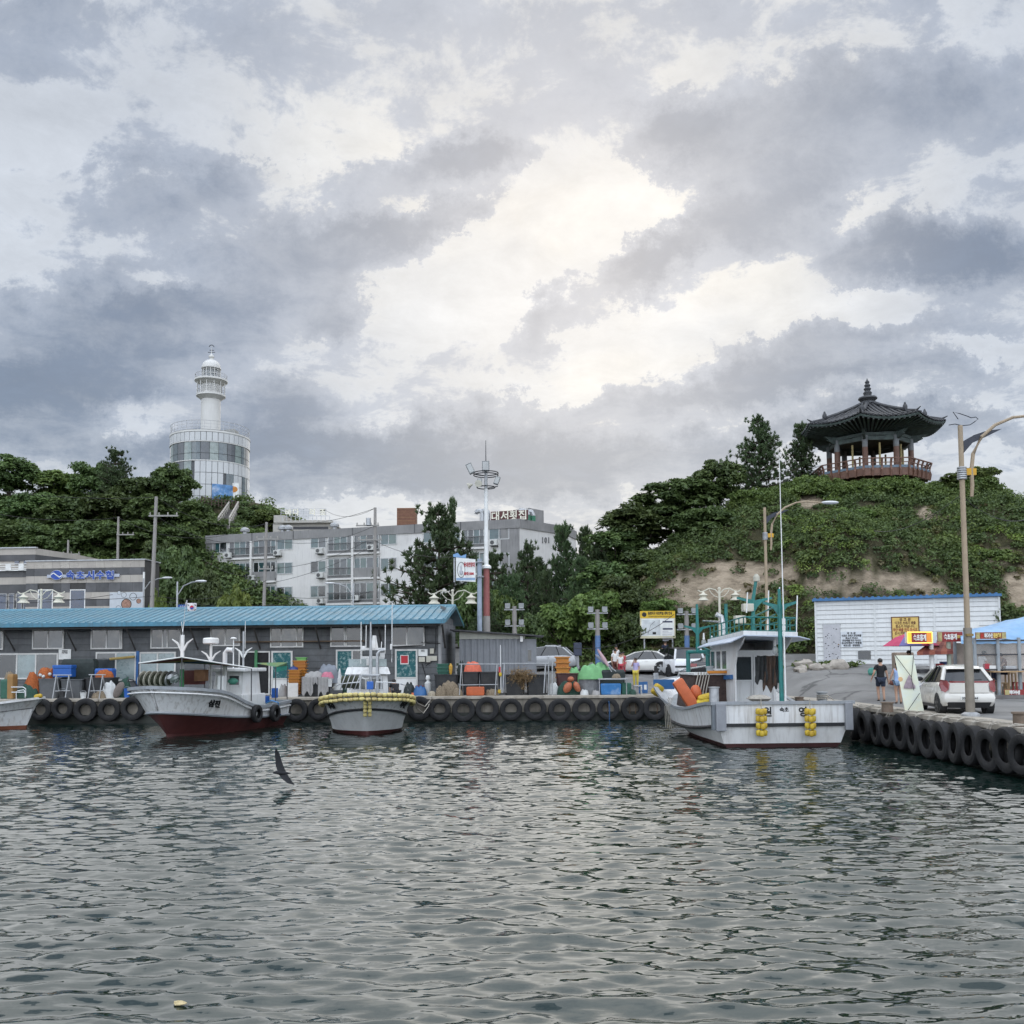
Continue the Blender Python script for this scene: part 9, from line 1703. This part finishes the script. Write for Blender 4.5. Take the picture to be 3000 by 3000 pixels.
 if hair=='long': m.ell(tuple(h+Vector((0, -.045*H, -.05*H))), (.05*H, .03*H, .11*H), 10, 8)
 if hair=='bun': m.ell(tuple(h+Vector((0, -.06*H, .03*H))), (.03*H, .03*H, .03*H), 8, 6)
 m.build('hair', HAIR, o, lc=1, smooth=True)
 for s in (-1, 1): MB().ell(tuple(h+Vector((s*.02*H, .05*H, .004*H))), (.008*H, .006*H, .006*H), 6, 5).build('eye', INK, o, lc=1); MB().ell(tuple(h+Vector((s*.05*H, .0, -.005*H))), (.008*H, .014*H, .02*H), 6, 5).build('ear', SKIN, o, lc=1)
 MB().ell(tuple(h+Vector((0, .06*H, -.012*H))), (.009*H, .014*H, .014*H), 6, 5).build('nose', SKIN, o, lc=1); MB().ell(tuple(h+Vector((0, .052*H, -.036*H))), (.016*H, .006*H, .005*H), 6, 5).build('mouth', mat('lips', (.30, .10, .09), .5), o, lc=1)
 if legs is not None or skirt:
  for s in 'LR':
   a, b = Vector(J['an'+s])*H, Vector(J['to'+s])*H; MB().ell(tuple((a+b)/2-Vector((0, 0, .012*H))), (.028*H, .062*H, .02*H), 8, 6, rz=math.atan2(b.x-a.x, b.y-a.y)*-1).build('shoe', mat('shoe_dark', (.03, .028, .026), .6), o, lc=1, smooth=True)
 return o
BLKT = mat('black_cotton', (.012, .012, .014), .9, var=.2); DNM = mat('denim_dark', (.025, .035, .06), .9, var=.4, scale=20); DNL = mat('denim_light', (.18, .26, .38), .9, var=.3, scale=20); SKYB = mat('top_sky_blue', (.30, .42, .66), .8, var=.15); LILC = mat('lilac_cotton', (.42, .38, .60), .9, var=.12); YLW = mat('yellow_cotton', (.62, .50, .08), .9, var=.15); WHT = mat('white_cotton', (.72, .71, .69), .9, var=.1); NVY = mat('navy_cotton', (.02, .025, .05), .9); RDC = mat('red_cotton', (.42, .05, .07), .9); BRW = mat('brown_cotton', (.16, .06, .045), .9)
mp_ = pos(2582, 2056); person('man in black t-shirt and dark shorts walking away from the viewer', mp_, R(-8), 1.76, BLKT, DNM, dict(knL=(-.05, .06, .30), anL=(-.05, .0, .06), toL=(-.055, .075, .03), knR=(.05, -.01, .285), anR=(.05, -.07, .065), toR=(.055, -.01, .02), elL=(-.155, -.05, .65), wrL=(-.19, .0, .53), elR=(.135, -.01, .63), wrR=(.165, .03, .48)), trouser=.85, sleeve=.65)
wp_ = pos(2633, 2062); person('woman in light blue strap top and denim shorts walking beside the man', wp_, R(-8), 1.62, SKYB, DNL, dict(knL=(-.045, .03, .285), anL=(-.045, -.02, .05), knR=(.045, .0, .285), elL=(-.15, .0, .64), wrL=(-.19, .03, .52)), trouser=.45, sleeve=0, hair='long', fem=True)
p_ = (wp_+mp_)/2; tag(MB().ell((p_.x+.12, p_.y-.1, RZ(p_.x, p_.y)+.78), (.2, .08, .10), 12, 7).build('handbag', BRW, None, smooth=True), 'brown handbag carried between the couple', 'bag')
q_ = pos(1863, 2012); person('woman in lilac top and yellow trousers raising a hand to her face', q_, R(170), 1.6, LILC, YLW, dict(elR=(.13, .06, .68), wrR=(.06, .10, .86), elL=(-.12, -.01, .64), wrL=(-.10, .06, .52)), fem=True, hair='bun', sleeve=.8)
for px, py, H, sh, lg, kw, lb in ((1803, 1985, 1.7, WHT, BRW, {}, 'man in white shirt and cap in the group behind the parasols'), (1818, 1988, 1.55, WHT, RDC, dict(fem=True, hair='long'), 'woman in white top, right of the man in the cap'), (1806, 1972, 1.72, WHT, NVY, dict(fem=True, hair='bun'), 'taller woman in white standing behind the group')):
 c = pos(px, py); person(lb, c, R(195), H, sh, lg, group='people standing on the road', **kw)
c = pos(1826, 1980); person('person in red beside the group on the road', c, R(185), 1.45, RDC, RDC, fem=True, hair='long', group='people standing on the road')
c = pos(1950, 1955); person('person half hidden behind the white sedan', c, R(180), 1.72, NVY, NVY, group='people standing on the road')
bw = WB @ Vector((-1.25, 4.4, .9)); person('fisherman in black crouching on the middle boat', (bw.x, bw.y, bw.z-.15), R(20), 1.7, BLKT, BLKT, dict(bel=(0, .06, .60), che=(0, .16, .68), nb=(0, .23, .72), nk=(0, .26, .745), hd=(0, .30, .77), ht=(0, .31, .81), shL=(-.09, .22, .70), shR=(.09, .22, .70), elL=(-.11, .3, .58), elR=(.11, .3, .58), wrL=(-.06, .36, .48), wrR=(.06, .36, .48), knL=(-.06, .1, .30), knR=(.06, .1, .30)))
# ================================================================== STALLS AT THE RIGHT
TB = mat('stall_blue_tarp', (.20, .38, .60), .45, var=.15, scale=2, bump=.2, dirt=(.4, .5, .6), dirt_amt=.3); CLR = glass_mat('clear_sheet', (.55, .56, .55), .12, .16); WOOD = mat('pale_wood', (.42, .28, .15), .7, var=.2, scale=4, stretch=(1, 1, .2)); AWR = mat('awning_brown_red', (.16, .04, .03), .8, var=.3)
YS = 38.8
def stall(name, lb, posts, y_roof, lbx): pass
st1 = thing('seafood_stall', 'seafood stall with a blue tarpaulin roof and clear plastic sides', 'stall', tuple(pos(2960, 2037))); gz = RZ(20, YS)
SX = lambda px, py=1900, Y=YS: P(px, py, Y)
for px, Y in ((2857, YS), (2925, YS), (2987, YS), (3060, YS), (2857, YS+2.8), (2990, YS+2.8)):
 p = SX(px, 1950, Y if Y==YS else YS); x = p.x+(.5 if Y>YS else 0); MB().cyl((x, Y, RZ(x, Y)), (x, Y, SX(px, 1868).z), .075, n=8).build('post', mat('post_bluegrey', (.30, .33, .35), .5, var=.2, streak=.3), st1, smooth=True)
for y in (1877, 1918, 1962): a, b = SX(2857, y), SX(3075, y); MB().bb((a.x, YS-.03, a.z-.03), (b.x, YS+.03, a.z+.03)).build('rail', DSTEEL, st1)
MB().bb((SX(2895).x, YS-.35, SX(2900, 1966).z-.05), (SX(3075).x, YS+.25, SX(2900, 1966).z)).build('counter', WOOD, st1)
f0, f1 = SX(2815, 1876), SX(3080, 1872); b0, b1 = P(2812, 1852, YS+2), P(3080, 1786, YS+2.6)
g = [[f0.lerp(f1, k/8).lerp(b0.lerp(b1, k/8), j/6)+Vector((0, 0, .22*math.sin(math.pi*j/6)*(.3+.7*k/8)+.03*math.sin(k*2.1+j))) for k in range(9)] for j in range(7)]; g += [[p+Vector((0, 2.6, -.6)) for p in g[-1]]]
MB().loft(g, closed=False, cap=False).build('tarp_roof', TB, st1, smooth=True); MB().loft([[f0.lerp(f1, k/14) for k in range(15)], [f0.lerp(f1, k/14)+Vector((0, -.03, -.14-.03*(k % 2))) for k in range(15)]], closed=False, cap=False).build('tarp_valance', TB, st1)
for x0, x1 in ((2860, 2922), (2928, 2984), (2990, 3058)): a, b = SX(x0, 1960), SX(x1, 1879); MB().bb((a.x, YS+.035, a.z), (b.x, YS+.045, b.z)).build('clear_sheet', CLR, st1)
def board(root, x0, y0, x1, y1, Y, mt, tx, ink, sz=.8, parts=(), name='sign_board', emit=None):
 a, b = P(x0, y1, Y), P(x1, y0, Y); o = MB().bb((a.x, Y-.06, a.z), (b.x, Y, b.z)).build(name, mt, root)
 for t, f, wf, ik, s_ in tx: text_on(t, (b.z-a.z)*s_, (a.x+(b.x-a.x)*f, Y-.068, (a.z+b.z)/2), ik, o, depth=.01, bold=.012, wfit=(b.x-a.x)*wf)
 for f0_, f1_, m_ in parts: MB().bb((a.x+(b.x-a.x)*f0_, Y-.064, a.z+.01), (a.x+(b.x-a.x)*f1_, Y-.0605, b.z-.01)).build('picture_strip', m_, o)
 return o, a, b
SGR = mat('sign_dark_red', (.26, .025, .025), .5); SGB = mat('sign_brown_red', (.24, .06, .025), .5, var=.2); CRAB = mat('crab_print', (.42, .36, .16), .6, var=.5, scale=7); LYL = mat('letter_yellow', (.75, .55, .15), .5)
board(st1, 2857, 1852, 2945, 1872, YS-.2, SGB, [('신', .2, .09, mat('letter_red', (.5, .03, .02), .5), .8), ('바다수산', .42, .27, WPL, .8), ('붉은대게', .7, .25, LYL, .75)], None, parts=[(.0, .13, CRAB), (.86, 1.0, CRAB)])
board(st1, 2942, 2020, 3010, 2036, YS-.35, SGR, [('바다수산', .42, .45, WPL, .8)], None, parts=[(0, .2, CRAB)])
def stool(px, py, mt, lb, hh=.45, Y=None):
 c = pos(px, py); o = thing('stool', lb, 'stool', c); MB().bb((c.x-.17, c.y-.17, c.z+hh-.05), (c.x+.17, c.y+.17, c.z+hh)).build('seat', mt, o, bevel=.01)
 for i in (-1, 1):
  for j in (-1, 1): MB().bb((c.x+i*.14-.025, c.y+j*.14-.025, c.z), (c.x+i*.14+.025, c.y+j*.14+.025, c.z+hh-.05)).build('leg', mt, o)
stool(2938, 2031, WOOD, 'low wooden stool under the stall counter'); stool(2962, 2030, WOOD, 'tall wooden stand under the stall counter', .85); stool(2984, 2030, mat('red_plastic', (.42, .02, .025), .4), 'red plastic stool at the stall')
for k in range(2): c = pos(2915+60*k, 2047); tag(MB().box((c.x+.5, c.y, c.z+.07), (1.3, .14, .14), -.06).build('timber_beam', mat('old_timber', (.16, .15, .145), .9, var=.3), None), ['left timber beam lying in front of the stall', 'right timber beam lying in front of the stall'][k], 'beam')
def seated(px, py, Y, sh, lb, rz, H=1.65):
 c = P(px, py, Y); person(lb, (c.x, Y, c.z-.66*H+.1), rz, H, sh, NVY, dict(kn=0, knL=(-.07, .24, .50), knR=(.07, .24, .50), anL=(-.07, .24, .27), anR=(.07, .24, .27), toL=(-.07, .31, .245), toR=(.07, .31, .245), nb=(0, .05, .81), nk=(0, .07, .85), hd=(0, .09, .895), ht=(0, .09, .945), elL=(-.12, .08, .65), elR=(.12, .08, .65), wrL=(-.06, .2, .64), wrR=(.06, .2, .64)) if True else None, group='guests at the stall')
for lst in ((2876, 1950, YS+.55, WHT, 'guest in white shirt sitting inside the stall', R(-80)), (2942, 1956, YS+.8, BRW, 'guest bending over the counter inside the stall', R(80))): seated(*lst)
for k, (px, py, w, h, mt, lb) in enumerate(((2905, 1955, .3, .22, WPL, 'white dish rack on the stall shelf'), (2960, 1958, .45, .2, STEEL, 'steel tray on the stall counter'), (2890, 1958, .2, .3, RDC, 'red canister inside the stall'))): c = P(px, py, YS+.1); tag(MB().box((c.x, YS+.12, SX(2900, 1966).z+h/2+.002), (w, .2, h)).build('counter_ware', mt, None, bevel=.015), lb, 'ware')
tag(MB().bb((SX(2857).x+.3, YS+2.9, gz), (SX(3075).x+1, YS+2.95, SX(2900, 1880).z)).build('back_screen', mat('pale_screen', (.60, .50, .42), .8, var=.25), None), 'pale screen closing the back of the blue stall', 'screen')
st2 = thing('crab_stall', 'crab stall with a lit red sign and brown awning', 'stall', tuple(pos(2740, 2030))); Y2 = 39.6
for px in (2730, 2781): p = P(px, 1950, Y2); MB().cyl((p.x, Y2, RZ(p.x, Y2)), (p.x, Y2, P(px, 1880, Y2).z), .09, n=10).build('post', WHITEP if px==2730 else mat('post_pale_green', (.36, .40, .32), .5), st2, smooth=True)
lit, a, b = board(st2, 2657, 1852, 2728, 1884, Y2-.4, SGR, [('속초홍게', .5, .52, WPL, .62)], None, parts=[(.03, .17, mat('lamp_print', (.62, .42, .03), .5, emit=.5)), (.78, .97, mat('orange_print2', (.55, .2, .03), .5, emit=.35))], name='lit_sign')
BUL = mat('bulb_strip', (1.0, .62, .12), .5, var=.02, emit=.9)
for q0, q1 in (((a.x, a.z), (b.x, a.z)), ((a.x, b.z), (b.x, b.z)), ((a.x, a.z), (a.x, b.z)), ((b.x, a.z), (b.x, b.z))): MB().tube([(q0[0], Y2-.475, q0[1]), (q1[0], Y2-.475, q1[1])], .02, 6).build('bulb_strip', BUL, st2)
MB().bb((a.x, Y2-.395, a.z), (b.x, Y2-.2, b.z)).build('sign_case', WHITEP, st2); MB().bb((b.x+.005, Y2-.4, a.z), (b.x+.2, Y2+.1, b.z)).build('sign_end', mat('pale_blue_end', (.5, .58, .66), .5), st2)
board(st2, 2746, 1851, 2818, 1880, Y2-.1, SGR, [('속초홍게', .5, .52, WPL, .62), ('붉은대게', .87, .2, LYL, .25)], None, parts=[(0, .17, CRAB)])
w0, w1 = P(2686, 1910, Y2-.3), P(2792, 1906, Y2-.3); t0_, t1_ = P(2725, 1880, Y2+.8), P(2792, 1878, Y2+.8)
for k in range(6): m = MB(); a_, b_ = w0.lerp(w1, k/6), w0.lerp(w1, (k+1)/6); c_, d_ = t0_.lerp(t1_, k/6), t0_.lerp(t1_, (k+1)/6); m.add([a_, b_, d_, c_]+[q-Vector((0, 0, .02)) for q in (a_, b_, d_, c_)]+[a_-Vector((0, .02, .14)), b_-Vector((0, .02, .14))], [(0, 1, 2, 3), (4, 7, 6, 5), (0, 4, 5, 1), (0, 1, 9, 8)]); m.build('awning_strip', AWR if k % 2 else mat('awning_rust', (.26, .08, .05), .8), st2)
for x0, x1, y0, y1, mt, nm in ((2690, 2750, 1972, 2010, WHITEP, 'counter'), (2752, 2768, 1944, 1960, mat('red_plastic', (.42, .02, .025)), 'red_box'), (2764, 2782, 1938, 1960, mat('navy_basin', (.02, .04, .16)), 'blue_box'), (2690, 2820, 1960, 1972, DSTEEL, 'shelf')):
 a_, b_ = P(x0, y1, Y2+.4), P(x1, y0, Y2+.4); MB().bb((a_.x, Y2+.4-(.2 if nm=='shelf' else 0), a_.z), (b_.x, Y2+.75, b_.z)).build(nm, mt, st2)
uc = P(2668, 1905, 40.6); um = thing('parasol', 'open purple and pink parasol left of the lit sign', 'parasol', tuple(pos(2668, 2010))); r_ = 82*40.6/F; zt_, ze_ = P(2660, 1852, 40.6).z, P(2600, 1893, 40.6).z
for k in range(8):
 a0_, a1_ = k*math.pi/4, (k+1)*math.pi/4; MB().add([(uc.x, 40.6, zt_), (uc.x+r_*.55*math.cos(a0_), 40.6+r_*.55*math.sin(a0_), zt_-(zt_-ze_)*.38), (uc.x+r_*math.cos(a0_), 40.6+r_*math.sin(a0_), ze_), (uc.x+r_*math.cos(a1_), 40.6+r_*math.sin(a1_), ze_), (uc.x+r_*.55*math.cos(a1_), 40.6+r_*.55*math.sin(a1_), zt_-(zt_-ze_)*.38)], [(0, 1, 4), (1, 2, 3, 4)]).build('canopy_gore', [mat('gore_pink', (.50, .05, .13), .7), mat('gore_purple', (.15, .14, .33), .7)][k % 2], um, fix=False)
MB().cyl((uc.x, 40.6, RZ(uc.x, 40.6)), (uc.x, 40.6, zt_), .022, n=6).build('pole', DSTEEL, um)
c = pos(2676, 2020); person('vendor standing under the parasol', (c.x, 41.2, RZ(c.x, 41.2)), R(180), 1.68, NVY, NVY)
bp_ = pos(2668, 2086); ba0 = thing('x_banner', 'pale green and yellow printed banner stand in front of the hatchback', 'banner', bp_, R(-4)); h_ = 1.82
MB().loft([[(-.30+.12, 0, .03), (.30+.12, 0, .03)], [(-.30-.06, .28, h_), (.30-.06, .28, h_)]], closed=False, cap=False).build('print', mat('banner_print', (.60, .70, .66), .6, var=.2, scale=1.6, col2=(.74, .71, .50), dirt=(.68, .60, .70), dirt_amt=.5), ba0, lc=1)
MB().prism([(-.16, .75), (.2, .75), (.2, .83), (.12, .95), (.08, 1.08), (.02, 1.2), (-.04, 1.08), (-.1, .95), (-.15, .83)], .085, .095, 'y').build('printed_tower', mat('tower_print', (.38, .30, .34), .6, var=.3, scale=8), ba0, lc=1); MB().cyl((-.24, .14, 1.05), (-.24, .146, 1.05), .075, n=16).build('printed_sun', mat('sun_print', (.70, .45, .22), .6), ba0, lc=1)
for q0, q1 in (((-.34, .26, h_), (.08, .06, 1.12)), ((.24, .26, h_), (.08, .06, 1.12)), ((.08, .06, 1.12), (.1, -.05, .7)), ((.3, .0, .6), (-.15, -.12, .02))): MB().tube([q0, q1], .01, 5).build('frame_rod', INK, ba0, lc=1)
c = pos(2555, 1978); tag(MB().ell((c.x, c.y, c.z+.16), (.2, .15, .2), 10, 7, jit=.1).build('rubbish_bag', mat('teal_bag', (.08, .30, .24), .6, var=.4), None), 'teal rubbish bag by the kerb behind the man', 'bag'); c = pos(2640, 1970); tag(MB().box((c.x+.1, c.y, c.z+.5), (.9, .6, 1.0)).build('wrapped_pallet', mat('tan_wrap', (.28, .22, .17), .8, var=.3), None, bevel=.06), 'tan wrapped load behind the walking couple', 'load')
gp = P(826, 2264, 22.0); gu = thing('gull', 'dark bird skimming low over the harbour water', 'bird', gp); GD = mat('gull_dark', (.012, .013, .016), .8, var=.3)
MB().tube([gp+Vector(v) for v in ((-.20, -.02, .0), (-.15, 0, .01), (-.05, 0, .0), (.08, .02, -.01), (.2, .03, -.02))], [.012, .035, .05, .035, .008], 8).build('body', GD, gu, smooth=True)
for pts in ([(0, 0, .0), (-.08, .05, .18), (-.12, .02, .42), (-.15, 0, .55)], [(0, 0, .0), (.10, -.05, -.12), (.20, -.06, -.22), (.30, -.05, -.27)]):
 w = [.085, .075, .05, .01]; L_ = [gp+Vector(p)+Vector((-w[i], 0, -.3*w[i])) for i, p in enumerate(pts)]; R2 = [gp+Vector(p)+Vector((w[i], .02, .3*w[i])) for i, p in enumerate(pts)]; MB().loft([L_, [q+Vector((0, .012, .006)) for q in [(a+b)/2 for a, b in zip(L_, R2)]], R2], closed=False, cap=False).build('wing', GD, gu, smooth=True)
sp_ = G(527, 2938, WATER+.02); tag(MB().ell(sp_, (.055, .04, .018), 9, 6, jit=.25).build('floating_scrap', mat('scrap_cream', (.55, .45, .25), .8, var=.3), None), 'cream scrap floating on the near water', 'scrap')
